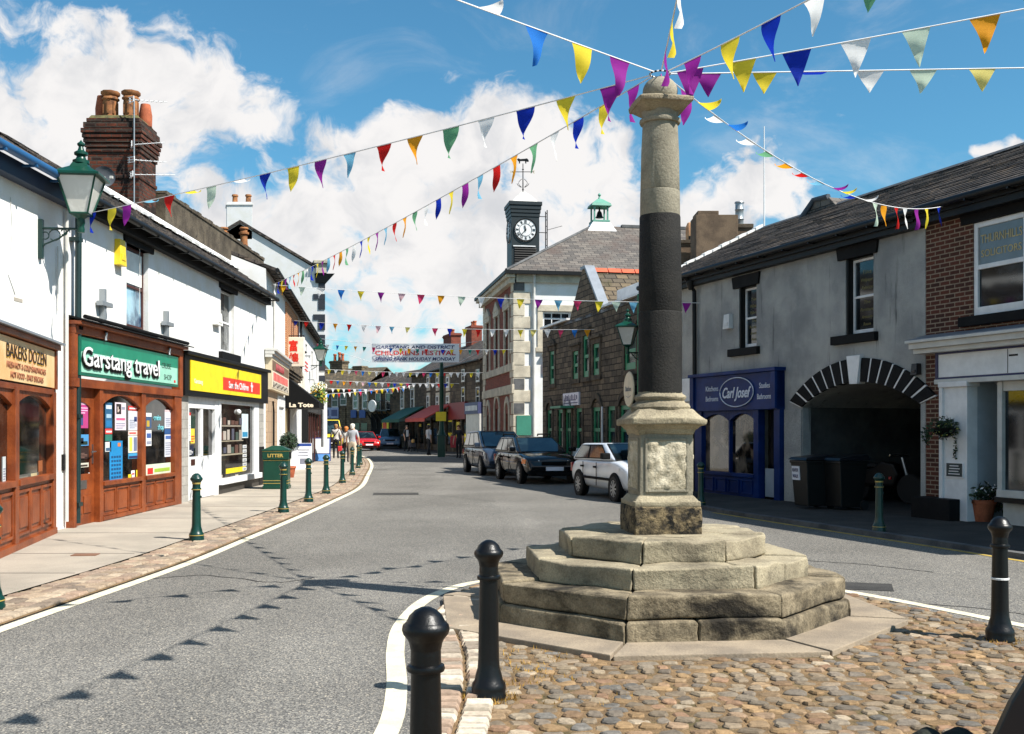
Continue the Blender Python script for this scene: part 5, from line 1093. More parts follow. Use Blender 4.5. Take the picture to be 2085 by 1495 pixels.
tp = thing('topiary_tree', 'small clipped ball tree in a terracotta pot at the boutique door', 'potted tree', G(588, 975)+Vector((0, 0, .04)))
b = B(); b.leaves((0, 0, 1.15), (.3, .3, .3), 700, .05, 2, .5, 3); b.obj('crown', [paint(C(34, 58, 30), .8), paint(C(22, 40, 22), .8)], tp); b = B(); b.tube([(0, 0, .3), (0, 0, 1.)], .025, 6); b.obj('trunk', M['timber_dark'], tp); b = B(); b.lathe([(.16, 0), (.22, .3), (.24, .3), (.24, .36), (.2, .36), (.19, .3)], n=14); b.obj('pot', M['terracotta'], tp, smooth=True)

# ---------------------------------------------------------------- far buildings closing the view
def winset(root, fr, px, y0, y1, w, fm, gm, surround=None, y=.09, h=None, rails=(.5,)):
    u, zt = fr.uz(px, y0); z0 = fr.z(px, y1)
    if surround:
        b = B(); b.box(u-w/2-.16, u+w/2+.16, -.05, .06, z0-.2, zt+.22); b.obj('window_surround', surround, root)
    return sash(root, u-w/2, u+w/2, z0, zt, -.09 if surround else -.03, fm, gm, fw=.07, rails=rails)
f1 = fr2((-8.0, 84), (-1.72, 63)); F1 = f1.thing('stone_shop_row', 'dark three storey stone shops with green and red awnings', 'building'); L1_ = (f1.o-Vector((-1.72, 63))).length
simple_shell(F1, L1_, 5.75, 7, M['stone_far'], [], 7.9, M['slate']); gutter(F1, 0, L1_, 5.72, -.32, M['black'])
for px in (873, 892, 913): winset(F1, f1, px, 768, 790, .75, M['wpaint'], M['glass_grey'], M['dress']); winset(F1, f1, px, 806, 832, .8, M['wpaint'], M['glass_grey'], M['dress'])
for px in (945, 975): winset(F1, f1, px, 752, 778, .8, M['opaint'], M['glass'], M['dress_dark']); winset(F1, f1, px, 788, 826, .8, M['opaint'], M['glass'], M['dress_dark'])
for px, s in ((918, 1.4), (962, .9)):
    u = f1.u(px, 3.4); chimney(F1, u-s, u+s, 3.1, 3.9, 7.2, 9.0, M['brick_red'], [(u-.3, 3.5, .15, .4, 0), (u+.3, 3.5, .15, .4, 0)], M['terracotta'], 2)
for a, c, m, nm in ((808, 858, paint(C(14, 84, 70), .7), 'awning'), (862, 916, paint(C(176, 62, 48), .7), 'awning')):
    u0, u1 = f1.u(a+16, 0), f1.u(c+6, 0); b = B(); b.hexa([(u0, -1.9, 2.25), (u1, -1.9, 2.25), (u1, -.05, 3.2), (u0, -.05, 3.2), (u0, -1.92, 2.31), (u1, -1.92, 2.31), (u1, -.05, 3.28), (u0, -.05, 3.28)])
    n = 16
    for k in range(n): x = u0+(u1-u0)*k/n; b.box(x+.02, x+(u1-u0)/n-.02, -1.93, -1.9, 2.08, 2.26)
    b.obj(nm, m, F1)
b = B(); b.box(f1.u(920), L1_-3.5, -.25, .02, 2.2, 3.3); b.obj('fascia', paint(C(120, 26, 26)), F1); b = B(); b.box(L1_-3.4, L1_-.1, -.3, .02, 2.5, 3.2); b.mi = 1; b.box(L1_-3.4, L1_-.1, -.2, .02, 0, 2.5); b.obj('shop_sign', [paint(C(60, 66, 104)), M['opaint']], F1)
b = B()
for k in range(9): x = L1_-3.1+k*.32; b.box(x, x+.2, -.31, -.3, 2.7, 3.0)
b.obj('lettering', M['wpaint'], F1)
b = B(); u = 1.
while u < L1_-4: b.box(u, u+1.7, -.04, .02, .5, 2.2); u += 2.3
b.obj('shop_window', M['glass_shop'], F1); u = .7
while u < L1_-4: b = B(); b.box(u, u+.28, -.14, .02, 0, 2.4); u += 2.3; b.obj('pilaster', M['dress_dark'], F1)
b = B(); u = f1.u(852); b.box(u, u+1.2, -.06, -.03, 1.75, 1.95); u = f1.u(872); b.box(u, u+1.4, -.06, -.03, 1.75, 1.95)
b.obj('shop_light', paint(C(250, 226, 90)), F1)
f2_ = fr2((-10.6, 91.5), (-8.02, 84)); F2 = f2_.thing('stone_house', 'two storey stone house with two broad white framed windows', 'building'); L2 = 7.9
simple_shell(F2, L2, 5.0, 7, M['stone_far'], [], 7.1, M['slate']); 
for px in (820, 841): winset(F2, f2_, px, 792, 833, 1.1, M['wpaint'], M['glass_grey'], M['dress'])
chimney(F2, 4.2, 5.6, 3.2, 3.9, 6.6, 8.1, M['brick_red'], [(4.6, 3.5, .15, .4, 0)], M['terracotta'], 1)
b = B(); b.box(.2, L2-.2, -.1, .02, 2.2, 2.7); b.obj('fascia', paint(C(30, 52, 54)), F2); b = B(); b.box(.5, 3.4, -.05, .02, .5, 2.2); b.box(4., 7.2, -.05, .02, .5, 2.2); b.obj('shop_window', M['glass_shop'], F2)
f3 = fr2((-15.2, 97), (-10.62, 91.6)); F3 = f3.thing('stone_bank', 'stone building with a balcony, white oval sign and grey hipped roof', 'building'); L3 = (f3.o-Vector((-10.62, 91.6))).length
b = B(); wall(b, 0, L3, 0, 4.9); shell(b, 0, L3, 0, 4.9, 7); b.obj('wall', M['stone_mid'], F3)
b = B(); e = .3; q = [(-e, -e, 4.85), (L3+e, -e, 4.85), (L3+e, 7+e, 4.85), (-e, 7+e, 4.85)]; t0, t1 = (2.6, 3.5, 6.7), (L3-.2, 3.5, 6.9)
b.face([q[0], q[1], t1, t0]); b.face([q[1], q[2], t1]); b.face([q[2], q[3], t0, t1]); b.face([q[3], q[0], t0]); b.face(q); b.obj('roof', M['slate'], F3)
for px in (725, 744): winset(F3, f3, px, 800, 833, .75, M['wpaint'], M['glass_grey'], M['dress'])
for px in (771, 792): winset(F3, f3, px, 800, 836, .8, M['opaint'], M['glass'], M['dress_dark'])
u0, u1 = f3.u(756), f3.u(801); b = B(); b.box(u0, u1, -.7, .0, f3.z(770, 838), f3.z(770, 838)+.12)
for k in range(5): x = u0+.2+(u1-u0-.4)*k/4; b.tube([(x, -.05, 1.6), (x, -.15, 2.4), (x, -.65, 3.1)], .07, 6)
b.obj('balcony', paint(C(30, 34, 34)), F3); b = B()
for k in range(13): x = u0+(u1-u0)*k/12; b.tube([(x, -.66, 3.2), (x, -.66, 4.0)], .025, 4)
b.tube([(u0, -.66, 4.0), (u1, -.66, 4.0)], .03, 5); b.obj('railing', M['black'], F3)
b = B(); b.box(u0, u1, -.04, .02, .1, 2.9); b.obj('shopfront', M['blackmatt'], F3)
b = B(); ug, zg = f3.uz(758, 827, -.8); b.lathe([(.62, -.05), (.66, 0), (.62, .05)], (ug, -.8, zg), 20, 'y', .82); b.obj('oval_sign', M['wpaint'], F3, smooth=True)
b = B(); u, z = f3.uz(785, 872, -.1); b.box(u-.5, u+.5, -.12, -.06, z-.8, z+.75); b.mi = 1; b.box(u-.4, u+.2, -.13, -.12, z-.1, z+.6); b.obj('poster', [paint(C(232, 216, 40)), paint(C(226, 80, 24))], F3)
for px, w in ((737, .9), (762, 1.)): u, z = f3.uz(px-17 if px == 737 else 738, 843, -.1); b = B(); b.box(u-w/2, u+w/2, -.14, -.06, z-.35, z+.35); b.obj('shop_sign', paint(C(44, 76, 140)), F3)
b = B(); b.box(f3.u(722), f3.u(732), -.03, .02, .3, 2.1); b.box(f3.u(736), f3.u(748), -.03, .02, 0, 2.1); b.obj('door', M['glass_shop'], F3)
f4 = fr2((-19.5, 100), (-15.3, 97.2)); F4 = f4.thing('stone_gable_house', 'old stone house with mossy roof and clustered chimneys at the street end', 'building'); L4 = 5.0
b = B(); wall(b, 0, L4, 0, 5.2); shell(b, 0, L4, 0, 5.2, 7); b.obj('wall', M['stone_mid'], F4); gable_roof(F4, -.2, L4+2, 5.1, 7.3, -.3, 3.5, 7.3, M['slate_stone'])
chimney(F4, .3, 1.9, 2.9, 3.8, 6.4, 7.9, M['stone_mid'], [(.6, 3.3, .16, .7, 0), (1.1, 3.4, .16, .85, 0), (1.6, 3.3, .16, .7, 0)], M['terracotta'], 2); chimney(F4, 3.2, 4.4, 2.9, 3.8, 6.4, 7.4, M['stone_mid'], [], None, 1)
winset(F4, f4, 683, 800, 830, .8, M['opaint'], M['glass'], M['dress_dark']); winset(F4, f4, 700, 800, 826, .8, M['opaint'], M['glass'], M['dress_dark'])
for px in (664, 681): u, z = f4.uz(px, 841, -.1); b = B(); b.box(u-.5, u+.5, -.12, -.05, z-.5, z+.5); b.mi = 1; b.box(u-.38, u+.38, -.13, -.12, z-.3, z+.3); b.obj('shop_sign', [paint(C(150, 160, 190)), paint(C(70, 80, 120))], F4)
b = B(); b.box(2.2, 3.8, -.03, .02, 0, 2.2); b.obj('door', M['blackmatt'], F4)
f5 = fr2((-30, 104), (-19.7, 100.4)); F5 = f5.thing('end_terrace', 'dark stone terrace half hidden behind the yellow van', 'building'); simple_shell(F5, 10.9, 5.6, 8, M['stone_far'], [], 7.8, M['slate'])
# ---------------------------------------------------------------- right side: grey rendered shop with the archway
aR = math.atan2(-1, .354); fR = Fr((13.84-.354*28.5, 28.5), aR); R_ = fR.thing('grey_rendered_building', 'grey rendered building with blue kitchen shop and wide archway', 'building')
LR = 10.54; A0, A1, AS, AR = 6.9, 10.42, 2.04, .46
WL, WR = (4.43, 5.16, 3.44, 4.83), (8.32, 9.15, 3.42, 4.9)
b = B(); wall(b, 2.5, LR, 0, 5.36, [WL, WR, (A0, A1, 0, AS+AR), (2.62, 6.2, 0, 2.05)], .2)
p = archpts(A0, A1, AS, AR, 24)
for (a, c), (d, e) in zip(p, p[1:]):
    b.face([(a, 0, c), (d, 0, e), (d, 0, AS+AR), (a, 0, AS+AR)]) if max(c, e) < AS+AR else b.face([(a, 0, c), (d, 0, e), (d, 0, AS+AR+.0005), (a, 0, AS+AR+.0005)])
    b.face([(a, 0, c), (a, 5.5, c), (d, 5.5, e), (d, 0, e)])
b.face([(LR, 0, 0), (LR, 8, 0), (LR, 8, 5.36), (LR, 0, 5.36)]); b.face([(0, 8, 0), (0, 8, 5.36), (A0, 8, 5.36), (A0, 8, 0)]); b.face([(0, 0, 0), (0, 0, 5.36), (0, 8, 5.36), (0, 8, 0)])
b.face([(0, 0, 5.36), (0, 8, 5.36), (0, 4, 7.2)])
b.obj('wall', M['grey'], R_)
b = B(); wall(b, 0, 2.495, 0, 5.34, [(.2, 1.2, 0, 2.4)], .2, .012); b.obj('wall', M['greylight'], R_)
# passage under the arch: its shade put into dark wall, shopfront and lettering colours
b = B(); b.box(A0-.06, A0-.003, .02, 5.4, 0, 2.1); b.box(A1+.003, A1+.06, .02, 5.4, 0, 2.1); b.obj('passage_wall', surf('passage render painted shade dark', C(74, 74, 72), C(50, 50, 50), .95, 1.2), R_); b = B(); b.box(A0-.1, A1+.1, .5, 5.4, 2.52, 2.56); b.obj('passage_ceiling', M['blackmatt'], R_)
b = B(); b.box(A0-.2, A1+.2, 5.5, 5.6, 0, 2.7); b.obj('passage_back', surf('passage back painted shade dark', C(22, 19, 17), C(14, 13, 12), .95, 3.), R_)
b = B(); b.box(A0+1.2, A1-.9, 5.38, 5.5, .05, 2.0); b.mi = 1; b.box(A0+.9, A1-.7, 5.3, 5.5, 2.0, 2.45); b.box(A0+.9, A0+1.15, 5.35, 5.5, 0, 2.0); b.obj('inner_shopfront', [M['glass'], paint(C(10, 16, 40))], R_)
text('Carl Josef', 'lettering', A0+2.4, 2.24, 5.29, .24, paint(C(60, 62, 74)), R_, 1.0)
b = B(); b.box(A1-.12, A1-.02, 1.9, 2.6, .3, 1.95); b.obj('notice_board', paint(C(120, 130, 122)), R_)
b = B(); n = 15; P1, P2 = archpts(A0-.02, A1+.02, AS, AR, n), archpts(A0-.42, A1+.42, AS+.13, AR+.33, n)
for i in range(n):
    if i == n//2: continue
    g = .1
    L = lambda A, D, t: (A[0]+(D[0]-A[0])*t, A[1]+(D[1]-A[1])*t)
    q = [L(P1[i], P1[i+1], g), L(P1[i], P1[i+1], 1-g), L(P2[i], P2[i+1], 1-g*.8), L(P2[i], P2[i+1], g*.8)]
    b.prism(q, 'y', -.05, .12)
o = b.obj('arch_stones', M['darktrim'], R_, bevel=.008)
b = B()
for (a, c), (d, e), (f, g), (h, i) in zip(P1, P1[1:], P2, P2[1:]): b.prism([(a, c+.004), (d, e+.004), (h, i-.004), (f, g-.004)], 'y', -.036, .1)
b.obj('arch_joints', M['wpaint'], R_)
k = n//2; b = B(); b.prism([(P1[k][0]+.01, P1[k][1]-.04), (P1[k+1][0]-.01, P1[k+1][1]-.04), (P2[k+1][0]+.05, P2[k+1][1]+.05), (P2[k][0]-.05, P2[k][1]+.05)], 'y', -.09, .1); b.obj('keystone', M['wpaint'], R_, bevel=.01)
for w, tx in ((WL, ('Tiles', 'Wallpaper', 'Fabrics')), (WR, ('Tiles', 'Wallpaper', 'Fabrics'))):
    lintel(R_, w[0]-.2, w[1]+.12, w[3], w[3]+.27, M['darktrim'], -.05, flare=.05); sill(R_, w[0]-.36, w[1]+.14, w[2]-.17, w[2], M['darktrim'])
    b = B(); b.box(w[0]-.0, w[0]+.05, .02, .2, w[2], w[3]); b.obj('reveal', M['black'], R_)
    s = sash(R_, w[0]+.06, w[1]-.01, w[2], w[3]-.02, .13, M['wpaint'], M['glass'], rails=(.5,), fw=.05, bottom=1.9)
    gt = paint(C(120, 112, 64)); c = (w[0]+w[1])/2+.03
    for i, t in enumerate(tx): text(t, 'lettering', c, w[3]-.28-.15*i, .158, .1, gt, s, .1+.032*min(len(t), 8), shear=.2, ext=.001)
    for i, t in enumerate(('The', 'Furniture', 'Armoury', 'Room')): text(t, 'lettering', c, w[2]+.62-.14*i, .158, .09, gt, s, .08+.034*len(t), shear=.2, ext=.001)
# roof over this and the brick office beside it
LT = 18.2
rf = gable_roof(R_, 0, LT, 5.32, 7.18, -.32, 3.6, 8.2, M['slate'], paint(C(58, 62, 68), .7), ol=.1, courses=.19)
b = B(); rnd = random.Random(3)
for i in range(14): t = i/14; b.hexa([(x, -.3+3.8*(t+d), 5.38+1.9*(t+d)+z) for z in (0, .06+.02*(i % 2)) for x, d in ((-.12, 0), (.08, 0), (.08, .06), (-.12, .06))])
b.obj('verge_tiles', M['white2'], rf)
b = B(); b.box(0, LR, -.2, -.004, 5.13, 5.36); b.box(0, LR, -.27, -.2, 5.23, 5.34); b.obj('eaves_board', M['black'], R_); gutter(R_, 0, LR, 5.37, -.38, M['black'], .065)
b = B(); u = fR.u(1421); b.tube([(u, -.36, 5.33), (u, -.1, 5.0), (u, -.08, .05)], .055, 10); b.lathe([(.055, 0), (.12, .16), (.12, .22)], (u, -.2, 5.02), 12); b.obj('drainpipe', M['black'], R_, smooth=50)
# rooflight hips and bumps along the ridge
b = B(); u = fR.u(1690, 3.9); b.prism([(u-1.3, 6.9), (u-.1, 7.5), (u+.55, 7.47), (u+1.1, 7.0)], 'y', 3.45, 6.5); b.obj('rear_roof', M['slate_brown'], rf, bevel=.02)
b = B()
b.tube([(u-.35, 3.25, 7.08), (u-.08, 3.45, 7.52), (u+.55, 3.45, 7.49)], .07, 6)
b.obj('hip_tiles', paint(C(74, 80, 88), .6), rf)
# chimneys rising behind the ridge
def stack(name, lab, px0, px1, py0, Y, dp, mat, z0=5.0, shoulders=None):
    a, c = P(px0, py0, Y), P(px1, py0, Y); r = thing(name, lab, 'chimney', ((a.x+c.x)/2, Y, 0)); w = (c.x-a.x)/2
    b = B(); b.box(-w, w, 0, dp, z0, a.z)
    if shoulders: b.box(-w*.9, w*.1, .05, dp-.05, a.z-.02, a.z+.14)
    b.obj('stack', mat, r, bevel=.02); return r, a.z, w
r, z, w = stack('chimney_stack', 'broad brown rendered chimney stack beside the column top', 1417, 1503, 437, 35, 1.1, M['stack_render'], shoulders=1)
r, z, w = stack('chimney_stack', 'brown chimney stack with a ringed metal flue behind the grey roof', 1500, 1531, 462, 35.4, .8, M['stack_render'])
b = B(); b.box(-w-.05, w+.05, -.05, .85, z-.04, z+.1); b.obj('coping', M['brown_render'], r, bevel=.02); b = B(); b.lathe([(.14, 0), (.14, .22), (.16, .24), (.14, .26), (.14, .55), (.16, .57), (.14, .59), (.14, .78), (.17, .8), (.15, .84), (.1, .84)], (-.08, .4, z+.08), 16); b.obj('flue', M['zinc'], r, smooth=50)
r, z, w = stack('chimney_stack', 'low stack with one pale bullet shaped pot just right of the column', 1384, 1418, 490, 36.5, .8, M['stack_render'])
b = B(); b.box(-w-.06, w+.06, -.06, .86, z-.1, z+.02); b.obj('coping', M['brown_render'], r, bevel=.015); b = B(); b.lathe([(.15, 0), (.16, .3), (.15, .55), (.1, .68), (.06, .7)], (.14, .4, z), 16); b.obj('chimney_pot', surf('pale clay', C(206, 160, 120), C(186, 134, 98), .85, 4.), r, smooth=True); b = B(); b.box(.06, .22, .22, .28, z+.02, z+.2); b.obj('vent', M['blackmatt'], r)
pa = thing('roof_mast', 'thin white mast standing on the grey slate ridge', 'mast', P(1556, 476, 31)); b = B(); b.tube([(0, 0, -.4), (0, 0, 3.15)], .025, 6, .014); b.obj('pole', M['wpaint'], pa)
# blue shop
BLU = surf('royal blue gloss paint', C(16, 48, 106), C(12, 38, 86), .45, 2., bump=.05, fine=.04, spec=.15); B0, B1 = 2.58, 6.24
b = B()
for a, c in ((B0, B0+.34), (5.22, 5.42), (B1-.22, B1)): b.box(a, c, -.12, .05, 0, 2.04)
b.box(B0+.34, 5.22, -.1, .05, 0, .52); b.box(B0+.3, 5.24, -.14, .05, .5, .58); archhead(b, B0+.34, 4.1, 1.78, .16, 2.04, -.08, .02); archhead(b, 4.16, 5.22, 1.78, .16, 2.04, -.08, .02); b.box(4.1, 4.16, -.08, .03, .55, 2.04)
for i in range(4):
    q = B0+.42+i*.57; b.box(q, q+.03, -.125, -.1, .12, .44); b.box(q+.44, q+.47, -.125, -.1, .12, .44); b.box(q+.03, q+.44, -.125, -.1, .41, .44); b.box(q+.03, q+.44, -.125, -.1, .12, .15)
SB = b.obj('shopfront', BLU, R_, bevel=.008)
b = B(); b.box(B0+.3, 5.24, .0, .015, .5, 2.04); b.obj('pane', glassy('shop glass with painted sunny reflections', C(12, 12, 13), C(120, 104, 88), .04, 1.5), SB)  # pale patches paint the sunny side's reflection into the pane colour
b = B(); b.box(B0-.02, B1+.02, -.2, .05, 2.02, 2.84); b.box(B0-.06, B1+.06, -.28, .05, 2.84, 2.92); b.box(B0-.02, B0+.16, -.25, .05, 2.04, 2.84); b.box(B1-.14, B1+.02, -.25, .05, 2.04, 2.84); fs = b.obj('fascia', BLU, R_, bevel=.01)
cx, cz = fR.uz(1500, 801, -.22); ox = (fR.u(1534, -.22)-fR.u(1466, -.22))/2
wl = paint(C(206, 212, 224)); b = B(); b.tube([(cx+ox*math.cos(a*math.tau/40), -.235, 2.43+.33*math.sin(a*math.tau/40)) for a in range(41)], .012, 6); b.obj('oval_line', wl, fs)
b = B(); b.lathe([(1., -.0), (1., .02)], (0, 0, 0), 40, 'y'); 
for v in b.bm.verts: v.co = Vector((cx+v.co.x*ox*.98, -.2-v.co.y, 2.43+v.co.z*.32))
b.obj('oval_panel', BLU, fs); text('Carl Josef', 'lettering', cx, 2.43, -.222, .34, wl, fs, ox*1.7, shear=.35, bold=.006)
for t, px, z in (('Kitchens', 1450, 2.55), ('Bedrooms', 1450, 2.31), ('Studies', 1557, 2.55), ('Bathrooms', 1556, 2.31)):
    text(t, 'lettering', fR.u(px, -.2), z, -.202, .17, wl, fs, .075*len(t)*(.95 if px < 1500 else .78), ext=.003)
b = B(); b.box(5.44, 6.0, .12, .17, .04, 2.02); dr = b.obj('door', M['glass_shop'], R_); b = B(); b.box(5.5, 5.92, .0, .1, .1, .72); b.obj('panel', paint(C(150, 160, 168)), dr, bevel=.01); b = B(); b.box(5.42, 6.02, -.1, .12, .0, .06); b.obj('doorstep', M['dress'], R_)
b = B(); b.box(6.27, A0-.02, -.03, .02, 0, 2.0); b.obj('pilaster', M['grey'], R_, bevel=.01)
# pale signs between the column and the downpipe
b = B(); b.box(1.35, 2.3, -.06, .0, 2.28, 2.86); b.obj('sign_board', M['wpaint'], R_, bevel=.01); b = B(); b.box(1.35, 2.3, -.06, .0, 1.92, 2.25); b.mi = 1
for i in range(3): b.box(1.42, 2.2-.1*i, -.064, -.06, 1.98+.09*i, 2.02+.09*i)
b.obj('sign_board', [M['wpaint'], paint(C(90, 96, 110))], R_)
alarm(R_, fR, 1479, 655, .28, .34, C(206, 206, 204)); alarm(R_, fR, 1861, 752, .16, .2, C(30, 30, 32))
# ---------------------------------------------------------------- brick office
fQ = Fr(fR.world(LR+.012).xy, aR); Q_ = fQ.thing('brick_office', 'dark red brick solicitors office with white shopfront', 'building'); LQ = 7.6
qw = (fQ.u(1981), fQ.u(1981)+1.12, 3.46, 5.0)
b = B(); wall(b, 0, LQ, 0, 5.36, [qw, (.42, LQ-.3, 0, 2.95)], .14); b.face([(LQ, 0, 0), (LQ, 8, 0), (LQ, 8, 5.36), (LQ, 0, 5.36)]); b.face([(LQ, 0, 5.36), (LQ, 8, 5.36), (LQ, 4, 7.1)]); b.obj('wall', M['brick_dark'], Q_)
lintel(Q_, qw[0]-.22, qw[1]+.22, 5.0, 5.24, M['darktrim'], -.04, flare=.07); sill(Q_, qw[0]-.24, qw[1]+.24, 3.3, 3.46, M['darktrim'])
s = sash(Q_, *qw, .02, M['wpaint'], M['glass'], rails=(.52,), fw=.085, dp=.07, bottom=1.7)
b = B(); b.box(qw[0]+.1, qw[1]-.1, .05, .058, 4.3, 4.93); b.obj('obscured_pane', paint(C(112, 128, 136), .25), s)
go = paint(C(190, 166, 110), .4, .3); text('THURNHILLS', 'lettering', (qw[0]+qw[1])/2, 4.72, .046, .2, go, s, .86, ext=.002); text('SOLICITORS', 'lettering', (qw[0]+qw[1])/2, 4.48, .046, .17, go, s, .84, ext=.002)
b = B(); b.box(-.02, LQ, -.24, -.004, 5.15, 5.36); b.box(-.02, LQ, -.3, -.24, 5.26, 5.36); b.obj('eaves_board', M['black'], Q_); gutter(Q_, 0, LQ, 5.37, -.4, M['black'], .065)
b = B(); b.box(-.05, LQ, -.42, .1, 3.08, 3.13); b.box(-.02, LQ, -.36, .1, 2.98, 3.08); b.box(.0, LQ, -.28, .1, 2.9, 2.98); b.box(.38, LQ, -.16, .1, 2.36, 2.44); cn = b.obj('cornice', M['opaint'], Q_, bevel=.008)
b = B(); b.hexa([(-.04, -.4, 3.132), (LQ, -.4, 3.132), (LQ, .0, 3.16), (-.04, .0, 3.16), (-.04, -.4, 3.14), (LQ, -.4, 3.14), (LQ, 0, 3.24), (-.04, 0, 3.24)]); b.obj('lead_flashing', M['lead'], Q_)
b = B(); b.box(.36, LQ-.2, -.1, .1, 2.44, 2.9); b.mi = 1; b.box(.36, .42, -.115, -.1, 2.44, 2.9); b.box(.42, LQ-.2, -.115, -.1, 2.44, 2.475); b.box(.42, LQ-.2, -.115, -.1, 2.865, 2.9); b.mi = 2; b.box(1.95, 1.96, -.105, -.1, 2.48, 2.86); b.box(1.98, 2.16, -.105, -.1, 2.74, 2.77); b.obj('fascia', [M['wpaint'], paint(C(30, 34, 80)), M['black']], Q_)
pq0, pq1 = fQ.u(1917, -.12), fQ.u(1969, -.12); b = B(); b.box(pq0, pq1, -.12, .1, .06, 2.4); b.box(pq0-.02, pq0+.06, -.16, .1, .06, 2.4)
for z in (2.3, 2.34): b.box(pq0-.02, pq1+.05, -.18, .1, z, z+.05)
b.obj('pilaster', M['wpaint'], Q_, bevel=.008)
b = B(); b.box(pq0-.5, pq1-.16, -.34, .1, .0, .42); b.obj('plinth_block', M['darktrim'], Q_, bevel=.015)
b = B(); b.box(pq1, LQ-.3, .95, 1.0, 0, 2.4); b.box(pq1-.06, pq1, .1, .95, 0, 2.4); b.box(pq1, LQ-.3, .1, 1.0, 2.4, 2.45); b.obj('recess_wall', paint(C(164, 172, 178)), Q_)
b = B(); x0, z1 = fQ.uz(1998, 782, .93); x1, z0 = fQ.uz(2050, 918, .93); b.box(x0, x1, .9, .94, z0, z1); b.obj('recess_door', paint(C(24, 18, 16), .3), Q_)
b = B(); xw = fQ.u(2060, .3); b.box(xw, xw+.1, .0, .12, .5, 2.36); b.box(xw+.1, xw+2.2, .02, .12, 2.2, 2.36); b.box(xw, xw+2.2, -.02, .12, .5, .62); b.box(xw, xw+2.2, .12, .9, .02, .5); ow = b.obj('shop_window', M['opaint'], Q_, bevel=.008); b = B(); b.box(xw+.05, xw+2.2, .07, .085, .6, 2.25); b.obj('pane', M['glass'], ow); b = B(); b.box(xw, xw+2.3, -.06, -.02, .42, .5); b.obj('sill', M['black'], ow)
b = B(); u, z = fQ.uz(1944, 957, -.13); b.box(u-.2, u+.2, -.14, -.12, z-.13, z+.13); b.mi = 1; b.box(u-.18, u+.18, -.145, -.14, z-.11, z+.11); b.mi = 0
for i in range(4): b.box(u-.13+.01*i, u+.13-.03*(i % 2), -.148, -.145, z-.075+.045*i, z-.06+.045*i)
b.obj('plaque', [M['wpaint'], paint(C(36, 50, 52))], Q_)
b = B(); b.lathe([(.1, 0), (.14, .03), (.1, .05)], (fQ.u(2043, .5), .5, 2.33), 12); b.obj('soffit_light', M['opaint'], Q_)
fl_ = [paint(C(34, 52, 26), .8), paint(C(24, 38, 20), .8), paint(C(52, 70, 34), .8)]
hb = thing('hanging_basket', 'dark trailing ivy basket with a few yellow flowers on the white pilaster', 'hanging basket', fQ.world((pq0+pq1)/2-.02, -.3, fQ.z(1940, 872, -.3)))
b = B(); b.leaves((0, 0, 0), (.3, .2, .2), 420, .045, 3, .2, 4); b.leaves((.2, 0, -.34), (.06, .05, .3), 50, .04, 3, .2, 5); b.leaves((-.3, 0, -.12), (.08, .08, .2), 60, .04, 3, .2, 6); b.obj('foliage', fl_, hb); b = B(); b.leaves((0, -.05, -.04), (.26, .18, .14), 26, .022, 1, .7, 9); b.obj('blossom', paint(C(206, 190, 90)), hb); b = B(); b.lathe([(.05, -.16), (.17, -.06), (.19, .0), (.17, 0)], n=14); b.tube([(0, 0, 0), (0, .2, .1)], .01, 5); b.obj('bowl', M['black'], hb, smooth=True)
fp = thing('flower_pot', 'terracotta pot of white pansies in the office doorway', 'flower pot', fQ.world(fQ.u(2000, .2), .2, .06)); b = B(); b.lathe([(.15, 0), (.21, .3), (.225, .3), (.225, .36), (.2, .36), (.19, .3)], n=18); b.obj('pot', M['terracotta'], fp, smooth=50)
b = B(); b.leaves((0, 0, .45), (.3, .28, .2), 420, .05, 3, .2, 7); b.leaves((.25, 0, .3), (.2, .15, .2), 80, .05, 3, .2, 8); b.obj('foliage', fl_, fp); b = B(); b.leaves((0, -.04, .5), (.3, .28, .16), 60, .034, 1, .8, 11); b.obj('blossom', paint(C(226, 218, 214)), fp)

# ---------------------------------------------------------------- dark stone building with green windows
fG = fr2((1.19, 41.0), (3.70, 30.5)); D_ = fG.thing('dark_stone_building', 'dark coursed stone building with green windows behind the parked cars', 'building'); LG = 12.2; eG = 5.45
upper = [(1125, 715, 782), (1173, 715, 772), (1194, 683, 768), (1215, 700, 764)]
opsG = []
for px, y0, y1 in upper: u, zt = fG.uz(px, y0); opsG.append((u-.32, u+.32, fG.z(px, y1), zt))
u, zt = fG.uz(1283, 676); opsG.append((u-.45, u+.55, fG.z(1283, 753), zt))
low = [(1120, .34), (1142, .34), (1158, .38), (1180, .36), (1216, .42), (1246, .38), (1275, .5)]; opsL = []
for px, w in low: u = fG.u(px); opsL.append((u-w, u+w, .35, 2.3))
b = B(); wall(b, 0, LG, 0, eG, opsG+opsL, .18); shell(b, 0, LG, 0, eG, 7)
ga, gz = fG.uz(1190, 548); b.prism([(ga-1.75, eG), (ga+1.75, eG), (ga+.25, gz), (ga-.25, gz)], 'y', .0, .3)
b.obj('wall', M['stone_dark'], D_)
b = B(); b.hexa([(ga+.2, -.06, gz-.02), (ga+1.85, -.06, eG-.02), (ga+1.85, .28, eG-.02), (ga+.2, .28, gz-.02), (ga+.2, -.06, gz+.1), (ga+1.85, -.06, eG+.1), (ga+1.85, .28, eG+.1), (ga+.2, .28, gz+.1)]); b.box(ga-.3, ga+.2, -.06, .28, gz-.01, gz+.1); b.obj('gable_coping', M['lead'], D_)
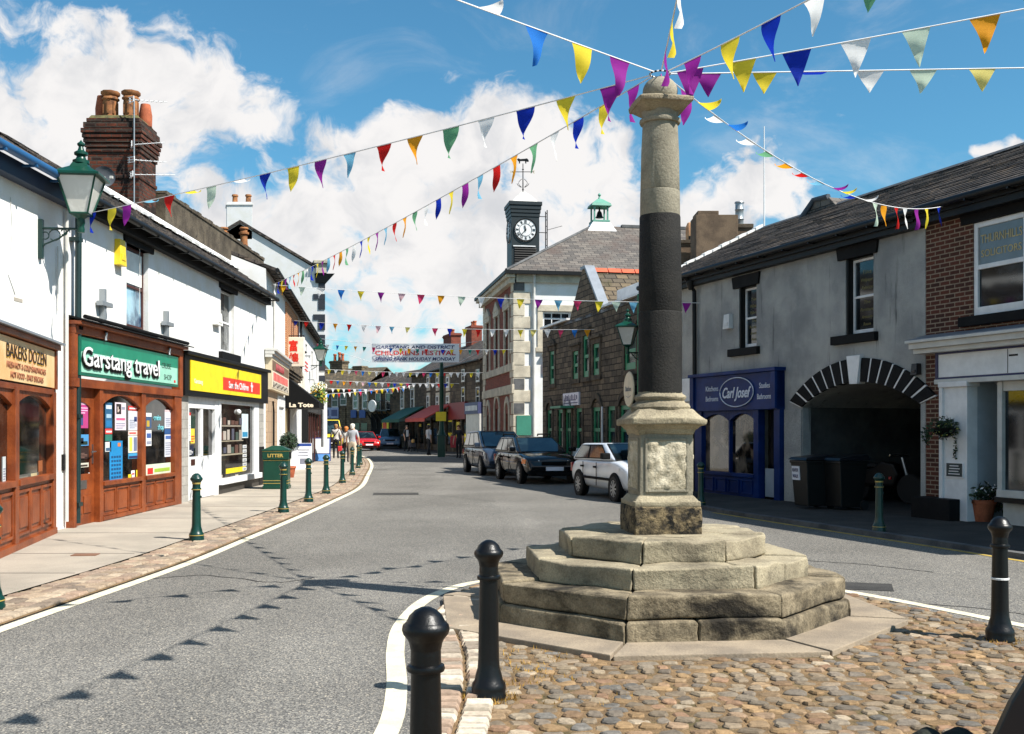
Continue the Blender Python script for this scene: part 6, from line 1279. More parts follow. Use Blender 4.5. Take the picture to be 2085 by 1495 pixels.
b = B(); b.hexa([(ga-1.7, .3, eG+.1), (ga-1.7, 9, eG+.1), (ga, 9, gz-.15), (ga, .3, gz-.15), (ga-1.7, .3, eG+.2), (ga-1.7, 9, eG+.2), (ga, 9, gz-.05), (ga, .3, gz-.05)]); b.hexa([(ga+1.7, .3, eG+.1), (ga, .3, gz-.15), (ga, 9, gz-.15), (ga+1.7, 9, eG+.1), (ga+1.7, .3, eG+.2), (ga, .3, gz-.05), (ga, 9, gz-.05), (ga+1.7, 9, eG+.2)]); rf = b.obj('roof', M['slate_stone'], D_)
b = B()
for k in range(18): b.prism([(ga-.16, gz-.1), (ga, gz+.06), (ga+.16, gz-.1)], 'y', .35+k*.48, .8+k*.48)
b.obj('ridge_tiles', paint(C(190, 88, 58), .8), rf, bevel=.008)
b = B(); b.box(ga-.5, ga+.4, 4.4, 5.2, gz-.5, gz+.12); ch = b.obj('chimney', M['stone_mid'], rf)
b = B(); b.lathe([(.15, 0), (.16, .06), (.13, .1), (.13, .36), (.16, .4), (.14, .46), (.1, .46)], (ga+.28, 4.6, gz+.1), 14); b.obj('chimney_pot', M['opaint'], ch, smooth=True); b = B(); b.lathe([(.15, 0), (.14, .1), (.13, .3), (.2, .36), (.2, .44), (.14, .48), (.17, .56), (.12, .58)], (ga+.3, 5.9, gz+.1), 14); b.obj('chimney_pot', M['terracotta'], ch, smooth=True)
b = B(); b.box(0, ga-1.75, -.12, .25, eG, eG+.07); b.box(ga+1.85, LG, -.12, .25, eG, eG+.07); b.box(ga+1.9, LG, .5, .7, eG, eG+.6); b.obj('parapet_coping', M['wpaint'], D_); b = B(); b.box(0, LG, .0, 7, eG-.12, eG-.02); b.obj('roof_deck', M['lead'], D_)
gg = glassy('old shop glass', C(18, 24, 22), C(70, 84, 76), .06, 2.)
for i, o in enumerate(opsG):
    s = sash(D_, *o, .01, M['wingreen'], gg, fw=.13, dp=.08)
    b = B(); b.box(o[0]-.16, o[0]-.005, -.035, .1, o[2], o[3]); b.box(o[1]+.005, o[1]+.16, -.035, .1, o[2], o[3]); b.box(o[0]-.2, o[1]+.2, -.06, .1, o[2]-.16, o[2]); b.box(o[0]-.2, o[1]+.2, -.05, .1, o[3], o[3]+.18); b.box(o[0]-.26, o[1]+.26, -.12, .05, o[3]+.18, o[3]+.26); b.obj('window_surround', M['dress_dark'], D_, bevel=.01)
def hood(o, z, e, rs, rs2):
    b = B(); p = archpts(o[0]-e, o[1]+e, z, rs, 12); p2 = archpts(o[0]-e-.15, o[1]+e+.15, z, rs2, 12)
    for (a, c), (d, e_), (f, g), (h, i) in zip(p, p[1:], p2, p2[1:]): b.prism([(a, c), (d, e_), (h, i), (f, g)], 'y', -.07, .04)
    bmesh.ops.remove_doubles(b.bm, verts=b.bm.verts, dist=.001); b.obj('hood_mould', M['dress_dark'], D_)
hood(opsG[0], opsG[0][3], .1, .3, .45)
for o in (opsL[0], opsL[2], opsL[4], opsL[6]): hood(o, 2.28, .05, .3, .48)
for i, o in enumerate(opsL):
    s = sash(D_, *o, .02, M['wingreen'], gg, fw=.13, dp=.06, rails=(.62,), mull=(.5,) if i in (2, 4) else ())
    b = B(); b.box(o[0]-.14, o[0]-.004, -.04, .1, .1, 2.3); b.box(o[1]+.004, o[1]+.14, -.04, .1, .1, 2.3); b.obj('window_jamb', M['dress_dark'], D_)
b = B(); b.box(opsL[2][0]-.3, opsL[2][1]+.3, -.5, .0, 2.32, 2.4); b.obj('door_canopy', paint(C(70, 140, 110)), D_)
u0, z1 = fG.uz(1147, 801, -.05); u1, z0 = fG.uz(1179, 826, -.05); z1 = fG.z(1163, 800, -.05); z0 = fG.z(1163, 826, -.05)
b = B(); b.box(u0, u1, -.07, .0, z0, z1); sg = b.obj('sign_board', paint(C(220, 216, 226)), D_, bevel=.01); b = B()
for k in range(9): x = u0+.12+k*(u1-u0-.24)/9; b.box(x, x+.07+.03*(k % 3), -.074, -.07, z1-.24, z1-.1+.03*(k % 2))
for j in (0, 1): b.box(u0+.1, u1-.1-.2*j, -.074, -.07, z0+.07+.1*j, z0+.11+.1*j)
b.obj('lettering', paint(C(90, 84, 120)), sg)
u, z = fG.uz(1278, 793, -.25); b = B(); b.lathe([(.4, -.03), (.42, 0), (.4, .03)], (u, -.2, z), 36, 'y', 1.24); sg = b.obj('oval_sign', paint(C(226, 208, 176)), D_, smooth=True)
text('Stitches', 'lettering', u, z+.02, -.234, .2, paint(C(140, 140, 140)), sg, .5); b = B(); b.tube([(u-.2+.04*i, -.235, z-.18-.05*math.sin(i/10*math.pi)) for i in range(11)], .008, 4); b.obj('flourish', paint(C(150, 150, 150)), sg)
b = B(); u = fG.u(1303, -.1); b.tube([(u, -.12, eG), (u, -.12, .1)], .06, 8); b.obj('drainpipe', paint(C(30, 120, 84)), D_); b = B(); u = fG.u(1226, -.1); b.tube([(u, -.1, 2.3), (u, -.1, .1)], .035, 8); b.obj('drainpipe', M['wpaint'], D_)
ab = aboard('pavement_board', 'white board with red lettering against the dark stone wall', G(1172, 985)+Vector((.3, 1.2, .06)), -.25, .62, .95, M['opaint'], [(-.4, .55, .4, .9, M['wpaint']), (-.3, .74, .3, .82, paint(C(150, 40, 90))), (-.34, .6, .34, .68, paint(C(150, 40, 90)))]); ab['group'] = 'pavement boards'

# ---------------------------------------------------------------- town hall with the clock tower
CT = Vector((.08, 48.)); fT = fr2((CT.x-.1657*9.8, CT.y+.9861*9.8), (CT.x, CT.y)); T2 = Fr(CT, fT.a+H90); TH = fT.thing('town_hall', 'brick and white town hall with quoins and hipped slate roof', 'town hall'); LT_, eT, DT = 9.8, 8.75, 18
b = B(); opsT = [(x-.55, x+.55, 4.7, 7.2) for x in (1.8, 4.9, 8.0)]+[(x-.5, x+.5, .6, 2.3) for x in (1.8, 8.0)]+[(4.2, 5.6, 0, 2.6)]
wall(b, 0, LT_, 0, eT, opsT, .2); b.face([(0, 0, 0), (0, DT, 0), (0, DT, eT), (0, 0, eT)]); b.obj('front_wall', M['brick_red'], TH)
sw = [(1.35, 2.65, 5.4, 6.95)]
b = B(); wall(b, 0, DT, 0, eT, sw, .2); b.obj('side_wall', M['white2'], TH, loc=(LT_, 0, 0), rz=H90)
sd_ = dict(loc=(LT_, 0, 0), rz=H90)
s = sash(TH, *sw[0], .1, M['wpaint'], M['glass'], mull=(.33, .67), rails=(.3, .55, .8), fw=.08); s.location = (LT_, 0, 0); s.rotation_euler[2] = H90
b = B(); b.box(1.1, 2.9, -.08, .05, 6.96, 7.25); b.box(1.1, 1.34, -.06, .05, 5.3, 6.95); b.box(2.66, 2.9, -.06, .05, 5.3, 6.95); b.box(1.0, 3.0, -.12, .05, 5.1, 5.3); b.obj('window_surround', M['dress'], TH, **sd_, bevel=.015)
b = B(); b.box(.1, DT, -.16, .05, eT-.5, eT-.02); b.obj('side_cornice', M['dress'], TH, **sd_); b = B(); b.tube([(.92, -.2, eT-.1), (.92, -.1, eT-1.0), (.92, -.1, 0)], .06, 8); b.obj('drainpipe', M['opaint'], TH, **sd_)
b = B()
for k in range(15): w = .78 if k % 2 else .5; z = k*.56; b.mi = (1 if k in (4, 5, 6) and k % 2 == 0 or k == 14 else 0); b.box(-.035, w, -.045, .02, z+.012, z+.545)
b.obj('quoin', [M['dress'], M['dress_grey']], TH, **sd_, bevel=.02); b = B()
for k in range(15): w = .9 if k % 2 else .6; z = k*.56; b.box(LT_-w, LT_+.03, -.045, .02, z+.012, z+.545); b.box(-.03, w, -.045, .02, z+.012, z+.545)
b.obj('quoin', M['dress'], TH, bevel=.02)
b = B(); b.box(-.05, LT_+.06, -.1, .02, 3.2, 3.62); b.box(-.05, LT_+.06, -.08, .02, 4.25, 4.6); b.box(-.2, LT_+.2, -.25, .02, eT-.55, eT-.3); b.box(-.3, LT_+.32, -.4, .02, eT-.3, eT-.06); b.obj('stone_band', M['dress'], TH, bevel=.02)
for o in opsT[:3]:
    s = sash(TH, *o, .12, M['opaint'], M['glass'], rails=(.5,), mull=(.5,), fw=.07); b = B(); b.box(o[0]-.25, o[0], -.07, .05, o[2]-.1, o[3]); b.box(o[1], o[1]+.25, -.07, .05, o[2]-.1, o[3]); b.box(o[0]-.35, o[1]+.35, -.1, .05, o[3], o[3]+.25); b.prism([(o[0]-.4, o[3]+.25), (o[1]+.4, o[3]+.25), ((o[0]+o[1])/2, o[3]+.75)], 'y', -.12, .05); b.obj('window_surround', M['dress'], TH, bevel=.015)
for o in opsT[3:]:
    s = sash(TH, *o, .12, M['opaint'], M['glass'], rails=(.6,), fw=.08); b = B(); c = (o[0]+o[1])/2; p = archpts(o[0]-.02, o[1]+.02, o[3]-.02, .55, 10); p2 = archpts(o[0]-.25, o[1]+.25, o[3]-.02, .85, 10)
    for (a, c_), (d, e), (f, g), (h, i) in zip(p, p[1:], p2, p2[1:]): b.prism([(a, c_), (d, e), (h, i), (f, g)], 'y', -.06, .05)
    b.box(o[0]-.25, o[0]-.02, -.06, .05, 0, o[3]); b.box(o[1]+.02, o[1]+.25, -.06, .05, 0, o[3]); b.obj('arch_surround', M['dress'], TH, bevel=.01)
b = B(); b.box(.12, .8, -.08, -.045, 1.3, 2.2); b.obj('notice_board', paint(C(60, 128, 108)), TH, **sd_); b = B(); b.box(1.35, 1.85, -.1, 0, 4.1, 4.65); b.obj('alarm_box', paint(C(190, 70, 40)), TH, **sd_, bevel=.02); b = B(); b.box(1.3, 2.6, -.2, .0, 5.0-.1, 5.1-.1); b.obj('ledge', M['dress'], TH, **sd_)
# hipped roof (in the side frame: x along the side, y into the building)
b = B(); e, zr = .42, 11.9; q = [(-e, -e, eT-.03), (DT, -e, eT-.03), (DT, LT_+e, eT-.03), (-e, LT_+e, eT-.03)]; t0, t1 = (LT_/2, LT_/2, zr), (DT, LT_/2, zr)
b.face([q[0], q[1], t1, t0]); b.face([q[3], q[0], t0]); b.face([q[2], q[3], t0, t1]); b.face(q); rf = b.obj('roof', M['slate_brown'], TH, **sd_)
b = B(); b.box(-e-.05, DT, -e-.05, -e+.1, eT-.16, eT+.0); b.box(-e-.05, -e+.1, -e, LT_+e, eT-.16, eT+.0); b.obj('gutter', M['black'], TH, **sd_)
b = B(); b.box(LT_/2+1.5, DT, LT_/2-.14, LT_/2+.14, zr-.06, zr+.09); b.tube([(-e, -e, eT), t0], .07, 6); b.obj('ridge_lead', M['dress_grey'], TH, **sd_)
# bell cote on the ridge end
bx, by = LT_/2+.35, LT_/2; b = B(); b.hexa([(bx-.75, by-.6, zr-.35), (bx+.75, by-.6, zr-.35), (bx+.75, by+.6, zr-.35), (bx-.75, by+.6, zr-.35), (bx-.42, by-.42, zr+.15), (bx+.42, by-.42, zr+.15), (bx+.42, by+.42, zr+.15), (bx-.42, by+.42, zr+.15)]); b.obj('bell_cote_base', M['wpaint'], TH, **sd_)
cup = paint(C(96, 150, 132), .6); b = B()
for x in (-1, 1):
    for y in (-1, 1): b.box(bx+x*.34-.04, bx+x*.34+.04, by+y*.34-.04, by+y*.34+.04, zr+.15, zr+.95)
b.box(bx-.44, bx+.44, by-.44, by+.44, zr+.14, zr+.24); b.hexa([(bx-.52, by-.52, zr+.95), (bx+.52, by-.52, zr+.95), (bx+.52, by+.52, zr+.95), (bx-.52, by+.52, zr+.95), (bx-.48, by-.48, zr+1.08), (bx+.48, by-.48, zr+1.08), (bx+.48, by+.48, zr+1.08), (bx-.48, by+.48, zr+1.08)]); b.hexa([(bx-.48, by-.48, zr+1.08), (bx+.48, by-.48, zr+1.08), (bx+.48, by+.48, zr+1.08), (bx-.48, by+.48, zr+1.08), (bx-.12, by-.12, zr+1.36), (bx+.12, by-.12, zr+1.36), (bx+.12, by+.12, zr+1.36), (bx-.12, by+.12, zr+1.36)]); b.lathe([(.1, zr+1.34), (.05, zr+1.45), (.04, zr+1.5), (.09, zr+1.58), (.04, zr+1.66), (0, zr+1.68)], (bx, by, 0), 12)
bc = b.obj('bell_cote', cup, TH, **sd_, bevel=.01); b = B(); b.lathe([(.22, zr+.42), (.16, zr+.5), (.12, zr+.68), (.05, zr+.78), (.03, zr+.95)], (bx, by, 0), 16); b.obj('bell', M['black'], bc, smooth=True)
# clock tower on the front
tx, ty = 1.3, LT_/2; tw = .7; B0_ = eT-.3
b = B(); b.box(tx-tw, tx+tw, ty-tw, ty+tw, B0_, 12.1)
ct = b.obj('clock_tower', paint(C(22, 32, 36), .5), TH, **sd_)
b = B()
for i, (z0, z1, e2) in enumerate(((12.1, 12.28, .03), (12.28, 12.46, .06), (12.46, 12.66, .09), (12.66, 12.86, .13))): b.box(tx-tw-e2, tx+tw+e2, ty-tw-e2, ty+tw+e2, z0+.01, z1)
b.obj('tower_cornice', paint(C(22, 32, 36), .5), ct, bevel=.02)
b = B()
for k in range(13): z = 9.1+k*.115; b.hexa([(tx-.55, ty-tw-.05, z), (tx+.55, ty-tw-.05, z), (tx+.55, ty-tw, z+.09), (tx-.55, ty-tw, z+.09), (tx-.55, ty-tw-.05, z+.02), (tx+.55, ty-tw-.05, z+.02), (tx+.55, ty-tw, z+.11), (tx-.55, ty-tw, z+.11)])
b.obj('louvre', M['black'], ct); b = B(); b.box(tx-.62, tx+.5, ty-tw-.06, ty-tw, 10.62, 10.67); b.obj('white_ledge', M['wpaint'], ct)
b = B(); b.hexa([(tx-.66, ty-.66, 12.86), (tx+.66, ty-.66, 12.86), (tx+.66, ty+.66, 12.86), (tx-.66, ty+.66, 12.86), (tx-.44, ty-.44, 13.15), (tx+.44, ty-.44, 13.15), (tx+.44, ty+.44, 13.15), (tx-.44, ty+.44, 13.15)]); b.hexa([(tx-.44, ty-.44, 13.15), (tx+.44, ty-.44, 13.15), (tx+.44, ty+.44, 13.15), (tx-.44, ty+.44, 13.15), (tx-.1, ty-.1, 13.48), (tx+.1, ty-.1, 13.48), (tx+.1, ty+.1, 13.48), (tx-.1, ty+.1, 13.48)]); b.obj('tower_cap', M['opaint'], ct, smooth=60)
def dial(par, cx, cz, R, face_y, loc, rz):
    b = B(); b.lathe([(R*1.08, -.03), (R*1.1, 0), (R, .03), (0, .03)], (0, 0, 0), 40, 'y')
    for v in b.bm.verts: v.co.y = -v.co.y
    for v in b.bm.verts: v.co += Vector((cx, face_y-.02, cz))
    d = b.obj('clock_face', M['wpaint'], par, loc=loc, rz=rz); k_ = B(); y = face_y-.058
    def ringf(r0, r1):
        for i in range(40): a, c = i*math.tau/40, (i+1)*math.tau/40; k_.hexa([(cx+r*math.cos(t), yy_, cz+r*math.sin(t)) for yy_ in (y, y-.008) for r, t in ((r0, a), (r1, a), (r1, c), (r0, c))])
    ringf(.99*R, 1.1*R); ringf(.58*R, .61*R)
    num = ['XII', 'I', 'II', 'III', 'IV', 'V', 'VI', 'VII', 'VIII', 'IX', 'X', 'XI']
    for i, s in enumerate(num):
        a = math.pi/2-i*math.tau/12; er, et = Vector((math.cos(a), math.sin(a))), Vector((-math.sin(a), math.cos(a)))*-1
        x = -.035*R*(len(s)-1)*1.2
        for chr_ in s:
            def bar(t0, r0, t1, r1, w):
                p0 = er*r0+et*t0; p1 = er*r1+et*t1; q = [(p0-et*w), (p0+et*w), (p1+et*w), (p1-et*w)]
                k_.hexa([(cx+v.x, y, cz+v.y) for v in q]+[(cx+v.x, y-.006, cz+v.y) for v in q])
            if chr_ == 'I': bar(x, .67*R, x, .93*R, .018*R)
            elif chr_ == 'V': bar(x, .67*R, x-.05*R, .93*R, .02*R); bar(x, .67*R, x+.05*R, .93*R, .012*R)
            else: bar(x-.05*R, .67*R, x+.05*R, .93*R, .02*R); bar(x+.05*R, .67*R, x-.05*R, .93*R, .012*R)
            x += .085*R
    k_.obj('numerals', M['blackmatt'], d)
    h = B()
    for ang, l, w in ((math.pi/2-math.tau*37/60, .82, .03), (math.pi/2-math.tau*(11.62/12), .5, .05)):
        er, et = Vector((math.cos(ang), math.sin(ang))), Vector((-math.sin(ang), math.cos(ang))); q = [er*-.15*R-et*w*R*.6, er*-.15*R+et*w*R*.6, er*l*.7*R+et*w*R, er*l*R, er*l*.7*R-et*w*R]
        h.prism([(cx+v.x, cz+v.y) for v in q], 'y', y-.03, y-.015)
    h.lathe([(.06*R, 0), (.06*R, .02)], (cx, y-.035, cz), 12, 'y'); h.obj('clock_hands', M['blackmatt'], d)
dial(ct, tx, 11.45, .52, ty-tw, (0, 0, 0), 0)
dial(ct, -ty, 11.45, .52, tx-tw, (0, 0, 0), -H90)
wv = thing('weather_vane', 'black iron weather vane with an animal figure on top of the clock tower', 'weather vane', T2.world(tx, ty, 13.42))
b = B(); b.tube([(0, 0, 0), (0, 0, 1.5)], .03, 8, .02)
for t in range(2):
    a = t*H90; e = Vector((math.cos(a), math.sin(a), 0)); b.tube([e*-.55+Vector((0, 0, 1.08)), e*.55+Vector((0, 0, 1.08))], .018, 6)
    for s in (-1, 1):
        b.tube([e*s*(.06+.16*math.sin(k/8*math.pi))+Vector((0, 0, .3+.42*k/8)) for k in range(9)], .014, 5); b.tube([e*s*.1+Vector((0, 0, .3)), e*s*.25+Vector((0, 0, .4)), e*s*.3+Vector((0, 0, .5))], .014, 5)
b.lathe([(.0, .15), (.06, .2), (0, .25)], n=10); b.lathe([(0, 1.15), (.06, 1.2), (0, 1.25)], n=10); b.obj('iron_stem', M['black'], wv)
b = B(); b.prism([(-.24, 1.6), (-.2, 1.62), (.16, 1.62), (.2, 1.58), (.3, 1.6), (.28, 1.68), (.2, 1.76), (.12, 1.74), (-.14, 1.72), (-.22, 1.76), (-.3, 1.72)], 'y', -.02, .02); b.prism([(-.2, 1.63), (-.2, 1.5), (-.15, 1.5), (-.13, 1.63)], 'y', -.02, .02); b.prism([(.1, 1.63), (.12, 1.5), (.17, 1.5), (.17, 1.63)], 'y', -.02, .02); b.obj('animal_figure', M['black'], wv)
for s, t in ((1, 'E'), (-1, 'W')): text(t, 'letter', s*.55, 1.08, 0, .2, M['gold'], wv)
b = B(); lx_ = tx+tw; 
b.tube([(lx_+.42, ty-tw+.1, 9.6), (lx_+.42, ty-tw+.1, 12.5)], .025, 6); b.tube([(lx_+.42, ty-tw+.5, 9.6), (lx_+.42, ty-tw+.5, 12.5)], .025, 6)
for k in range(9): b.tube([(lx_+.42, ty-tw+.1, 9.8+k*.32), (lx_+.42, ty-tw+.5, 9.8+k*.32)], .015, 5)
for z in (10.2, 11.4, 12.2): b.tube([(lx_, ty-tw+.3, z), (lx_+.42, ty-tw+.3, z)], .02, 5)
b.tube([(lx_+.42, ty-tw+.1, 11.5), (lx_+1.1, ty-tw-.3, 11.65)], .012, 5); b.obj('ladder', M['black'], ct)
# ---------------------------------------------------------------- cars
def car(name, label, pos, fwd, L, Wd, H, colr, hood=.95, belt=.9, cab=(-.46, -.3, .1, .3), style='hatch', grp=None, alloy=True, rails=False, plate=True, trim=None, rough=.22, wr=.3):
    """x forward; cab: rear glass foot, roof rear, roof front, windscreen foot as fractions of the length"""
    r = thing(name, label, 'van' if style == 'van' else 'car', pos, math.atan2(fwd[1], fwd[0]), grp)
    pm = paint(colr, rough, .15, .05, .6); w = Wd/2; rear, front = -L/2, L/2; xw = cab[3]*L; xr = cab[0]*L
    st = []                                              # stations: x, top z, half width factor, bottom z
    rz_ = belt+.03
    st += [(rear, .5, .84, .38), (rear+.05, belt*.78, .9, .27), (rear+.16, rz_ if xr < rear+.4 else belt, .97, .24)]
    if xr > rear+.5: st += [(xr, belt+.03, 1., .22)]
    st += [(-.15*L, belt+.01, 1., .2), (.12*L, belt, 1., .2), (xw, hood, 1., .2), (front-.34, hood-.1, .97, .22), (front-.1, hood-.2, .9, .24), (front-.02, .52, .82, .3), (front, .46, .76, .36)]
    b = B(); rings = []
    for x, zt, k, zb in st:
        hw = w*k; zm = zb+(zt-zb)*.5
        half = [(0, zb), (hw*.8, zb), (hw*.95, zb+.06), (hw, zm), (hw*.99, zb+(zt-zb)*.72), (hw*.95, zt-.03), (hw*.86, zt), (hw*.45, zt+.025), (0, zt+.035)]
        rings.append([b.bm.verts.new((x, y, z)) for y, z in half]+[b.bm.verts.new((x, -y, z)) for y, z in half[-2:0:-1]])
    n = len(rings[0])
    for A, D in zip(rings, rings[1:]):
        for i in range(n): b.bm.faces.new([A[i], A[(i+1) % n], D[(i+1) % n], D[i]])
    b.bm.faces.new(rings[0]); b.bm.faces.new(rings[-1][::-1])
    body = b.obj('body', pm, r, smooth=45); m = body.modifiers.new('s', 'SUBSURF'); m.levels = m.render_levels = 2
    x0, x1, x2, x3 = [f*L for f in cab]; zb = belt-.02; wb, wt = w*.93, w*.74; zf = H-.02
    pts = [(x0, -wb, zb), (x3, -wb, hood-.02), (x3, wb, hood-.02), (x0, wb, zb), (x1, -wt, H-.04), (x2, -wt, zf), (x2, wt, zf), (x1, wt, H-.04)]
    b = B(); b.hexa(pts); b.obj('cabin', pm, r, bevel=.1, seg=5, smooth=60)
    V = [Vector(p) for p in pts]; G_ = M['glass_car']
    def pane(nm, q, s0, s1, t0, t1, off):
        if off > .01: pane('window_trim', q, s0-.022, s1+.022, t0-.05, t1+.05, .006)
        a, c, d, e = q; f = lambda s, t: a.lerp(c, s).lerp(e.lerp(d, s), t)
        nn = (c-a).cross(e-a).normalized()*off; b = B(); q2 = [f(s0, t0)+nn, f(s1, t0)+nn, f(s1-.0, t1)+nn, f(s0+.0, t1)+nn]
        b.hexa([v-nn*1.5 for v in q2]+q2); return b.obj(nm, G_ if off > .01 else M['blackmatt'], r)
    pane('windscreen', (V[1], V[2], V[6], V[5]), .07, .93, .08, .9, .012)
    pane('rear_window', (V[3], V[0], V[4], V[7]), .1, .9, .2, .88, .012)
    for q in ((V[0], V[1], V[5], V[4]), (V[2], V[3], V[7], V[6])):
        left = q[0] is V[2]
        cuts = [(.07, .31), (.35, .6), (.64, .9)] if L > 3.9 else [(.1, .42), (.47, .88)]
        for s0, s1 in cuts:
            if left: s0, s1 = 1-s1, 1-s0
            pane('side_window', q, s0, s1, .16, .86, .012)
    blk = M['blackmatt']
    for s in (-1, 1):
        b = B(); xm = .04*L; y = s*(w+.002)
        for x in (xm, -.2*L): b.box(x-.004, x+.004, y-.02, y+.003*s, .3, belt-.03)
        b.box(-.3*L, .27*L, min(y-.01, y+.012*s), max(y-.01, y+.012*s), .44, .5) if trim else None
        b.obj('door_seam', blk, r)
        b = B(); b.box(xw-.22, xw-.06, s*w-.02, s*(w+.18), hood+.02, hood+.16) if s > 0 else b.box(xw-.22, xw-.06, -(w+.18), -w+.02, hood+.02, hood+.16); b.obj('mirror', trim or pm, r, bevel=.03)
        for x in (xm-.12, -.2*L-.1): b = B(); b.box(x-.09, x+.06, min(s*(w-.03), s*(w+.02)), max(s*(w-.03), s*(w+.02)), belt-.16, belt-.12); b.obj('door_handle', trim or blk, r)
        for x in (-.295*L, .325*L):
            b = B(); b.lathe([(.0, -.1), (wr+.055, -.1), (wr+.06, .0), (wr+.05, .012), (0, .012)], (x, s*(w-.005), wr+.015), 28, 'y')
            if s < 0:
                for v in b.bm.verts: v.co.y = -2*(w-.005)-v.co.y
            b.obj('wheel_arch', blk, r)
            b = B(); b.lathe([(wr*.55, -.16), (wr*.94, -.17), (wr, -.13), (wr, .0), (wr*.95, .03), (wr*.68, .035), (wr*.66, .0)], (x, s*(w-.015), wr), 28, 'y')
            if s < 0:
                for v in b.bm.verts: v.co.y = -2*(w-.015)-v.co.y
            wh = b.obj('wheel', M['rubber'], r, smooth=45)
            b = B(); yy = s*(w+.012)
            b.lathe([(wr*.62, -.02), (wr*.67, .012), (wr*.63, .014), (wr*.6, -.01), (wr*.2, -.01), (wr*.17, .012), (0, .014)], (x, s*(w-.0), wr), 24, 'y')
            if s < 0:
                for v in b.bm.verts: v.co.y = -2*w-v.co.y
            for k in range(9):
                a = k*math.tau/9; d = Vector((math.cos(a), 0, math.sin(a))); t = Vector((-math.sin(a), 0, math.cos(a)))*wr*.05; c = Vector((x, s*(w+.004), wr))
                q = [c+d*wr*.15-t, c+d*wr*.15+t, c+d*wr*.62+t*1.4, c+d*wr*.62-t*1.4]; o = Vector((0, s*.014, 0)); b.hexa(q+[v+o for v in q])
            b.obj('rim', M['alloy'], wh)
        b = B(); hx = front-.2; b.hexa([(hx-.25, s*w*.52, hood-.32), (hx+.16, s*w*.5, hood-.34), (hx+.02, s*w*.9, hood-.32), (hx-.25, s*w*.97, hood-.3), (hx-.25, s*w*.5, hood-.15), (hx+.1, s*w*.48, hood-.2), (hx-.06, s*w*.87, hood-.19), (hx-.27, s*w*.95, hood-.14)])
        b.obj('headlight', paint(C(206, 208, 206), .15, .3), r, bevel=.02)
        if style in ('estate', 'saloon'): b = B(); b.hexa([(hx-.26, s*w*.9, hood-.31), (hx-.04, s*w*.84, hood-.31), (hx-.06, s*w*.93, hood-.31), (hx-.26, s*w*1.0, hood-.3), (hx-.28, s*w*.9, hood-.17), (hx-.06, s*w*.83, hood-.19), (hx-.08, s*w*.92, hood-.19), (hx-.28, s*w*.99, hood-.16)]); b.obj('indicator', paint(C(226, 120, 20), .3), r)
        b = B(); b.box(rear-.01, rear+.09, min(s*w*.72, s*w*.92), max(s*w*.72, s*w*.92), belt-.3, belt-.08); b.obj('tail_light', paint(C(150, 20, 20), .3), r, bevel=.02)
        if rails: b = B(); b.tube([(x1+.15, s*wt*.9, H-.0), (x1+.2, s*wt*.9, H+.05), (x2-.2, s*wt*.9, H+.06), (x2-.12, s*wt*.9, H)], .022, 8); b.obj('roof_rail', blk, r)
    b = B(); b.box(front-.14, front+.005, -w*.42, w*.42, hood-.33, hood-.24); b.box(front-.1, front+.01, -w*.6, w*.6, .26, .36); b.obj('grille', blk, r, bevel=.015)
    b = B(); b.box(front-.12, front+.05, -w*.86, w*.86, .38, .54); b.obj('bumper', trim or pm, r, bevel=.05, seg=3)
    if plate: b = B(); b.box(front+.04, front+.062, -.26, .26, .4, .51); b.obj('number_plate', paint(C(226, 222, 228)), r)
    return r
pk = 'cars parked in front of the dark stone building'
def wheels(pf, pr, Wd, L):
    f, q = Vector(pf), Vector(pr); d = (f-q).normalized(); rgt = Vector((d.y, -d.x)); c = (f+q)/2-rgt*(Wd/2)-d*.015*L; return (c.x, c.y, .0), d
p, d = wheels((2.25, 23.1), (1.58, 25.45), 1.62, 3.72); car('hatchback_car', 'white small hatchback parked just left of the column pedestal', p, d, 3.72, 1.62, 1.29, C(206, 210, 216), .9, .86, (-.49, -.39, .02, .28), 'hatch', pk, trim=M['blackmatt'], wr=.28)
p, d = wheels((.2, 30.7), (-.45, 33.5), 1.7, 4.6); car('estate_car', 'black estate car with roof rails between the white and grey cars', p, d, 4.6, 1.7, 1.37, C(8, 9, 12), .9, .87, (-.49, -.43, -.03, .24), 'estate', pk, rails=True, rough=.1)
p, d = wheels((-1.1, 36.2), (-1.72, 38.9), 1.8, 4.6); car('people_carrier', 'blue grey people carrier parked farthest, behind the black estate', p, d, 4.55, 1.8, 1.54, C(52, 62, 78), .96, .92, (-.49, -.46, .0, .33), 'mpv', pk, rough=.15, wr=.31)
mv = 'cars coming round the bend'
car('saloon_car', 'red saloon car coming round the bend past the pedestrians', (-10.85, 77.5, 0), (.3, -.95), 4.4, 1.75, 1.4, C(176, 22, 22), .9, .88, (-.36, -.22, .06, .24), 'saloon', mv)
car('people_carrier', 'steel blue people carrier following the red saloon', (-9.6, 83, 0), (.12, -.99), 4.3, 1.78, 1.62, C(86, 110, 134), 1.0, .95, (-.48, -.42, .02, .34), 'mpv', mv)
v = car('delivery_van', 'yellow van half hidden behind the left hand pedestrians', (-15.2, 88, 0), (.25, -.97), 4.9, 1.95, 2.35, C(226, 206, 60), 1.15, 1.1, (-.5, -.49, .18, .33), 'van', None)
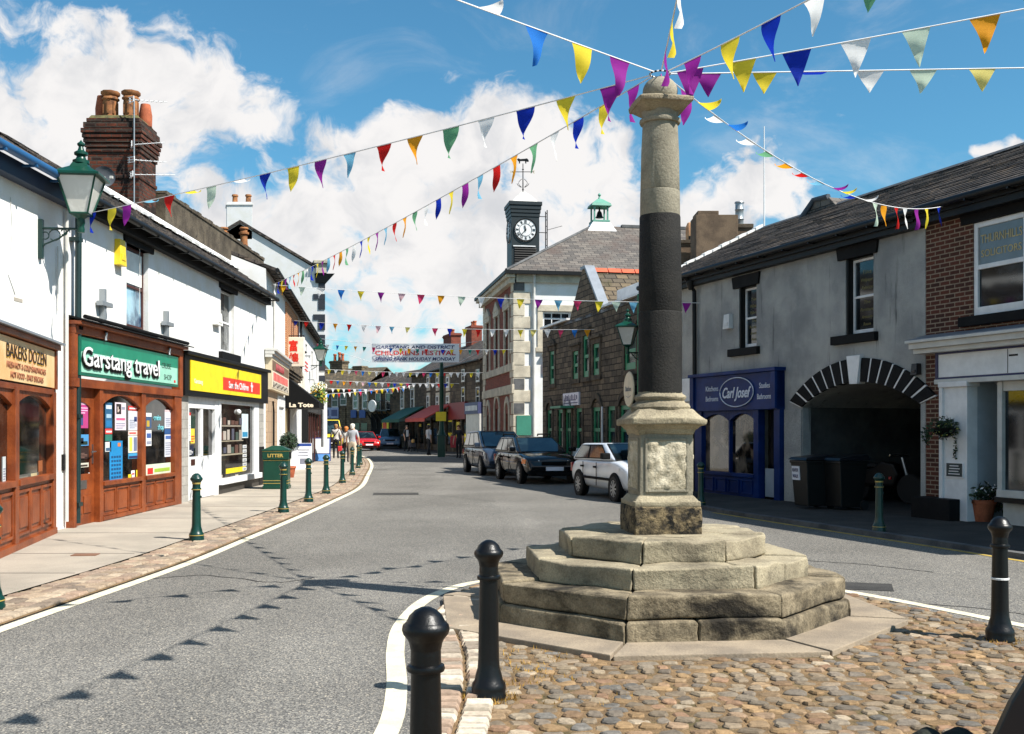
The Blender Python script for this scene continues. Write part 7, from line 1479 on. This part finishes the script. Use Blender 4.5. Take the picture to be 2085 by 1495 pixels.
# ---------------------------------------------------------------- bins, motorcycle, small things
def wheelie(label, fr, px, y, tall=1.06):
    u = fr.u(px, y); o = fr.world(u, y, .06); r = thing('wheeled_bin', label, 'wheeled bin', o, fr.a, 'wheeled bins by the archway'); r.scale = (.88, .88, .95); g = paint(C(9, 12, 12), .5)
    b = B(); b.hexa([(-.25, -.3, .06), (.25, -.3, .06), (.25, .24, .06), (-.25, .24, .06), (-.3, -.37, tall-.1), (.3, -.37, tall-.1), (.3, .34, tall-.1), (-.3, .34, tall-.1)]); b.box(-.32, .32, -.39, .36, tall-.14, tall-.08); b.obj('body', g, r, bevel=.02)
    b = B(); b.hexa([(-.34, -.42, tall-.07), (.34, -.42, tall-.07), (.34, .4, tall-.07), (-.34, .4, tall-.07), (-.3, -.36, tall-.02), (.3, -.36, tall-.02), (.28, .36, tall+.04), (-.28, .36, tall+.04)]); b.tube([(-.3, .42, tall-.02), (.3, .42, tall-.02)], .02, 8); b.obj('lid', paint(C(14, 20, 26), .35), r, bevel=.025)
    for s in (-1, 1): b = B(); b.lathe([(.03, -.03), (.1, -.03), (.1, .03), (.03, .03)], (s*.27, .27, .1), 16, 'x'); b.obj('wheel', M['rubber'], r)
    return r
w1 = wheelie('black wheeled bin with a handwritten white paper sign beside the grey pilaster', fR, 1655, -.75)
b = B(); b.hexa([(-.25, -.357, .58), (.03, -.357, .58), (.03, -.34, .58), (-.25, -.34, .58), (-.25, -.378, .86), (.03, -.378, .86), (.03, -.36, .86), (-.25, -.36, .86)]); o = b.obj('paper_sign', paint(C(224, 224, 232)), w1)
text('RIVER', 'lettering', -.11, .785, -.378, .1, paint(C(50, 56, 96)), o, .21, ext=.002); text('WALK', 'lettering', -.11, .66, -.37, .1, paint(C(50, 56, 96)), o, .2, ext=.002)
wheelie('black wheeled bin standing in the mouth of the archway', fR, 1722, -.35)
mo = thing('motorcycle', 'dark motorcycle with red rear lamps in the shade of the archway', 'motorcycle', fR.world(fR.u(1800, 1.6), 1.6, .06), fR.a+.3)
for x in (-.62, .62): b = B(); b.lathe([(.2, -.05), (.29, -.05), (.31, 0), (.29, .05), (.2, .05)], (x, 0, .31), 24, 'y'); wh = b.obj('wheel', M['rubber'], mo, smooth=True); b = B(); b.lathe([(.02, -.03), (.2, -.015), (.2, .015), (.02, .03)], (x, 0, .31), 12, 'y'); b.obj('rim', M['steel'], wh)
b = B(); b.prism([(-.5, .35), (.3, .35), (.42, .6), (.3, .82), (.0, .86), (-.2, .72), (-.5, .66)], 'y', -.14, .14); b.obj('engine_block', M['black'], mo, bevel=.05); b = B(); b.prism([(-.8, .74), (-.1, .72), (-.05, .8), (-.6, .86), (-.85, .84)], 'y', -.13, .13); b.obj('seat', M['rubber'], mo, bevel=.03)
b = B(); b.tube([(.62, 0, .31), (.42, 0, .95)], .035, 8); b.tube([(.36, -.34, 1.0), (.42, 0, .97), (.36, .34, 1.0)], .02, 8); b.obj('handlebar', M['steel'], mo); b = B(); b.box(-.9, -.84, -.08, .08, .62, .72); b.box(-.8, -.76, -.26, -.2, .6, .66); b.box(.3, .36, -.3, -.26, .5, .56); b.obj('rear_lamp', paint(C(200, 30, 30), .2), mo, bevel=.01)
# dark things cut off by the lower right corner
db = thing('black_board', 'black slanting board edge cut off by the lower right picture corner', 'board', (2.285, 5.0, .0), -.1)
b = B(); b.prism([(-.085, 0), (1.2, 0), (1.2, 1.1), (.52, 1.1), (.14, .43), (.07, .31), (0, .153)], 'y', -.02, .03); b.obj('panel', paint(C(12, 13, 20), .3), db, bevel=.008)
for i, (px, s) in enumerate(((1888, .085), (1952, .095))):
    b = B(); b.lathe([(s*1.05, 0), (s*1.08, .03), (s*.95, .06), (s*.6, .078), (0, .08)], n=7, sq=.8, rot=i*.9+.3); p = G(px, 1522); p.z = .0
    tag(b.obj('dark_stone', surf('dark mossy stone', C(40, 44, 36), C(20, 22, 20), .9, 8., bump=.8), None, bevel=.01, sub=1, jit=.02, loc=p), ['dark mossy stone at the picture bottom, left of a second dark stone', 'dark stone at the picture bottom, nearer the black board'][i], 'stone', 'dark stones among the cobbles')

# ---------------------------------------------------------------- people
SK = surf('skin', C(206, 160, 132), C(190, 142, 116), .6, 6., bump=0, fine=.03)
def person(label, pos, face, h, skin_c, shirt, trouser, hair, step=.16, arm=.0, bag=None, extra=None, build=1., bald=False):
    r = thing('person', label, 'person', pos, face, 'people walking in the street'); k = h/1.74
    V, E, R = [], [], []
    def v(x, y, z, rad, par=None):
        V.append((x*k*build, y*k, z*k)); R.append(rad*k*build); i = len(V)-1
        if par is not None: E.append((par, i))
        return i
    pel = v(0, 0, .95, .13); s1 = v(0, .01, 1.1, .125, pel); s2 = v(0, .015, 1.27, .14, s1); s3 = v(0, .01, 1.4, .12, s2); nk = v(0, -.005, 1.5, .052, s3); h0 = v(0, -.02, 1.57, .068, nk); h1 = v(0, -.015, 1.65, .09, h0); v(0, -.01, 1.71, .06, h1); v(0, -.1, 1.61, .022, h0)
    for s in (-1, 1):
        a = v(s*.15, .01, 1.42, .07, s3); e = v(s*.235, .02-s*arm*.3, 1.15, .043, a); w = v(s*.25, -.06-s*arm, .92, .03, e); p = v(s*.253, -.08-s*arm, .84, .034, w)
        for q, l in ((-.024, .075), (-.009, .09), (.007, .085), (.021, .068)):
            f = v(s*.255, -.08-s*arm+q, .80, .009, p); v(s*.25, -.085-s*arm+q, .80-l, .007, f)
        t = v(s*.24, -.12-s*arm, .83, .01, w); v(s*.235, -.135-s*arm, .79, .008, t)
        hp = v(s*.085, 0, .9, .1, pel); kn = v(s*.1, -.02-s*step*.45, .5, .062, hp); an = v(s*.1, .03-s*step, .09, .042, kn); v(s*.105, -.1-s*step, .035, .035, an); v(s*.1, .06-s*step, .04, .035, an)
    me = bpy.data.meshes.new('body'); me.from_pydata(V, E, []); o = bpy.data.objects.new('body', me); COL.objects.link(o)
    m = o.modifiers.new('s', 'SKIN'); 
    for i, sv in enumerate(me.skin_vertices[0].data): sv.radius = (R[i], R[i]*(.8 if i in (1, 2, 3) else 1)); sv.use_root = (i == 0)
    m2 = o.modifiers.new('d', 'SUBSURF'); m2.levels = 1
    bpy.context.view_layer.update(); ev = bpy.data.meshes.new_from_object(o.evaluated_get(bpy.context.evaluated_depsgraph_get())); bpy.data.objects.remove(o)
    for mm in (SK, shirt, trouser, M['blackmatt']): ev.materials.append(mm)
    for f in ev.polygons:
        c = f.center/k; ax = abs(c.x)/build; f.use_smooth = True
        if c.z < .085: f.material_index = 3
        elif c.z < .97 and ax < .2: f.material_index = 2
        elif c.z > 1.49: f.material_index = 0
        elif ax > .19 and c.z < 1.2: f.material_index = 0
        else: f.material_index = 1
    o = bpy.data.objects.new('body', ev); COL.objects.link(o); o.parent = r
    b = B(); hz = 1.675 if not bald else 1.68
    b.lathe([(.098, -.05), (.108, .0), (.1, .05), (.06, .09), (0, .1)], (0, .02*k, 1.66*k), 14, sq=1.1); b.lathe([(.07, -.12), (.085, -.05), (.08, .0), (0, .03)], (0, .05*k, 1.65*k), 12); b.obj('hair', paint(hair, .7), r, smooth=True)
    if bag:
        b = B(); b.box(*[q*k for q in bag[:6]]); b.obj('bag', paint(bag[6], .6), r, bevel=.03)
        if len(bag) > 7: b = B(); b.tube([(-.15*k, .1*k, 1.47*k), (0, .16*k, 1.25*k), (.2*k, .14*k, 1.0*k)], .02, 6); b.obj('strap', M['blackmatt'], r)
    return r
def at(px, py, z=.045): q = G(px, py); q.z = z; return q
ck = lambda *c: paint(C(*c), .85)
person('man with a shoulder bag in pale shirt and black trousers, walking away', at(684, 936), math.pi+.1, 1.78, None, ck(196, 190, 184), ck(22, 22, 26), C(150, 110, 70), .1, .1, (.12, .28, .02, .2, .82, 1.1, C(40, 26, 24), 1), build=1.08)
person('grey haired man in grey tee shirt and cream trousers, walking away', at(718, 949), math.pi-.1, 1.76, None, ck(160, 162, 168), ck(206, 190, 168), C(206, 200, 190), .12, .06, build=1.12)
person('auburn haired woman in white top carrying a red bag beside the grey haired man', at(705, 944), math.pi, 1.64, None, ck(200, 196, 190), ck(34, 24, 26), C(186, 112, 50), .1, -.06, (.2, .4, -.12, .08, .55, .8, C(206, 50, 50)), build=.95)
person('person partly hidden beyond the man with the shoulder bag', at(692, 925), math.pi+.4, 1.68, None, ck(60, 60, 66), ck(40, 40, 46), C(120, 90, 60), .1)
dx = .06
person('man in white shirt and dark trousers walking past the red awning', at(873, 930, dx), math.pi*.75, 1.74, None, ck(206, 204, 206), ck(30, 30, 34), C(60, 48, 40), .16, .12)
pp = person('person in dark open jacket and white shirt pushing a pushchair by the green awning', at(828, 921, dx), .5, 1.74, None, ck(40, 42, 48), ck(34, 34, 40), C(50, 40, 34), .14, -.2)
b = B(); b.box(-.07, .07, -.16, -.1, 1.0, 1.45); b.obj('shirt_front', ck(210, 210, 212), pp)
person('dark clothed person holding bags at the left side of the grey people carrier', at(934, 936, dx), -.4, 1.72, None, ck(30, 30, 36), ck(24, 24, 28), C(90, 50, 30), .05, -.05)
sb = thing('shopping_bag', 'red and white carrier bags held by the dark clothed person', 'bag', at(925, 932, .35)); b = B(); b.hexa([(-.2, -.1, .2), (.1, -.1, .2), (.1, .1, .2), (-.2, .1, .2), (-.22, -.06, .85), (.12, -.06, .85), (.12, .06, .85), (-.22, .06, .85)]); b.mi = 1; b.box(.13, .32, -.05, .08, .25, .85); b.obj('bag', [paint(C(206, 54, 60)), paint(C(220, 190, 196))], sb, bevel=.03)
pc = thing('pushchair', 'dark pushchair with a small child in front of the green awning', 'pushchair', at(840, 922, dx), .5); b = B(); b.hexa([(-.2, -.2, .3), (.2, -.2, .3), (.2, .25, .3), (-.2, .25, .3), (-.2, .0, .75), (.2, .0, .75), (.2, .3, .8), (-.2, .3, .8)]); b.obj('seat', ck(70, 66, 70), pc, bevel=.04); b = B(); b.lathe([(0, .6), (.1, .62), (.12, .72), (.08, .82), (0, .85)], (0, -.1, 0), 12); b.obj('child', ck(190, 150, 90), pc, smooth=True)
b = B(); 
for x in (-.2, .2): b.tube([(x, -.3, .1), (x, .2, .75), (x, .4, 1.0)], .018, 6); b.tube([(x, .3, .1), (x, -.1, .5)], .018, 6)
b.tube([(-.2, .4, 1.), (.2, .4, 1.)], .02, 6); b.obj('frame', M['black'], pc)
for x in (-.22, .22):
    for y in (-.3, .3): b = B(); b.lathe([(.04, -.02), (.1, -.02), (.1, .02), (.04, .02)], (x, y, .1), 12, 'x'); b.obj('wheel', M['rubber'], pc)
# tall lamp post with a camera head, and the far lantern
lp = thing('lamp_post', 'tall green lamp post with a white camera head and yellow notice', 'lamp post', at(899, 933, .06)); hl = 5.3
b = B(); b.box(-.2, .2, -.2, .2, 0, 1.15); b.box(-.26, .26, -.26, .26, 1.13, 1.2); b.obj('base_cabinet', M['greenpaint'], lp, bevel=.02); b = B(); b.lathe([(.24, 1.2), (.13, 1.5), (.14, 1.6), (.12, 1.7), (.11, hl-1.), (.14, hl-.95), (.12, hl-.9), (.08, hl)], n=14); b.obj('column', M['greenpaint'], lp, smooth=True)
b = B(); b.tube([(0, 0, hl-.05), (-.02, 0, hl+.4), (-.2, 0, hl+.55), (-.42, 0, hl+.5)], .05, 8); b.lathe([(.02, .5), (.1, .42), (.16, .25), (.14, .15), (0, .12)], (-.45, 0, hl-.12), 14); b.obj('camera_head', M['wpaint'], lp, smooth=True); b = B(); b.box(-.3, .26, -.16, -.13, 1.95, 2.45); b.obj('notice', paint(C(236, 206, 30)), lp)
pl = P(797, 803, 88); lantern('wall_lantern', 'small far lantern above the balcony shop', pl, 0, (.1, 2.4, 0), 1.0)
